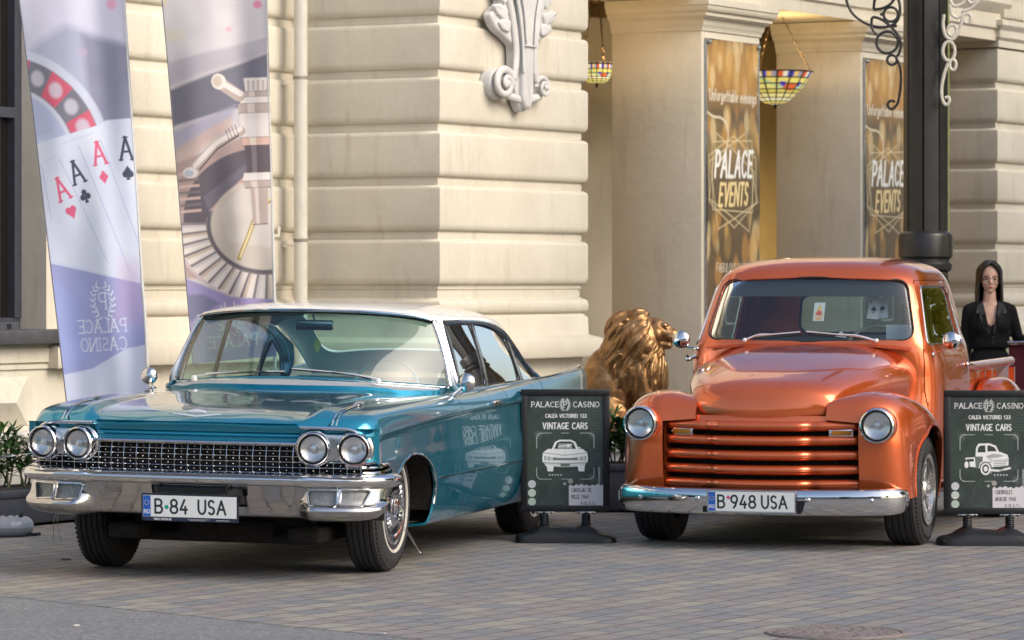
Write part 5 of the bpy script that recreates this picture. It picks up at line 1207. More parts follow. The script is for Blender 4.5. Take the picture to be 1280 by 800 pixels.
sign(('CADILLAC DE', 'VILLE 1960', '8 CIL 6.3 L'), .325, 23.50, R(0), 'black framed poster stand with a car drawing, between the teal saloon and the orange pickup', 'car')
sign(('CHEVROLET', 'APACHE 1948', '8 CIL 5.7 L'), 2.885, 23.25, R(0), 'black framed poster stand with a pickup drawing, at the right edge of the scene', 'truck')

# ============================================================ feather flags
M['flagcloth'] = artmat('flag_cloth', .75, .30)
def flag1_art():
    W, H = .72, 2.75; A = Art(W, H, .0045, (.62, .64, .72)); A.noise(.10, .35, 2)
    # roulette wheel part, seen blurred through the back of the cloth
    A.poly([(0, 1.60), (W, 1.75), (W, 2.75), (0, 2.75)], (.44, .45, .56), soft=10); A.poly([(0, 2.30), (.30, 2.48), (W, 2.35), (W, 2.75), (0, 2.75)], (.66, .64, .72), .9, 14)
    A.poly([(.42, 1.70), (W, 1.70), (W, 2.34), (.40, 2.42)], (.26, .26, .34), .9, 12)
    C0 = (-.18, 1.62)
    A.disc(C0, .72, (.64, .66, .74), .9, 4); A.disc(C0, .66, (.16, .16, .19), .9, 3)
    for k, a in enumerate(range(12, 96, 15)):
        if k % 2 == 0: A.poly([(C0[0]+.66*math.cos(R(a)), C0[1]+.66*math.sin(R(a))), (C0[0]+.66*math.cos(R(a+15)), C0[1]+.66*math.sin(R(a+15))), (C0[0]+.47*math.cos(R(a+15)), C0[1]+.47*math.sin(R(a+15))), (C0[0]+.47*math.cos(R(a)), C0[1]+.47*math.sin(R(a)))], (.72, .12, .18), .9, 3)
        m = R(a+7.5); A.disc((C0[0]+.565*math.cos(m), C0[1]+.565*math.sin(m)), .048, (.66, .62, .68), .8, 5, ry=.052)
    A.disc(C0, .46, (.66, .68, .76), .95, 3); A.disc(C0, .43, (.46, .50, .66), .9, 4)
    A.poly([(0, 1.60), (.22, 1.70), (.10, 1.76), (0, 1.74)], (.62, .66, .80), .7, 12)
    # the cards
    cw = (.70, .73, .82)
    A.poly([(0, .70), (W, .42), (W, 1.86), (.52, 1.85), (.47, 1.82), (.24, 1.76), (0, 1.70)], cw, soft=2)
    for x0, y0, x1, y1 in ((.16, 1.60, .45, .92), (.31, 1.68, .66, .74), (.47, 1.72, .72, .98), (.02, 1.56, .05, 1.2)): A.seg([(x0, y0), (x1, y1)], .006, (.40, .46, .66), alpha=.8)
    for x0, y0, x1, y1 in ((.0, 1.56, .13, 1.62), (.2, 1.70, .42, 1.765)): A.seg([(x0, y0), (x1, y1)], .005, (.45, .5, .68), alpha=.6)
    rd, bk_ = (.74, .14, .24), (.07, .08, .12)
    def pip(x, y, s, k, c, rot):
        f = lambda pts: [(x+(a*math.cos(rot)-b*math.sin(rot))*s, y+(a*math.sin(rot)+b*math.cos(rot))*s) for a, b in pts]
        if k == 'd': A.poly(f([(0, -1), (.75, 0), (0, 1), (-.75, 0)]), c)
        elif k == 'h':
            for q in (-.42, .42): p = f([(q, .35)])[0]; A.disc(p, .50*s, c)
            A.poly(f([(-.88, .22), (.88, .22), (0, -1)]), c)
        elif k == 's':
            for q in (-.42, .42): p = f([(q, -.25)])[0]; A.disc(p, .48*s, c)
            A.poly(f([(-.88, -.12), (.88, -.12), (0, 1)]), c); A.poly(f([(-.35, -1.05), (.35, -1.05), (0, -.1)]), c)
        else:
            for q in ((0, .50), (-.48, -.15), (.48, -.15)): p = f([q])[0]; A.disc(p, .44*s, c)
            A.poly(f([(-.35, -1.05), (.35, -1.05), (0, .1)]), c)
    for x, y, k, c, rot in ((.175, 1.335, 'h', rd, .34), (.295, 1.44, 'c', bk_, .28), (.462, 1.56, 'd', rd, .14), (.655, 1.585, 's', bk_, .02)):
        A.text('A', x, y, .148, c, .10, 'serif', rot=rot, sx=.80); pip(x+math.sin(rot)*.10, y-.085, .046, k, c, rot)
    # lower field
    lo = (.36, .38, .62); A.poly([(0, 0), (W, 0), (W, .86), (.55, .80), (.35, .86), (.0, .94)], (.66, .68, .80), soft=2)
    A.poly([(0, .19), (.25, .22), (.55, .34), (W, .36), (W, .76), (.4, .83), (0, .92)], lo, soft=2); A.poly([(0, .2), (.22, .3), (.16, .7), (0, .8)], (.34, .42, .70), .6, 14); A.poly([(.45, .5), (.7, .5), (.7, .9), (.55, .95)], (.62, .36, .52), .3, 22)
    w_ = (.74, .76, .86); 
    B_ = Art(W, H, .0045, (0, 0, 0)); laurel(B_, W-.385, .66, .115, (1, 1, 1), k=.62); B_.text('PALACE', W-.36, .455, .082, (1, 1, 1), .085, 'serif', gap=.22); B_.text('CASINO', W-.36, .335, .082, (1, 1, 1), .085, 'serif', gap=.22)
    m = B_.C[::-1, :, :1]; A.C = A.C*(1-m)+np.array(w_)*m                 # seen from the back: the words read mirrored
    A.noise(.05, .12, 9); A.disc((.62, 2.62), .035, (.78, .30, .45), .7, 5); A.disc((.40, 2.3), .03, (.6, .4, .5), .4, 4); A.C = np.clip(A.C*1.08*np.array([.93, .97, 1.06]), 0, .93); return A
def flag2_art():
    W, H = .70, 2.75; A = Art(W, H, .0045, (.62, .62, .66)); A.noise(.08, .3, 3)
    A.poly([(0, 2.12), (W, 2.30), (W, 2.75), (0, 2.75)], (.66, .67, .72), .9, 12); A.poly([(.0, 2.02), (W, 2.25), (W, 2.36), (0, 2.18)], (.46, .46, .54), .8, 6)
    A.poly([(0, 1.72), (W, 1.90), (W, 2.24), (0, 1.98)], (.20, .21, .27), 1, 5); A.poly([(0, 1.52), (.4, 1.66), (.45, 1.86), (0, 1.68)], (.42, .43, .56), .9, 8); A.poly([(0, 1.40), (.42, 1.70), (.42, 1.78), (0, 1.55)], (.66, .50, .42), .7, 6)
    A.poly([(0, .62), (W, .56), (W, 1.70), (.0, 1.45)], (.48, .38, .36), 1, 6)
    A.disc((.62, 1.02), .60, (.15, .14, .17), 1, 2, ry=.52)
    for k in range(7): y = 1.36-k*.045; A.poly([(0, y), (.16, y+.006), (.16, y+.026), (0, y+.02)], ((.70, .55, .50), (.25, .22, .24))[k % 2], .9, 2)
    A.poly([(.18, 1.20), (.50, 1.42), (.66, 1.42), (.66, .9), (.30, .82)], (.20, .19, .24), 1, 3)
    A.poly([(.22, 1.10), (.55, 1.38), (.60, 1.36), (.34, 1.08)], (.72, .50, .46), .9, 3); A.poly([(.25, .98), (.46, 1.12), (.38, 1.02)], (.10, .10, .14), .9, 2)
    A.disc((.66, .98), .44, (.66, .62, .56), .95, 3, ry=.34); A.poly([(.30, 1.10), (.55, 1.32), (.7, 1.30), (.7, .80), (.36, .86)], (.72, .70, .66), .8, 6)
    A.seg([(.70, 1.16), (.60, 1.12), (.50, .88), (.43, .74)], .034, (.45, .34, .14)); A.seg([(.70, 1.17), (.605, 1.13), (.505, .89), (.44, .75)], .016, (.78, .70, .40))
    n = 12                                                                   # fluted rim of pockets
    for k in range(n):
        a0, a1 = R(176+k*8.2), R(176+(k+1)*8.2); am = (a0+a1)/2
        f = lambda a, r: (.66+r*math.cos(a), .985+r*.80*math.sin(a))
        A.poly([f(a0, .47), f(a1, .47), f(a1, .71), f(a0, .71)], (.76, .74, .72), 1, 1); A.poly([f(a0, .47), f(a0+(a1-a0)*.25, .47), f(a0+(a1-a0)*.25, .71), f(a0, .71)], (.20, .18, .20), .95, 2)
        A.poly([f(a0+(a1-a0)*.25, .48), f(am, .48), f(am, .70), f(a0+(a1-a0)*.25, .70)], (.52, .42, .30) if k % 2 else (.50, .50, .54), .7, 2)
    A.seg(arc(.66, .985, .72, .72*.80, 170, 275, 30), .022, (.62, .55, .58)); A.seg(arc(.66, .985, .47, .47*.80, 170, 275, 30), .012, (.25, .22, .24))
    A.poly([(0, 0), (W, 0), (W, .42), (.35, .46), (0, .62)], (.34, .32, .58), 1, 3); A.poly([(.0, .30), (.25, .42), (.12, .5), (0, .5)], (.12, .16, .22), .6, 6); A.poly([(.25, .38), (.6, .42), (.5, .1), (.2, .1)], (.55, .35, .58), .4, 12)
    # the chromed turret with its arms
    hi, md, dk = (.80, .78, .76), (.52, .45, .42), (.14, .12, .14)
    for y0, y1, w0, w1, c in ((1.96, 2.06, .075, .085, hi), (1.92, 1.96, .10, .10, md), (1.87, 1.92, .115, .115, hi), (1.80, 1.87, .125, .13, md), (1.62, 1.80, .115, .12, hi), (1.56, 1.62, .105, .11, (.72, .52, .44)), (1.36, 1.56, .085, .095, dk), (1.30, 1.36, .12, .105, hi), (1.25, 1.30, .10, .12, md), (.98, 1.25, .055, .065, md)):
        A.poly([(.60-w0, y0), (.60+w0, y0), (.60+w1, y1), (.60-w1, y1)], c, 1, 1.5)
        A.poly([(.60-w0*.5, y0), (.60-w0*.1, y0), (.60-w1*.1, y1), (.60-w1*.5, y1)], tuple(min(.85, v*1.5+.08) for v in c), .8, 2); A.seg([(.60-w0, y0), (.60+w0, y0)], .007, dk)
    for k in range(5): A.poly([(.54+k*.035, 1.97), (.555+k*.035, 1.97), (.555+k*.035, 2.04), (.54+k*.035, 2.04)], md, .9, 1)
    A.seg([(.36, 2.02), (.48, 1.93)], .085, md); A.seg([(.36, 2.03), (.49, 1.945)], .040, hi); A.disc((.345, 2.035), .050, hi, ry=.058); A.disc((.338, 2.04), .03, (.66, .58, .52), ry=.04)
    A.seg([(.14, 1.42), (.30, 1.57), (.48, 1.67)], .070, md); A.seg([(.14, 1.43), (.30, 1.585), (.48, 1.685)], .035, hi); A.seg([(.17, 1.40), (.31, 1.545), (.46, 1.635)], .012, dk); A.disc((.10, 1.38), .055, hi, ry=.04); A.disc((.09, 1.375), .035, (.55, .60, .70), ry=.025)
    for k in range(4): A.seg([(.40+.022*k, 1.60+.012*k), (.375+.022*k, 1.68+.012*k)], .008, dk, alpha=.7)
    B_ = Art(W, H, .0045, (0, 0, 0)); laurel(B_, W-.33, .30, .115, (1, 1, 1), k=.62); B_.text('PALACE', W-.34, .10, .082, (1, 1, 1), .085, 'serif', gap=.22)
    m = B_.C[::-1, :, :1]; A.C = A.C*(1-m)+np.array((.74, .76, .86))*m; A.noise(.05, .1, 12)
    A.disc((.63, 2.60), .03, (.78, .22, .40), .8, 3); A.disc((.43, 2.42), .018, (.72, .4, .5), .7, 3); A.poly([(0, 2.34), (.14, 2.34), (.12, 2.42), (0, 2.42)], (.72, .70, .50), .5, 8); A.poly([(0, 2.6), (.03, 2.6), (.03, 2.75), (0, 2.75)], (.75, .7, .3), .6, 5); A.C = np.clip(A.C*1.0*np.array([1.02, .98, .98]), 0, .93); return A
def flag(label, A, Y, corners, pole_x, art_name):
    """corners: x of left/right edge at the foot and at the head of the cloth, heights; the cloth hangs below a bent rod"""
    (xl0, xr0), (xl1, xr1), (z0l, z0r), z1 = corners
    t = thing('feather_flag', label, 'flag', (pole_x, Y, 0), 0, 'feather flags in front of the facade')
    W, H = A.w, A.h
    def fn(X_, Y_):
        v = Y_/H; u = X_/W
        xl = xl0+(xl1-xl0)*v-.05*np.sin(v*PI)*0; xr = xr0+(xr1-xr0)*v**1.0
        x = xl+(xr-xl)*u; z = (z0l+(z0r-z0l)*u)*(1-v)+z1*v
        y = .035*np.sin(u*5.2+v*4)+.020*np.sin(u*9-v*7+1)+.012*np.sin(u*17+v*3)*u-.04*(u**6)
        return np.stack([x-pole_x, y, z], -1)
    A.sheet('cloth', M['flagcloth'], t, fn)
    seam = MB(); Pz = np.linspace(0, 1, 30); pts = [(fn(np.array([[W*.985]]), np.array([[H*v]]))[0, 0]+[.0, .006, 0]) for v in Pz]
    zt = pts[-1]; rod = [(0, 0, .04), (0, 0, .5)]+[(p[0]*.25+p[0]*.75*min(1, i/8), p[1], p[2]) for i, p in enumerate(pts)][2:]+[(zt[0]-.05, 0, zt[2]+.25), (zt[0]-.35, 0, zt[2]+.45)]
    P_ = curve(rod, 60); seam.tube(P_, np.linspace(.013, .006, 60), 8); seam.build('pole', varied('pale_pole', (.55, .55, .53), .4, .1, 20), t)
    hem = MB(); hem.tube([fn(np.array([[0.]]), np.array([[H*v]]))[0, 0] for v in np.linspace(0, 1, 40)], .004, 5); hem.build('hem', simple('grey_hem', (.14, .14, .18), .8), t)
    l = MB()
    for k in range(4): a = k*PI/2+.6; l.tube([(0, 0, .05), (.32*math.cos(a), .32*math.sin(a), .012)], .010, 6)
    l.lathe([(.022, .02), (.022, .10), (.0005, .11)], 12); l.build('cross_foot', M['iron'], t); return t
def wx(px, Y): return (px-640)*Y/4800
def wz(py, Y): return 1.6-(py-350)*Y/4800
Y1, Y2 = 24.75, 26.6
flag('feather flag with four playing card aces and a roulette wheel, nearest the window', flag1_art(), Y1, ((wx(83, Y1), wx(189, Y1)), (wx(22, Y1), wx(156, Y1)), (wz(505, Y1), wz(498, Y1)), wz(-20, Y1)), wx(186, Y1), 'a')
flag('feather flag with a chrome roulette turret, rising behind the teal saloon roof', flag2_art(), Y2, ((wx(241, Y2), wx(347, Y2)), (wx(201, Y2), wx(334, Y2)), (wz(455, Y2), wz(445, Y2)), wz(-20, Y2)), wx(344, Y2), 'b')
# grey water bag on a flag foot at the left edge
t = thing('water_weight_bag', 'grey inflated ring-shaped flag weight lying on the paving at the left edge', 'weight bag', (-2.50, 19.35, 0))
t.location = (wx(8, 24.0), 24.0, 0)
P = np.zeros((64, 20, 3))
for i, a in enumerate(np.linspace(0, 2*PI, 64)):
    for j, b_ in enumerate(np.linspace(0, 2*PI, 20)):
        rr = .066+.006*math.sin(a*14)*max(0, math.sin(b_)); P[i, j] = ((.105+rr*math.cos(b_))*math.cos(a), (.105+rr*math.cos(b_))*math.sin(a), .060+rr*.90*math.sin(b_))
l = MB(); l.grid(P); l.build('bag', simple('grey_vinyl', (.20, .22, .26), .32), t)
l = MB(); l.lathe([(.016, .0), (.016, .018), (.010, .022), (.010, .03), (.0005, .031)], 12, Mx((.095, -.03, .118))); l.build('valve_cap', M['blackplastic'], t)
l = MB(); l.tube(curve([(.10, -.02, .02), (.17, -.03, .012), (.21, 0, .014)], 10), .010, 6); l.build('strap', M['blackplastic'], t)
# ============================================================ event banners on the pillars
def banner_art():
    W, H = 1.04, 2.95; A = Art(W, H, .0085, (.125, .080, .032)); A.noise(.3, .5, 21); A.noise(.18, .06, 22)
    r = np.random.default_rng(3)
    A.poly([(0, 2.45), (W, 2.4), (W, H), (0, H)], (.42, .22, .05), .9, 30); A.poly([(0, 1.85), (W, 1.9), (W, 2.2), (0, 2.2)], (.30, .20, .07), .7, 30)
    for k in range(70):
        x, y = r.uniform(0, W), (r.uniform(2.5, 2.95) if k < 34 else (r.uniform(2.05, 2.35) if k < 50 else r.uniform(.9, 1.5))); s_ = r.uniform(.03, .075)
        if k >= 50 and r.random() < .6: x = r.choice([r.uniform(0, .25), r.uniform(.75, W)])
        A.disc((x, y), s_, [(.62, .37, .10), (.52, .26, .05), (.76, .58, .30)][k % 3], r.uniform(.25, .7), 4, ry=s_*1.9)
    A.text("'Unforgettable evenings'", W/2+.01, 2.43, .095, (.68, .62, .50), .15, sx=.72, gap=.15, shear=.12)
    A.seg(curve([(.0, 2.33), (.14, 2.29), (.30, 2.28), (.40, 2.22), (.41, 2.10), (.34, 1.97), (.24, 1.90)], 30), .020, (.72, .62, .42))
    g_ = (.70, .58, .33)
    for pl in ([(.11, .86), (.11, 1.62), (.90, 1.66), (.90, .84)], [(.52, 1.70), (.97, 1.46), (.97, .95), (.52, .66), (.04, .95), (.04, 1.46)], [(.20, 1.72), (.94, 1.30), (.84, .62), (.04, .98)], [(.76, 1.74), (1.0, .96), (.22, .64), (.06, 1.40)]): A.seg([(x, 1.74+(y-1.18)*.76) for x, y in pl], .011, g_, closed=True, alpha=.85)
    A.text('PALACE', W/2+.0, 1.785, .215, (.84, .83, .78), .165, sx=.66, gap=.19, shear=.18, jig=.10); A.text('EVENTS', W/2-.01, 1.54, .185, (.82, .64, .30), .165, sx=.60, gap=.18, shear=.18, jig=.12)
    A.text('FABULOUS PARTY', W/2, .965, .072, (.66, .60, .48), .12, sx=.75, gap=.2, shear=.1); A.text('PRIZES', W/2, .845, .072, (.66, .60, .48), .12, sx=.75, gap=.2, shear=.1)
    A.seg(rpoly([(.38, .52), (.66, .52), (.66, .76), (.38, .76)], .04), .012, (.7, .68, .6), closed=True); return A
BA = banner_art(); M['banner'] = artmat('satin_banner_print', .42, Coat_Weight=.1, Coat_Roughness=.2)
def bloc(x, y): return (CN[0]+x*U2[0]+y*V2[0], CN[1]+x*U2[1]+y*V2[1])
for k, (x0, lab) in enumerate(((4.485, 'gold event banner on the pillar behind the bronze lion'), (7.815, 'gold event banner on the farther pillar, partly behind the lamp post'))):
    bx, by = bloc(x0, -.012); t = thing('event_banner', lab, 'banner', (bx, by, .705), UA, 'gold event banners on the porch pillars')
    BA.sheet('banner_print', M['banner'], t, lambda X_, Y_: np.stack([X_, -.010+.006*np.sin(Y_*3)+.004*np.sin(X_*9), Y_], -1))
    l = MB(); l.tube([(0, 0, 0), (1.04, 0, 0), (1.04, 0, 2.95), (0, 0, 2.95)], .012, 6, closed=True); l.build('banner_frame', M['chrome_old'], t)
    for q in ((.03, 2.92), (1.01, 2.92), (.03, .03), (1.01, .03)): l = MB(); l.lathe([(.022, 0), (.018, .012), (.0005, .014)], 12, Mx((q[0], -.02, q[1]), rx=PI/2)); l.build('eyelet', M['chrome'], t)

# ============================================================ stained glass hanging lamps
def tiffany(label, loc, r, h, chain, scallop, seed):
    t = thing('hanging_lamp', label, 'lamp', loc, 0, 'stained glass lamps hanging in the porch')
    n, m = 96, 40; A = np.zeros((n, m, 3)); P = np.zeros((n, m, 3)); rg = np.random.default_rng(seed)
    pal = [(.80, .66, .16), (.85, .74, .30), (.78, .70, .22), (.86, .80, .50), (.70, .58, .12)]
    seg_ = 16
    for i in range(n):
        a = i/(n-1)*2*PI
        for j in range(m):
            u = j/(m-1); rr = r*((.10+.90*u**.95)*min(1, u*6)**.5 if not scallop else math.sin(u*PI/2)**.62); z = -h*(1-u**(1.6 if not scallop else 2.2))
            if u > .9 and scallop: z += .018*abs(math.sin(a*8))*(u-.9)*10
            P[i, j] = (rr*math.cos(a), rr*math.sin(a), z)
            k = int(a/(2*PI)*seg_) % seg_; row = int(u*8); c = pal[(k*5+row*3+seed) % 5]; fa = (a/(2*PI)*seg_) % 1; fu = (u*8) % 1
            if u > .88: c = [(.65, .10, .03), (.80, .72, .5), (.06, .06, .50), (.75, .50, .12), (.35, .30, .35)][int(a/(2*PI)*40) % 5]
            ph = (a*3/PI) % 2-1; d1 = math.hypot(ph*.30, u-.66)
            if d1 < .085: c = (.70, .14, .04)
            elif abs(u-.70-.05*abs(ph)*2) < .045 and abs(ph) < .42: c = (.08, .06, .55)
            elif abs(u-.62-.25*ph*ph) < .03: c = (.45, .62, .30)
            if u < .22 and row % 2 == 0 and k % 2: c = (.07, .06, .40)
            A[i, j] = c
            if fa < .09 or fa > .93 or fu < .12 or fu > .9: A[i, j] = (.035, .03, .02)
    b = NB('stained_glass'); a_ = b.n('VertexColor'); a_.layer_name = 'art'
    b.set(Base_Color=a_.outputs[0], Roughness=.2, Coat_Weight=.6); b.l(a_.outputs[0], b.b.inputs['Emission Color']); b.b.inputs['Emission Strength'].default_value = .42
    F = grid_faces(n, m); mobj('glass_bowl', P.reshape(-1, 3), F, b.m, t, True, 180, cols=A.reshape(-1, 3))
    l = MB(); l.tube([(r*1.0*math.cos(a), r*math.sin(a), .0) for a in np.linspace(0, 2*PI, 48, endpoint=False)], .006, 6, closed=True)
    l.lathe([(.0005, -h-.035), (.012, -h-.03), (.008, -h-.015), (.020, -h-.004), (.026, -h+.006)], 16); l.build('bronze_rim', M['bronze_dark'], t)
    pl_ = bpy.data.lights.new('lamp_bulb', 'POINT'); pl_.energy = 9 if scallop else 12; pl_.color = (1, .72, .38); pl_.shadow_soft_size = .05; po = bpy.data.objects.new('lamp_bulb', pl_); COL.objects.link(po); po.parent = t; po.location = (0, 0, .04)
    for k in range(3):
        a = k*2*PI/3+seed; l = MB(); p0 = np.array([r*.92*math.cos(a), r*.92*math.sin(a), .0]); p1 = np.array([0, 0, chain]); nl = int(np.linalg.norm(p1-p0)/.035)
        for q in range(nl):
            c_ = p0+(p1-p0)*(q+.5)/nl; d = (p1-p0)/np.linalg.norm(p1-p0); e = np.cross(d, [0, 0, 1]); e /= np.linalg.norm(e)+1e-9; g_ = np.cross(d, e); e = e if q % 2 else g_
            l.tube([c_+d*.021*math.cos(x)+e*.008*math.sin(x) for x in np.linspace(0, 2*PI, 8, endpoint=False)], .0028, 4, closed=True)
        l.build('chain', M['bronze_dark'], t)
    l = MB(); l.lathe([(.0005, chain-.02), (.03, chain), (.045, chain+.03), (.05, chain+.05), (.0005, chain+.06)], 16); l.build('ceiling_rose', M['bronze_dark'], t); return t
M['bronze_dark'] = varied('dark_bronze', (.08, .05, .025), .4, .3, 30, .8)
tiffany('small round stained glass bowl lamp hanging beside the stone pier', (wx(746, 32.0), 32.0, wz(80, 32.0)), .128, .165, .85, True, 1)
tiffany('large cone shaped stained glass lamp hanging between the two pillars', (wx(969, 34.6), 34.6, wz(90, 34.6)), .345, .30, .62, False, 2)
for t_, (px, Y, z) in zip(('a', 'b'), ((746, 32.0, 0), (969, 34.6, 0))): pass

# ============================================================ drainpipe, relief, cable
t = thing('drainpipe', 'pale painted drainpipe running down the banded wall between the flags and the pier', 'pipe', (*bloc(-.20, 1.10), 0), UA)
l = MB(); l.lathe([(.052, .25), (.052, 6.5)], 28); l.build('pipe', varied('pipe_paint', (.62, .60, .52), .5, .1, 8), t)
for z in (3.13, 1.9, 5.0):
    l = MB(); l.lathe([(.0525, z-.012), (.056, z-.010), (.056, z+.012), (.0525, z+.014)], 28); l.build('joint_ring', varied('pipe_joint', (.30, .27, .22), .7, .3, 20), t)
    l = MB(); l.bb(-.012, .012, .04, .20, z-.05, z-.03); l.build('bracket', M['chrome_old'], t)
t = thing('cable_conduit', 'thin pale cable conduit fixed to the wall beside the drainpipe', 'conduit', (*bloc(-.75, 1.20), 0), UA)
l = MB(); l.tube([(0, 0, 1.35), (0, 0, 6.0)], .016, 8); l.tube([(0, 0, 1.93), (.42, .02, 1.93), (.45, .03, 2.0)], .014, 6)
for z in (1.75, 2.5, 3.3): l.bb(-.03, .03, -.005, .07, z, z+.02)
l.build('conduit_tube', varied('conduit_paint', (.60, .57, .48), .5, .1, 8), t)
t = thing('carved_bracket', 'pale grey carved stone scroll bracket on the upper face of the pier', 'carving', (*bloc(1.14, -.02), 0), UA)
t.location.z = 2.90; t.scale = (1.22, .72, 1)
RX = Mx((0, 0, 0), rx=PI/2)
def relief(pts, h, bev, mb=None, sm=30, closed=True):
    q = curve(pts, sm*4, True) if closed else pts; mb.prism(q, h, RX, bev=bev)
# shield-like body, acanthus leaf down the middle, rolled scrolls at the foot (x -.6..+.6, z 0 at the tip)
def vz(px, py): return ((px-640)/100., 0)
def half(c, w): return [(c-a, z) for a, z in w]
W1 = [(.02, .0), (.10, .12), (.12, .30), (.13, .48), (.22, .55), (.36, .62), (.42, .72), (.30, .82), (.28, .92), (.40, 1.02), (.52, 1.18), (.60, 1.40), (.66, 1.75)]
l = MB(); q = [(-x, z) for x, z in W1]+[(x*.92, z) for x, z in W1[::-1]]; l.prism(curve(q, 140, True, pchip), .10, RX, bev=.025); l.build('carved_body', M['stone_white'], t, sharp=50)
l = MB(); W2 = [(.015, .02), (.07, .12), (.075, .40), (.10, .60), (.13, .80), (.20, 1.0), (.30, 1.25), (.38, 1.75)]; q = [(-x, z) for x, z in W2]+[(x, z) for x, z in W2[::-1]]; l.prism(curve(q, 120, True, pchip), .165, RX, bev=.03); l.build('leaf', M['stone_white'], t, sharp=50)
for s in (-1, 1):
    for pts, r0, r1, y in (([(.60, 1.75), (.53, 1.38), (.38, 1.08), (.22, .86), (.14, .60), (.12, .40), (.15, .24)], .036, .030, -.115), ([(.46, 1.75), (.40, 1.40), (.27, 1.08), (.15, .84), (.085, .55), (.07, .30)], .022, .014, -.165), ([(.34, 1.75), (.28, 1.36), (.17, 1.02), (.085, .78), (.05, .5)], .014, .010, -.185)):
        c_ = MB(); p = curve([(s*x, y, z) for x, z in pts], 44); c_.tube(p, np.linspace(r0, r1, 44), 10); c_.build('rib', M['stone_white'], t)
    # side leaf curling outwards, with lobes
    for k, (x, z, a, L_) in enumerate(((.30, .74, 1.9, .20), (.26, .66, 2.25, .16), (.30, .86, 1.5, .17), (.44, 1.12, 1.2, .16))):
        c_ = MB(); c_.prism(rpoly([(-.05, 0), (.05, 0), (.045, L_*.6), (0, L_), (-.045, L_*.6)], .03), .05, Mx((s*(x-.06), -.085, z-.02), ry=s*a*.62)@RX, bev=.018); c_.build('leaf', M['stone_white'], t)
    r_ = .125 if s < 0 else .085; cx, cz = s*(.27 if s < 0 else .24), .20
    c_ = MB(); p = [(cx-s*r_*(1-.80*k)*math.cos(k*3.3*PI), -.10-.06*k, cz+r_*(1-.80*k)*math.sin(k*3.3*PI)) for k in np.linspace(0, 1, 70)]; c_.tube(p, np.linspace(.034, .018, 70)*(r_/.125), 10); c_.sphere((cx, -.15, cz), .034*(r_/.125), 8)
    c_.lathe([(r_*.98, -.09), (r_*.98, .02), (r_*.85, .04), (.001, .045)], 30, Mx((cx, -.02, cz), rx=PI/2)); c_.build('volute', M['stone_white'], t)
c_ = MB(); c_.prism(rpoly([(-.09, .0), (.09, .0), (.07, .012), (-.07, .012)], .003), .19, Mx((0, 0, .50), rx=PI/2)); c_.build('band', M['stone_white'], t); c_ = MB(); c_.tube(curve([(-.24, -.08, .12), (.0, -.10, .09), (.24, -.07, .13)], 20), .030, 10); c_.build('foot_roll', M['stone_white'], t)
for row, (n_, R_, zc_, rz_) in enumerate(((10, .30, 1.62, .26), (8, .22, 1.70, .17))):
    for k in range(n_):
        c_ = MB(); a = PI+(k+.5)*PI/n_; c_.sphere((R_*math.cos(a), -.18, zc_+rz_*math.sin(a)), (.045, .045, .052), 8); c_.build('bead', M['stone_white'], t)

# ============================================================ lamp post / canopy column with wrought scrolls
LX, LY = wx(1157, 29.5), 29.5
t = thing('iron_column', 'tall black cast iron column with wrought scroll brackets, behind the orange pickup', 'column', (LX, LY, 0), R(10))
l = MB(); n = 8; prof = [(.0, 0)]
q8 = []
for k in range(8):
    a0, a1 = (k-.5)*PI/4, (k+.5)*PI/4
    for f_ in (.07, .5, .93):
        a = a0+(a1-a0)*f_; q8.append((a, .170 if f_ != .5 else .164))
    q8.append((a1, .156))
ring_ = lambda r_, z: [(r_*(d/.17)/math.cos(((a+PI/8) % (PI/4))-PI/8 if False else 0)*math.cos(a), r_*(d/.17)*math.sin(a), z) for a, d in q8]
P = np.array([ring_(.170, z) for z in (1.88, 6.5)]).transpose(1, 0, 2); l.grid(P, closeu=True, flip=True); l.build('shaft', M['iron'], t, sharp=15)
l = MB(); l.lathe([(.25, 0), (.25, .25), (.22, .30), (.195, .5), (.185, 1.2), (.175, 1.62), (.172, 1.66), (.20, 1.68), (.205, 1.72), (.185, 1.745), (.185, 1.76), (.207, 1.78), (.210, 1.93), (.20, 1.955), (.172, 1.975)], 40); l.build('pedestal', M['iron'], t, sharp=30)
for k in range(4): l = MB(); a = k*PI/2+.5; l.sphere((.16*math.cos(a), .16*math.sin(a), 2.9), .012, 6); l.build('rivet', M['iron'], t)
l = MB(); l.bb(.175, .205, .05, .09, 1.97, 6.5); l.build('downpipe_strip', varied('mossy_paint', (.25, .28, .10), .6, .3, 10), t, smooth=False)
sy = 29.25
def scroll(items, mat, name, r_=.011):
    for k, (pts, cl) in enumerate(items):
        P_ = [(wx(x, sy)-LX, sy-LY, wz(y, sy)) for x, y in pts]; P_ = [tuple(Matrix.Rotation(-R(10), 3, 'Z')@Vector(p)) for p in P_]
        m_ = MB(); m_.tube(curve(P_, 60, cl), r_, 8, closed=cl); m_.build(name, mat, t)
C_ = lambda cx, cy, r_, ry=None: ([(cx+r_*math.cos(a), cy+(ry or r_)*math.sin(a)) for a in np.linspace(0, 2*PI, 12, endpoint=False)], True)
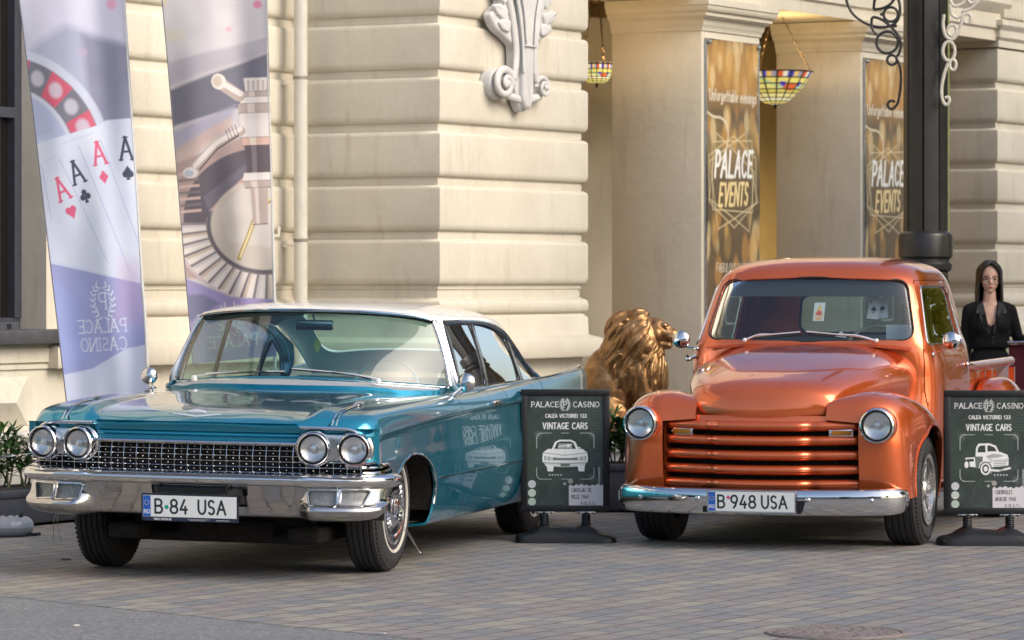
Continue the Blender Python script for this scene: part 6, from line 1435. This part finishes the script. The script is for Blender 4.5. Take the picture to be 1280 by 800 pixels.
scroll([([(1057, -20), (1058, 0), (1066, 17), (1082, 29), (1100, 34), (1114, 32), (1122, 25), (1125, 12), (1122, -6)], False), C_(1113.5, 18, 9), C_(1109, 53, 13.5), C_(1115, 75, 6), ([(1120, 71), (1125, 84), (1126, 105), (1124, 120), (1121, 131), (1114, 136.5), (1109.5, 131), (1113, 126), (1119, 127)], False),
        ([(1092, 12), (1104, 10), (1114, 4), (1120, -6)], False), ([(1092, 12), (1093, 2), (1096, -8)], False), ([(1089, 33), (1091, 22), (1101, 24), (1112, 32), (1121, 42), (1126, 54), (1124, 66), (1120, 72)], False), ([(1089, 33), (1093, 40), (1098, 44)], False), ([(1100, 18), (1103, 18)], False), ([(1116, 33), (1121, 32)], False)], M['iron'], 'scroll')
scroll([C_(1190, 38, 5.5, 7), C_(1186, 64, 7.5, 12), C_(1191, 81, 4, 6.5), ([(1185, 79), (1180, 94), (1177, 112), (1178, 124), (1182, 131), (1186, 128), (1186, 122), (1181, 122)], False), ([(1180, 18), (1179, 32), (1183, 46), (1190, 49), (1197, 42), (1202, 28), (1204, 14)], False), C_(1209, 23, 4.5, 6), ([(1204, 14), (1214, 10), (1222, 2), (1228, -8)], False), ([(1186, -4), (1192, 7), (1202, 5), (1208, -5)], False), ([(1187, 5), (1190, 18), (1196, 22), (1203, 18)], False), ([(1206, -6), (1214, 4), (1224, -4)], False)], M['iron_sunlit'], 'scroll', .013)

# ============================================================ planters
def leafblade(mb, base, d, L_, w_, droop, n=5):
    """one long leaf, folded along its midrib"""
    d = np.array(d, float); d /= np.linalg.norm(d); side = np.cross(d, [0, 0, 1]); side /= np.linalg.norm(side)+1e-9; V = []
    for i in range(n):
        u = i/(n-1); c = np.array(base)+d*L_*u+np.array([0, 0, -droop*L_*u*u]); ww = w_*math.sin(PI*min(1, .12+u*.88))**.8
        V += [c-side*ww+[0, 0, .12*ww], c-[0, 0, .15*ww], c+side*ww+[0, 0, .12*ww]]
    F = []
    for i in range(n-1): F += [[3*i, 3*i+1, 3*i+4, 3*i+3], [3*i+1, 3*i+2, 3*i+5, 3*i+4]]
    mb.add(V, F)
M['leaf'] = (lambda b: (b.set(Base_Color=b.ramp(b.noise(9, 3), [(.3, (.018, .055, .016)), (.55, (.045, .12, .03)), (.8, (.10, .19, .05))]), Roughness=.38, Subsurface_Weight=0), b.m)[1])(NB('oleander_leaf'))
def planter(label, x, y, rz, L_, D_, h, nst, seed, hh=.34):
    t = thing('planter', label, 'planter', (x, y, 0), rz, 'dark planters of evergreen shrubs')
    l = MB(); l.bb(-L_/2, L_/2, -D_/2, D_/2, .02, h-.02, bev=.012); l.bb(-L_/2-.012, L_/2+.012, -D_/2-.012, D_/2+.012, h-.05, h, bev=.008); l.build('box', varied('anthracite_planter', (.040, .045, .058), .55, .25, 8), t)
    l = MB(); l.bb(-L_/2+.03, L_/2-.03, -D_/2+.03, D_/2-.03, h-.02, h+.004); l.build('soil', M['rust'], t)
    rg = np.random.default_rng(seed); S_ = MB(); F_ = MB()
    for k in range(nst):
        b0 = np.array([rg.uniform(-L_/2+.08, L_/2-.08), rg.uniform(-D_/2+.06, D_/2-.06), h]); tip = b0+[rg.uniform(-.12, .12), rg.uniform(-.14, .12), rg.uniform(.5, 1)*hh]; pts = curve([b0, (b0+tip)/2+[rg.uniform(-.03, .03), 0, .02], tip], 10)
        S_.tube(pts, np.linspace(.007, .003, 10), 5)
        for q in range(3, 10):
            for _ in range(5):
                a = rg.uniform(0, 2*PI); e = rg.uniform(-.15, 1.0) if q < 9 else rg.uniform(.3, 1.4)
                leafblade(F_, pts[q], (math.cos(a)*math.cos(e), math.sin(a)*math.cos(e), math.sin(e)), rg.uniform(.07, .125), rg.uniform(.010, .016), rg.uniform(.1, .45))
    S_.build('stems', varied('green_stem', (.06, .07, .03), .7, .2, 20), t); F_.build('foliage', M['leaf'], t, sharp=180); return t
PA = UA
bx, by = bloc(-3.95, .62)
planter('dark planter of shiny evergreen shrub at the left edge, beneath the window', bx, by, UA, 1.9, .42, .245, 44, 5, .38)
planter('dark planter of evergreen shrub in front of the lion, beside the orange pickup', wx(800, 26.6), 26.6, 0, .86, .40, .335, 40, 6, .36)

# ============================================================ small ground things
t = thing('manhole_cover', 'round reddish cast manhole cover set in the paving at the bottom edge', 'manhole cover', (wx(1045, 17.38), 17.38, 0))
b = NB('manhole_iron'); b.set(Base_Color=b.ramp(b.noise(20, 5, .7), [(.3, (.13, .105, .10)), (.7, (.22, .185, .175))]), Roughness=.7); b.bump(b.noise(60, 4), .5, .01)
l = MB(); l.lathe([(.0005, .010), (.055, .010), (.058, .006), (.075, .006), (.078, .010), (.285, .010), (.288, .003), (.296, .003), (.299, .010), (.318, .010), (.322, .002)], 64)
for r_ in (.11, .15, .19, .23, .265):
    for k in range(int(r_*90)):
        a = 2*PI*k/int(r_*90); l.box((r_*math.cos(a), r_*math.sin(a), .0115), (.014, .014, .004), None)
l.build('cover', b.m, t, sharp=30)
# fallen leaf and litter
rg = np.random.default_rng(8)
spots = [(83, 700, .045, 'curled dead leaf lying on the paving before the left front tyre of the teal saloon', (.06, .035, .02)), (475, 793, .028, 'pale scrap of paper lying on the asphalt at the bottom', (.6, .6, .55)), (96, 783, .022, 'tiny pale scrap on the asphalt at the lower left', (.6, .58, .5))]
for px, py, s_, lab, c in spots:
    Y = 4800*1.6/(py-350); q = MB(); a = rg.uniform(0, 3)
    q.prism(rpoly([(-s_, -s_*.35), (s_*.2, -s_*.5), (s_, 0), (s_*.1, s_*.5), (-s_*.9, s_*.3)], s_*.2), .003, Mx((wx(px, Y), Y, .004), rz=a, rx=.12)); o = q.build('fallen_leaf' if 'leaf' in lab else 'paper_scrap', simple('litter', c, .8), None); tag(o, lab, 'leaf' if 'leaf' in lab else 'litter')
# ============================================================ organic shapes: capsules and lumps fused into one skin
def cap(mb, a, b, ra, rb, n=14):
    a, b = np.array(a, float), np.array(b, float); d = b-a; L = np.linalg.norm(d); d = d/L; pts = []; rr = []
    for t in np.linspace(-PI/2, 0, 6)[:-1]: pts.append(a+d*ra*math.sin(t)); rr.append(max(1e-3, ra*math.cos(t)))
    for t in np.linspace(0, 1, 5): pts.append(a+d*L*t); rr.append(ra+(rb-ra)*t)
    for t in np.linspace(0, PI/2, 6)[1:]: pts.append(b+d*rb*math.sin(t)); rr.append(max(1e-3, rb*math.cos(t)))
    mb.tube(pts, rr, n); return mb
def chain_(mb, pts, rs):
    for i in range(len(pts)-1): cap(mb, pts[i], pts[i+1], rs[i], rs[i+1])
    return mb
def fuse(name, mb, mat, parent, voxel=.01, smooth=4, fac=.5, cut=None):
    o = mb.build(name, mat, parent, smooth=False)
    m = o.modifiers.new('r', 'REMESH'); m.mode = 'VOXEL'; m.voxel_size = voxel; m.use_smooth_shade = True
    if smooth: s_ = o.modifiers.new('s', 'SMOOTH'); s_.iterations = smooth; s_.factor = fac
    if cut:
        c = cut.build('cutter', None, parent, smooth=False); b_ = o.modifiers.new('b', 'BOOLEAN'); b_.operation = 'DIFFERENCE'; b_.object = c; b_.solver = 'EXACT'
    dg = bpy.context.evaluated_depsgraph_get(); dg.update(); me = bpy.data.meshes.new_from_object(o.evaluated_get(dg)); o.modifiers.clear(); o.data = me
    me.polygons.foreach_set('use_smooth', [True]*len(me.polygons))
    if cut: bpy.data.objects.remove(c)
    if mat and not me.materials: me.materials.append(mat)
    return o
# ------------------------------------------------------------ bronze lion
b = NB('gilded_bronze'); pit = b.noise(12, 5, .6)
b.set(Base_Color=b.ramp(pit, [(.3, (.15, .072, .032)), (.5, (.31, .175, .075)), (.75, (.46, .29, .14))]), Metallic=.85, Roughness=b.ramp(b.noise(22, 4), [(.3, .34), (.8, .50)])); M['gilt'] = b.m
LP = thing('lion_pedestal', 'pale stone pedestal under the bronze lion', 'pedestal', (.86, 28.0, 0), R(-8))
l = MB(); l.bb(-.46, .42, -.30, .30, 0, .10, bev=.01); l.bb(-.42, .38, -.26, .26, .10, .36, bev=.008); l.bb(-.46, .42, -.30, .30, .36, .43, bev=.012); l.build('pedestal_block', M['stone_white'], LP)
LN = thing('lion_statue', 'golden bronze seated lion with a long curling mane, looking towards the orange pickup', 'statue', (.86, 28.0, .43), R(-10))
l = MB(); rg = np.random.default_rng(21)
E_ = []
def ell(c, r): l.sphere(c, r, 12); E_.append((np.array(c), np.array(r)))
ell((.05, 0, .70), (.19, .17, .22)); ell((.11, 0, .48), (.15, .165, .27)); ell((-.03, 0, .56), (.19, .165, .25)); ell((-.02, 0, .78), (.15, .145, .15)); ell((.05, 0, .865), (.105, .115, .085))
nm = len(E_)
l.sphere((-.16, 0, .36), (.21, .17, .33), 12); 
for s in (-1, 1):
    l.sphere((-.20, s*.13, .17), (.22, .10, .17), 10); chain_(l, [(-.1, s*.18, .12), (.08, s*.19, .05), (.16, s*.19, .035)], [.08, .05, .045])
    chain_(l, [(.10, s*.10, .46), (.14, s*.11, .28), (.16, s*.11, .06), (.23, s*.11, .035)], [.085, .062, .052, .050])
    for q in (-.03, 0, .03): l.sphere((.28, s*.11+q, .025), (.03, .018, .022), 6)
# head
H0 = np.array([.185, 0, .80])
l.sphere(H0, (.105, .088, .100), 12); chain_(l, [H0+[.04, 0, -.012], H0+[.125, 0, -.030]], [.068, .054]); l.sphere(H0+[.150, 0, -.012], (.026, .032, .022), 8)
chain_(l, [H0+[-.01, 0, -.085], H0+[.095, 0, -.105]], [.05, .032])
for s in (-1, 1):
    l.sphere(H0+[.070, s*.045, .040], (.030, .026, .020), 8); l.sphere(H0+[.115, s*.030, -.045], (.038, .030, .028), 8); l.sphere(H0+[.01, s*.070, -.03], (.05, .03, .05), 8); l.sphere(H0+[-.06, s*.082, .075], (.024, .020, .034), 8)
    chain_(l, [H0+[.06, s*.02, .05], H0+[.130, s*.013, .000]], [.022, .018])
# mane: long wavy locks laid over the lumps
def lock(p, d, L_, r_, wav):
    P_ = []; q = np.array(p, float); d = np.array(d, float); c0 = E_
    ph = rg.uniform(0, 6)
    for i in range(11):
        u = i/10; P_.append(q.copy()); dd = d+np.array([0, 0, -.9*u]); dd += wav*math.sin(ph+u*6)*np.cross(d, [0, 0, 1]); dd /= np.linalg.norm(dd); q = q+dd*L_/10
        # keep to the surface of the nearest lump
        best = min(((np.linalg.norm((q-c)/r), c, r) for c, r in E_[:nm]), key=lambda e: e[0]); k, c, r = best
        q = c+(q-c)/k*(1.02+.05*(1-u)) if k > .2 else q
    l.tube(P_, r_*np.array([.7, 1, 1.15, 1.2, 1.2, 1.1, 1.0, .85, .65, .45, .2]), 7)
for k in range(430):
    c, r = E_[rg.choice(nm, p=[.30, .30, .20, .14, .06])]; v = rg.normal(size=3); v /= np.linalg.norm(v)
    p = c+v*r*1.02
    if p[0] > .15 and p[2] > .66 and abs(p[1]) < .13: continue
    if any(np.linalg.norm((p-c2)/r2) < .93 for c2, r2 in E_[:nm]): continue
    back = np.array([-.75 if p[2] > .62 else -.15, 0, -.55 if p[2] > .62 else -1.0]); nrm = v/r; nrm /= np.linalg.norm(nrm); d = back-nrm*back.dot(nrm); d /= np.linalg.norm(d)+1e-6
    lock(p, d, rg.uniform(.18, .34), rg.uniform(.010, .017), .38)
for k in range(44):                       # fringe curling round the face
    a = k/44*2*PI; p = H0+np.array([-.055+.01*math.sin(k*3), .105*math.cos(a), .012+.118*math.sin(a)]); d = np.array([-.8, .5*math.cos(a), .5*math.sin(a)-.3]); d /= np.linalg.norm(d); lock(p, d, .17, .014, .5)
chain_(l, [(-.30, .05, .06), (-.38, .16, .04), (-.30, .26, .035), (-.15, .29, .035)], [.03, .026, .026, .05])
fuse('lion_body', l, M['gilt'], LN, .0060, 1, .3)
for s in (-1, 1):
    l = MB(); l.sphere(H0+[.088, s*.055, .020], (.012, .010, .012), 8); l.build('eye', M['gilt'], LN)

# ------------------------------------------------------------ woman
PX, PY = wx(1237, 31.0), 31.0
W_ = thing('person', 'woman in black suit with long dark hair and glasses, standing behind the orange pickup', 'person', (PX, PY, 0), 0)
skin = NB('skin').set(Base_Color=(.60, .37, .275), Roughness=.48, Subsurface_Weight=.12, Subsurface_Scale=.02).m
suit = varied('black_suit_cloth', (.006, .006, .008), .8, .3, 30, Specular_IOR_Level=.2)
l = MB(); OZ = .05
# legs, hips, waist, chest, neck, head in one skin
for s in (-1, 1): chain_(l, [(s*.085, 0, .88), (s*.095, .0, .50), (s*.10, .02, .12), (s*.10, -.09, .035)], [.085, .055, .038, .030]); l.sphere((s*.10, -.12, .03), (.04, .08, .028), 8)
l.sphere((0, 0, .93), (.155, .10, .13), 12); l.sphere((0, 0, 1.10), (.115, .085, .16), 12); l.sphere((0, .0, 1.26), (.145, .095, .15), 12)
for s in (-1, 1): l.sphere((s*.065, -.065, 1.25), (.065, .055, .065), 10); l.sphere((s*.135, 0, 1.345), (.045, .042, .038), 10)
chain_(l, [(0, .01, 1.36), (0, 0, 1.50)], [.060, .050]); chain_(l, [(-.12, 0, 1.355), (0, 0, 1.395), (.12, 0, 1.355)], [.040, .052, .040])
l.sphere((0, .01, 1.640), (.079, .092, .098), 14); l.sphere((0, -.028, 1.578), (.062, .057, .076), 12); l.sphere((0, -.062, 1.515), (.024, .022, .020), 8)
chain_(l, [(0, -.082, 1.615), (0, -.103, 1.580)], [.010, .015]); l.sphere((0, -.076, 1.547), (.024, .016, .008), 8); l.sphere((0, -.075, 1.536), (.020, .015, .008), 8)
for s in (-1, 1): l.sphere((s*.078, .01, 1.60), (.010, .02, .03), 8); l.sphere((s*.036, -.06, 1.578), (.026, .022, .022), 8)
# arms: one hanging, one reaching out to the chair
def hand(mb, wr, d, side, n_):
    wr, d, side = np.array(wr), np.array(d, float), np.array(side, float); d /= np.linalg.norm(d); n_ = np.array(n_, float)
    for k, f in enumerate((-.027, -.009, .009, .027)):
        root = wr+side*f*.6+d*.02; kn = wr+side*f+d*.085; L_ = (.062, .074, .070, .055)[k]
        chain_(mb, [root, kn, kn+d*L_*.5+n_*.012, kn+d*L_*.85+n_*.040], [.013, .0105, .009, .007])
    chain_(mb, [wr+d*.02-side*.015, wr+d*.055-side*.045+n_*.01, wr+d*.085-side*.050+n_*.025], [.013, .011, .0085])
chain_(l, [(-.158, 0, 1.340), (-.202, .01, 1.10), (-.165, -.03, .87)], [.036, .032, .024]); hand(l, (-.162, -.033, .86), (.05, -.12, -1), (0, 1, 0), (.9, 0, 0))
chain_(l, [(.158, 0, 1.340), (.230, .02, 1.13), (.36, -.13, 1.075)], [.036, .035, .024]); hand(l, (.365, -.135, 1.075), (.85, -.35, -.12), (.35, .85, 0), (0, 0, -.7))
fuse('body', l, skin, W_, .0062, 3)
# trousers and top
l = MB()
for s in (-1, 1): chain_(l, [(s*.082, 0, .90), (s*.095, 0, .50), (s*.10, .02, .12)], [.105, .085, .085])
l.sphere((0, 0, .94), (.172, .118, .14), 12); l.sphere((0, 0, 1.06), (.135, .10, .14), 10); fuse('trousers', l, suit, W_, .010, 3)
l = MB(); l.sphere((0, -.0, 1.10), (.128, .098, .16), 12); l.sphere((0, .0, 1.17), (.150, .108, .10), 12)
for s in (-1, 1): l.sphere((s*.065, -.064, 1.225), (.068, .058, .062), 10)
fuse('top', l, varied('black_knit', (.009, .009, .012), .7, .3, 30, Specular_IOR_Level=.25), W_, .009, 3)
# cropped blazer with a V opening
l = MB(); l.sphere((0, 0, 1.28), (.182, .128, .15), 14); l.sphere((0, 0, 1.17), (.170, .128, .12), 14); l.sphere((0, 0, 1.09), (.162, .125, .055), 12); chain_(l, [(-.140, 0, 1.365), (0, .02, 1.400), (.140, 0, 1.365)], [.055, .060, .055])
for s in (-1, 1): l.sphere((s*.075, -.07, 1.235), (.082, .068, .085), 10)
for z in np.linspace(1.06, 1.12, 5): l.sphere((.0, .0, z), (.168, .126, .022), 8)
chain_(l, [(-.165, 0, 1.352), (-.203, .01, 1.10), (-.170, -.03, .90)], [.056, .047, .038]); chain_(l, [(.165, 0, 1.352), (.230, .02, 1.13), (.350, -.125, 1.077)], [.056, .047, .038])
c_ = MB(); c_.prism([(-.068, 1.52), (.068, 1.52), (.060, 1.42), (.012, 1.175), (.0, 1.155), (-.016, 1.175), (-.064, 1.42)], .26, Mx((0, 0.035, 0), rx=PI/2))
fuse('blazer', l, suit, W_, .0085, 4, cut=c_)
l = MB()                                  # lapels
for s in (-1, 1):
    q = [(s*.066, 1.425), (s*.105, 1.40), (s*.125, 1.335), (s*.092, 1.330), (s*.100, 1.305), (s*.020, 1.160), (s*.012, 1.175)]; q = q if s > 0 else q[::-1]
    V_ = [(x, -.100-.055*math.exp(-((z-1.245)/.09)**2)-.02*(1.43-z), z) for x, z in q]; n_ = len(V_)
    V2_ = [(x, y+.012, z) for x, y, z in V_]; l.add(V_+V2_, [list(range(n_)), list(range(2*n_-1, n_-1, -1))]+[[i, i+n_, (i+1) % n_+n_, (i+1) % n_] for i in range(n_)])
l.build('lapels', simple('satin_lapel', (.010, .010, .013), .45), W_)
for z in (1.14, 1.10): l = MB(); l.lathe([(.009, 0), (.008, .005), (.0005, .006)], 12, Mx((.008, -.150+.1*(1.14-z), z), rx=PI/2)); l.build('button', M['gasket'], W_)
# hair: a cap and long strands
l = MB(); l.sphere((0, .030, 1.665), (.090, .092, .102), 14)
rg = np.random.default_rng(4)
for k in range(120):
    a = rg.uniform(-.18, 1.18)*PI; x, y = .088*math.cos(a), .028+.085*math.sin(a); s = 1 if x > 0 else -1
    top = (x*.35, -.035+.06*rg.random(), 1.752+rg.uniform(-.006, .004)); L_ = rg.uniform(1.30, 1.40) if abs(x) < .075 or y > .03 else rg.uniform(1.30, 1.37)
    P_ = curve([top, (x*1.04, y*.9, 1.69), (x*1.12, y*1.02+.003, 1.60), (x*1.20, y*.95+.012, 1.50), (x*1.20+rg.uniform(-.02, .02), y*.8+.008, L_)], 12); l.tube(P_, [.008, .011, .012, .012, .012, .012, .012, .011, .010, .008, .006, .003], 6)
for k in range(60):
    s = (-1, 1)[k % 2]; j = rg.uniform(0, 1); P_ = curve([(s*.004, -.072+.05*j, 1.738+.01*j), (s*.040, -.082+.05*j, 1.715+.012*j), (s*(.070+.008*j), -.066+.05*j, 1.665), (s*(.080+.010*j), -.040+.04*j, 1.60), (s*(.088+.012*rg.random()), -.028+.03*j, 1.50), (s*(.092+.02*rg.random()), -.035+.03*j, 1.36+.03*rg.random())], 14); l.tube(P_, [.006]+[.009]*9+[.008, .007, .005, .003], 6)
fuse('hair', l, varied('dark_hair', (.010, .007, .006), .38, .5, 60), W_, .0062, 1)
for s in (-1, 1):
    l = MB(); l.tube([(s*.034+.027*math.cos(a), -.098+.006*abs(math.cos(a)), 1.606+.020*math.sin(a)) for a in np.linspace(0, 2*PI, 20, endpoint=False)], .0022, 5, closed=True); l.tube([(s*.061, -.094, 1.610), (s*.078, 0, 1.612)], .0020, 4)
    if s > 0: l.tube([(-.008, -.099, 1.610), (.008, -.099, 1.610)], .002, 4)
    l.build('glasses', M['gasket'], W_)
    l = MB(); l.sphere((s*.033, -.072, 1.606), (.012, .010, .008), 8); l.build('eye', simple('eye', (.05, .03, .025), .1), W_)
    l = MB(); l.tube([(s*.016, -.090, 1.626), (s*.036, -.088, 1.631), (s*.056, -.076, 1.624)], .0032, 5); l.build('eyebrow', M['gasket'], W_)
l = MB(); l.sphere((0, -.084, 1.5415), (.022, .010, .0085), 8); l.build('lips', simple('lips', (.40, .10, .09), .35), W_)
for s in (-1, 1): l = MB(); l.sphere((s*.10, -.105, .03), (.046, .095, .032), 8); l.bb(s*.10-.012, s*.10+.012, .0, .03, 0, .06); l.build('shoe', simple('black_leather', (.01, .01, .01), .25), W_)
# ------------------------------------------------------------ maroon chair beside her
t = thing('high_chair', 'maroon upholstered chair back with a metal top rail, at the right edge beside the woman', 'chair', (wx(1292, 30.7), 30.7, 0), R(-25))
l = MB(); P = np.array([[(x, .05*(1-(x/.24)**2)-.04+.06*(1.1-z), z) for x in np.linspace(-.20-.0*z, .20, 14)] for z in np.linspace(.72, 1.085, 12)]); v_, f_ = panel('', P, None, raw=True, flange=.05); l.add(v_, f_); l.build('backrest', varied('maroon_velvet', (.11, .010, .022), .8, .3, 14), t)
l = MB(); l.tube([(x, .05*(1-(x/.24)**2)-.02, 1.100) for x in np.linspace(-.215, .215, 14)], .014, 10, flat=.8); l.build('top_rail', M['chrome_old'], t)
l = MB(); l.bb(-.20, .20, -.42, .0, .66, .73, bev=.03); l.build('seat', bpy.data.materials['maroon_velvet'], t)
for x in (-.18, .18):
    for y in (-.38, .02): l = MB(); l.tube([(x*1.15, y*1.05, 0), (x, y, .67)], .014, 8); l.build('leg', M['iron'], t)
# ============================================================ the rest of the square, outside the frame but seen in paint, chrome and glass
def tree(x, y, h, r, seed, lab, tone):
    t = thing('plane_tree', lab, 'tree', (x, y, 0), 0, 'leafy trees round the square'); rg = np.random.default_rng(seed)
    l = MB(); tr_ = curve([(0, 0, 0), (.1, .05, h*.25), (-.05, .1, h*.5), (.1, 0, h*.8)], 16); l.tube(tr_, np.linspace(.22, .06, 16), 10); tips = []
    for k in range(13):
        a = rg.uniform(0, 2*PI); z0 = rg.uniform(.3, .7)*h; p = tr_[int(z0/h/.8*15)]; e = p+np.array([math.cos(a)*r*rg.uniform(.5, .9), math.sin(a)*r*rg.uniform(.5, .9), h*rg.uniform(.08, .3)]); l.tube(curve([p, (p+e)/2+[0, 0, .25], e], 8), np.linspace(.07, .02, 8), 6); tips.append(e)
    l.build('trunk', M['bark'], t)
    cl = []
    for k in range(130):
        v = rg.normal(size=3); v /= np.linalg.norm(v); rad = rg.random()**.4; c = np.array([0, 0, h*.55])+v*np.array([r, r, h*.46])*rad*(.8+.3*math.sin(v[0]*5+seed)*math.cos(v[1]*4)); cl.append(c)
    n = 20000; ci = rg.integers(0, len(cl), n); c = np.array(cl)[ci]+rg.normal(size=(n, 3))*.36; nn_ = rg.normal(size=(n, 3)); nn_ /= np.linalg.norm(nn_, axis=1)[:, None]; u = np.cross(nn_, rg.normal(size=(n, 3))); u /= np.linalg.norm(u, axis=1)[:, None]; w2 = np.cross(nn_, u); s_ = rg.uniform(.055, .12, n)[:, None]
    V = np.stack([c-u*s_, c-w2*s_*.6, c+u*s_, c+w2*s_*.6], 1).reshape(-1, 3); F = np.arange(4*n).reshape(-1, 4)
    me = bpy.data.meshes.new('crown'); me.from_pydata(V.tolist(), [], F.tolist()); me.materials.append(tone); o = bpy.data.objects.new('crown', me); COL.objects.link(o); o.parent = t
M['bark'] = varied('bark', (.12, .10, .075), .9, .4, 8, bump=.6)
def leaftone(name, a, b_):
    q = NB(name); col = q.ramp(q.noise(.9, 4), [(.3, a), (.7, b_)]); q.set(Base_Color=col, Roughness=.55)
    out = [n for n in q.t.nodes if n.type == 'OUTPUT_MATERIAL'][0]; tl = q.n('BsdfTranslucent'); q.l(col, tl.inputs[0]); mx = q.n('MixShader'); mx.inputs[0].default_value = .5; q.l(q.b.outputs[0], mx.inputs[1]); q.l(tl.outputs[0], mx.inputs[2]); q.l(mx.outputs[0], out.inputs[0]); return q.m
L1 = leaftone('yellow_green_leaves', (.20, .24, .025), (.46, .42, .06)); L2 = leaftone('green_leaves', (.04, .08, .015), (.10, .15, .03))
for a in ((11.6, 27.5, 8.0, 2.6, 7, 'yellow-green tree between the two tallest trees to the right, mirrored in the pickup door', L1), (7.9, 32.3, 7.5, 2.2, 1, 'yellow-green leafy tree beyond the right edge, mirrored in the door of the orange pickup', L1), (12.0, 35.0, 9.5, 3.0, 2, 'tall yellow-green tree farthest to the right, mirrored in the pickup window', L1),
          (13.5, 24.0, 8.5, 3.0, 3, 'broad green tree to the right of the parked pickup, out of frame', L2), (-5.5, -16.0, 8.5, 3.0, 4, 'green tree behind the photographer, left of the road, mirrored in the chrome', L2), (8.0, -20.0, 9.5, 3.4, 5, 'green tree behind the photographer, right of the road, mirrored in the chrome', L2), (19.0, -6.0, 9.0, 3.2, 6, 'green tree behind the photographer at the far right of the square', L1)): tree(*a)
t = thing('town_house', 'long pale rendered building across the road behind the photographer, seen only in reflections', 'building', (-2, -34, 0))
l = MB(); l.bb(-26, 22, -8, 0, 0, 8.5); l.build('wall', varied('pale_render', (.42, .38, .32), .8, .15, .5), t, smooth=False)
l = MB(); l.bb(-26.4, 22.4, -8.3, .45, 8.5, 8.95); l.build('cornice', M['stone_white'], t, smooth=False)
dg_ = simple('dark_window_glass', (.02, .025, .03), .08)
for k in range(13):
    for z in (1.2, 5.0):
        x = -24+k*3.6; l = MB(); l.bb(x, x+1.3, -.05, .04, z, z+2.3); f_ = l.build('window', M['plinth'], t, smooth=False); l = MB(); l.bb(x+.1, x+1.2, .03, .055, z+.1, z+2.2); l.build('pane', dg_, f_, smooth=False)
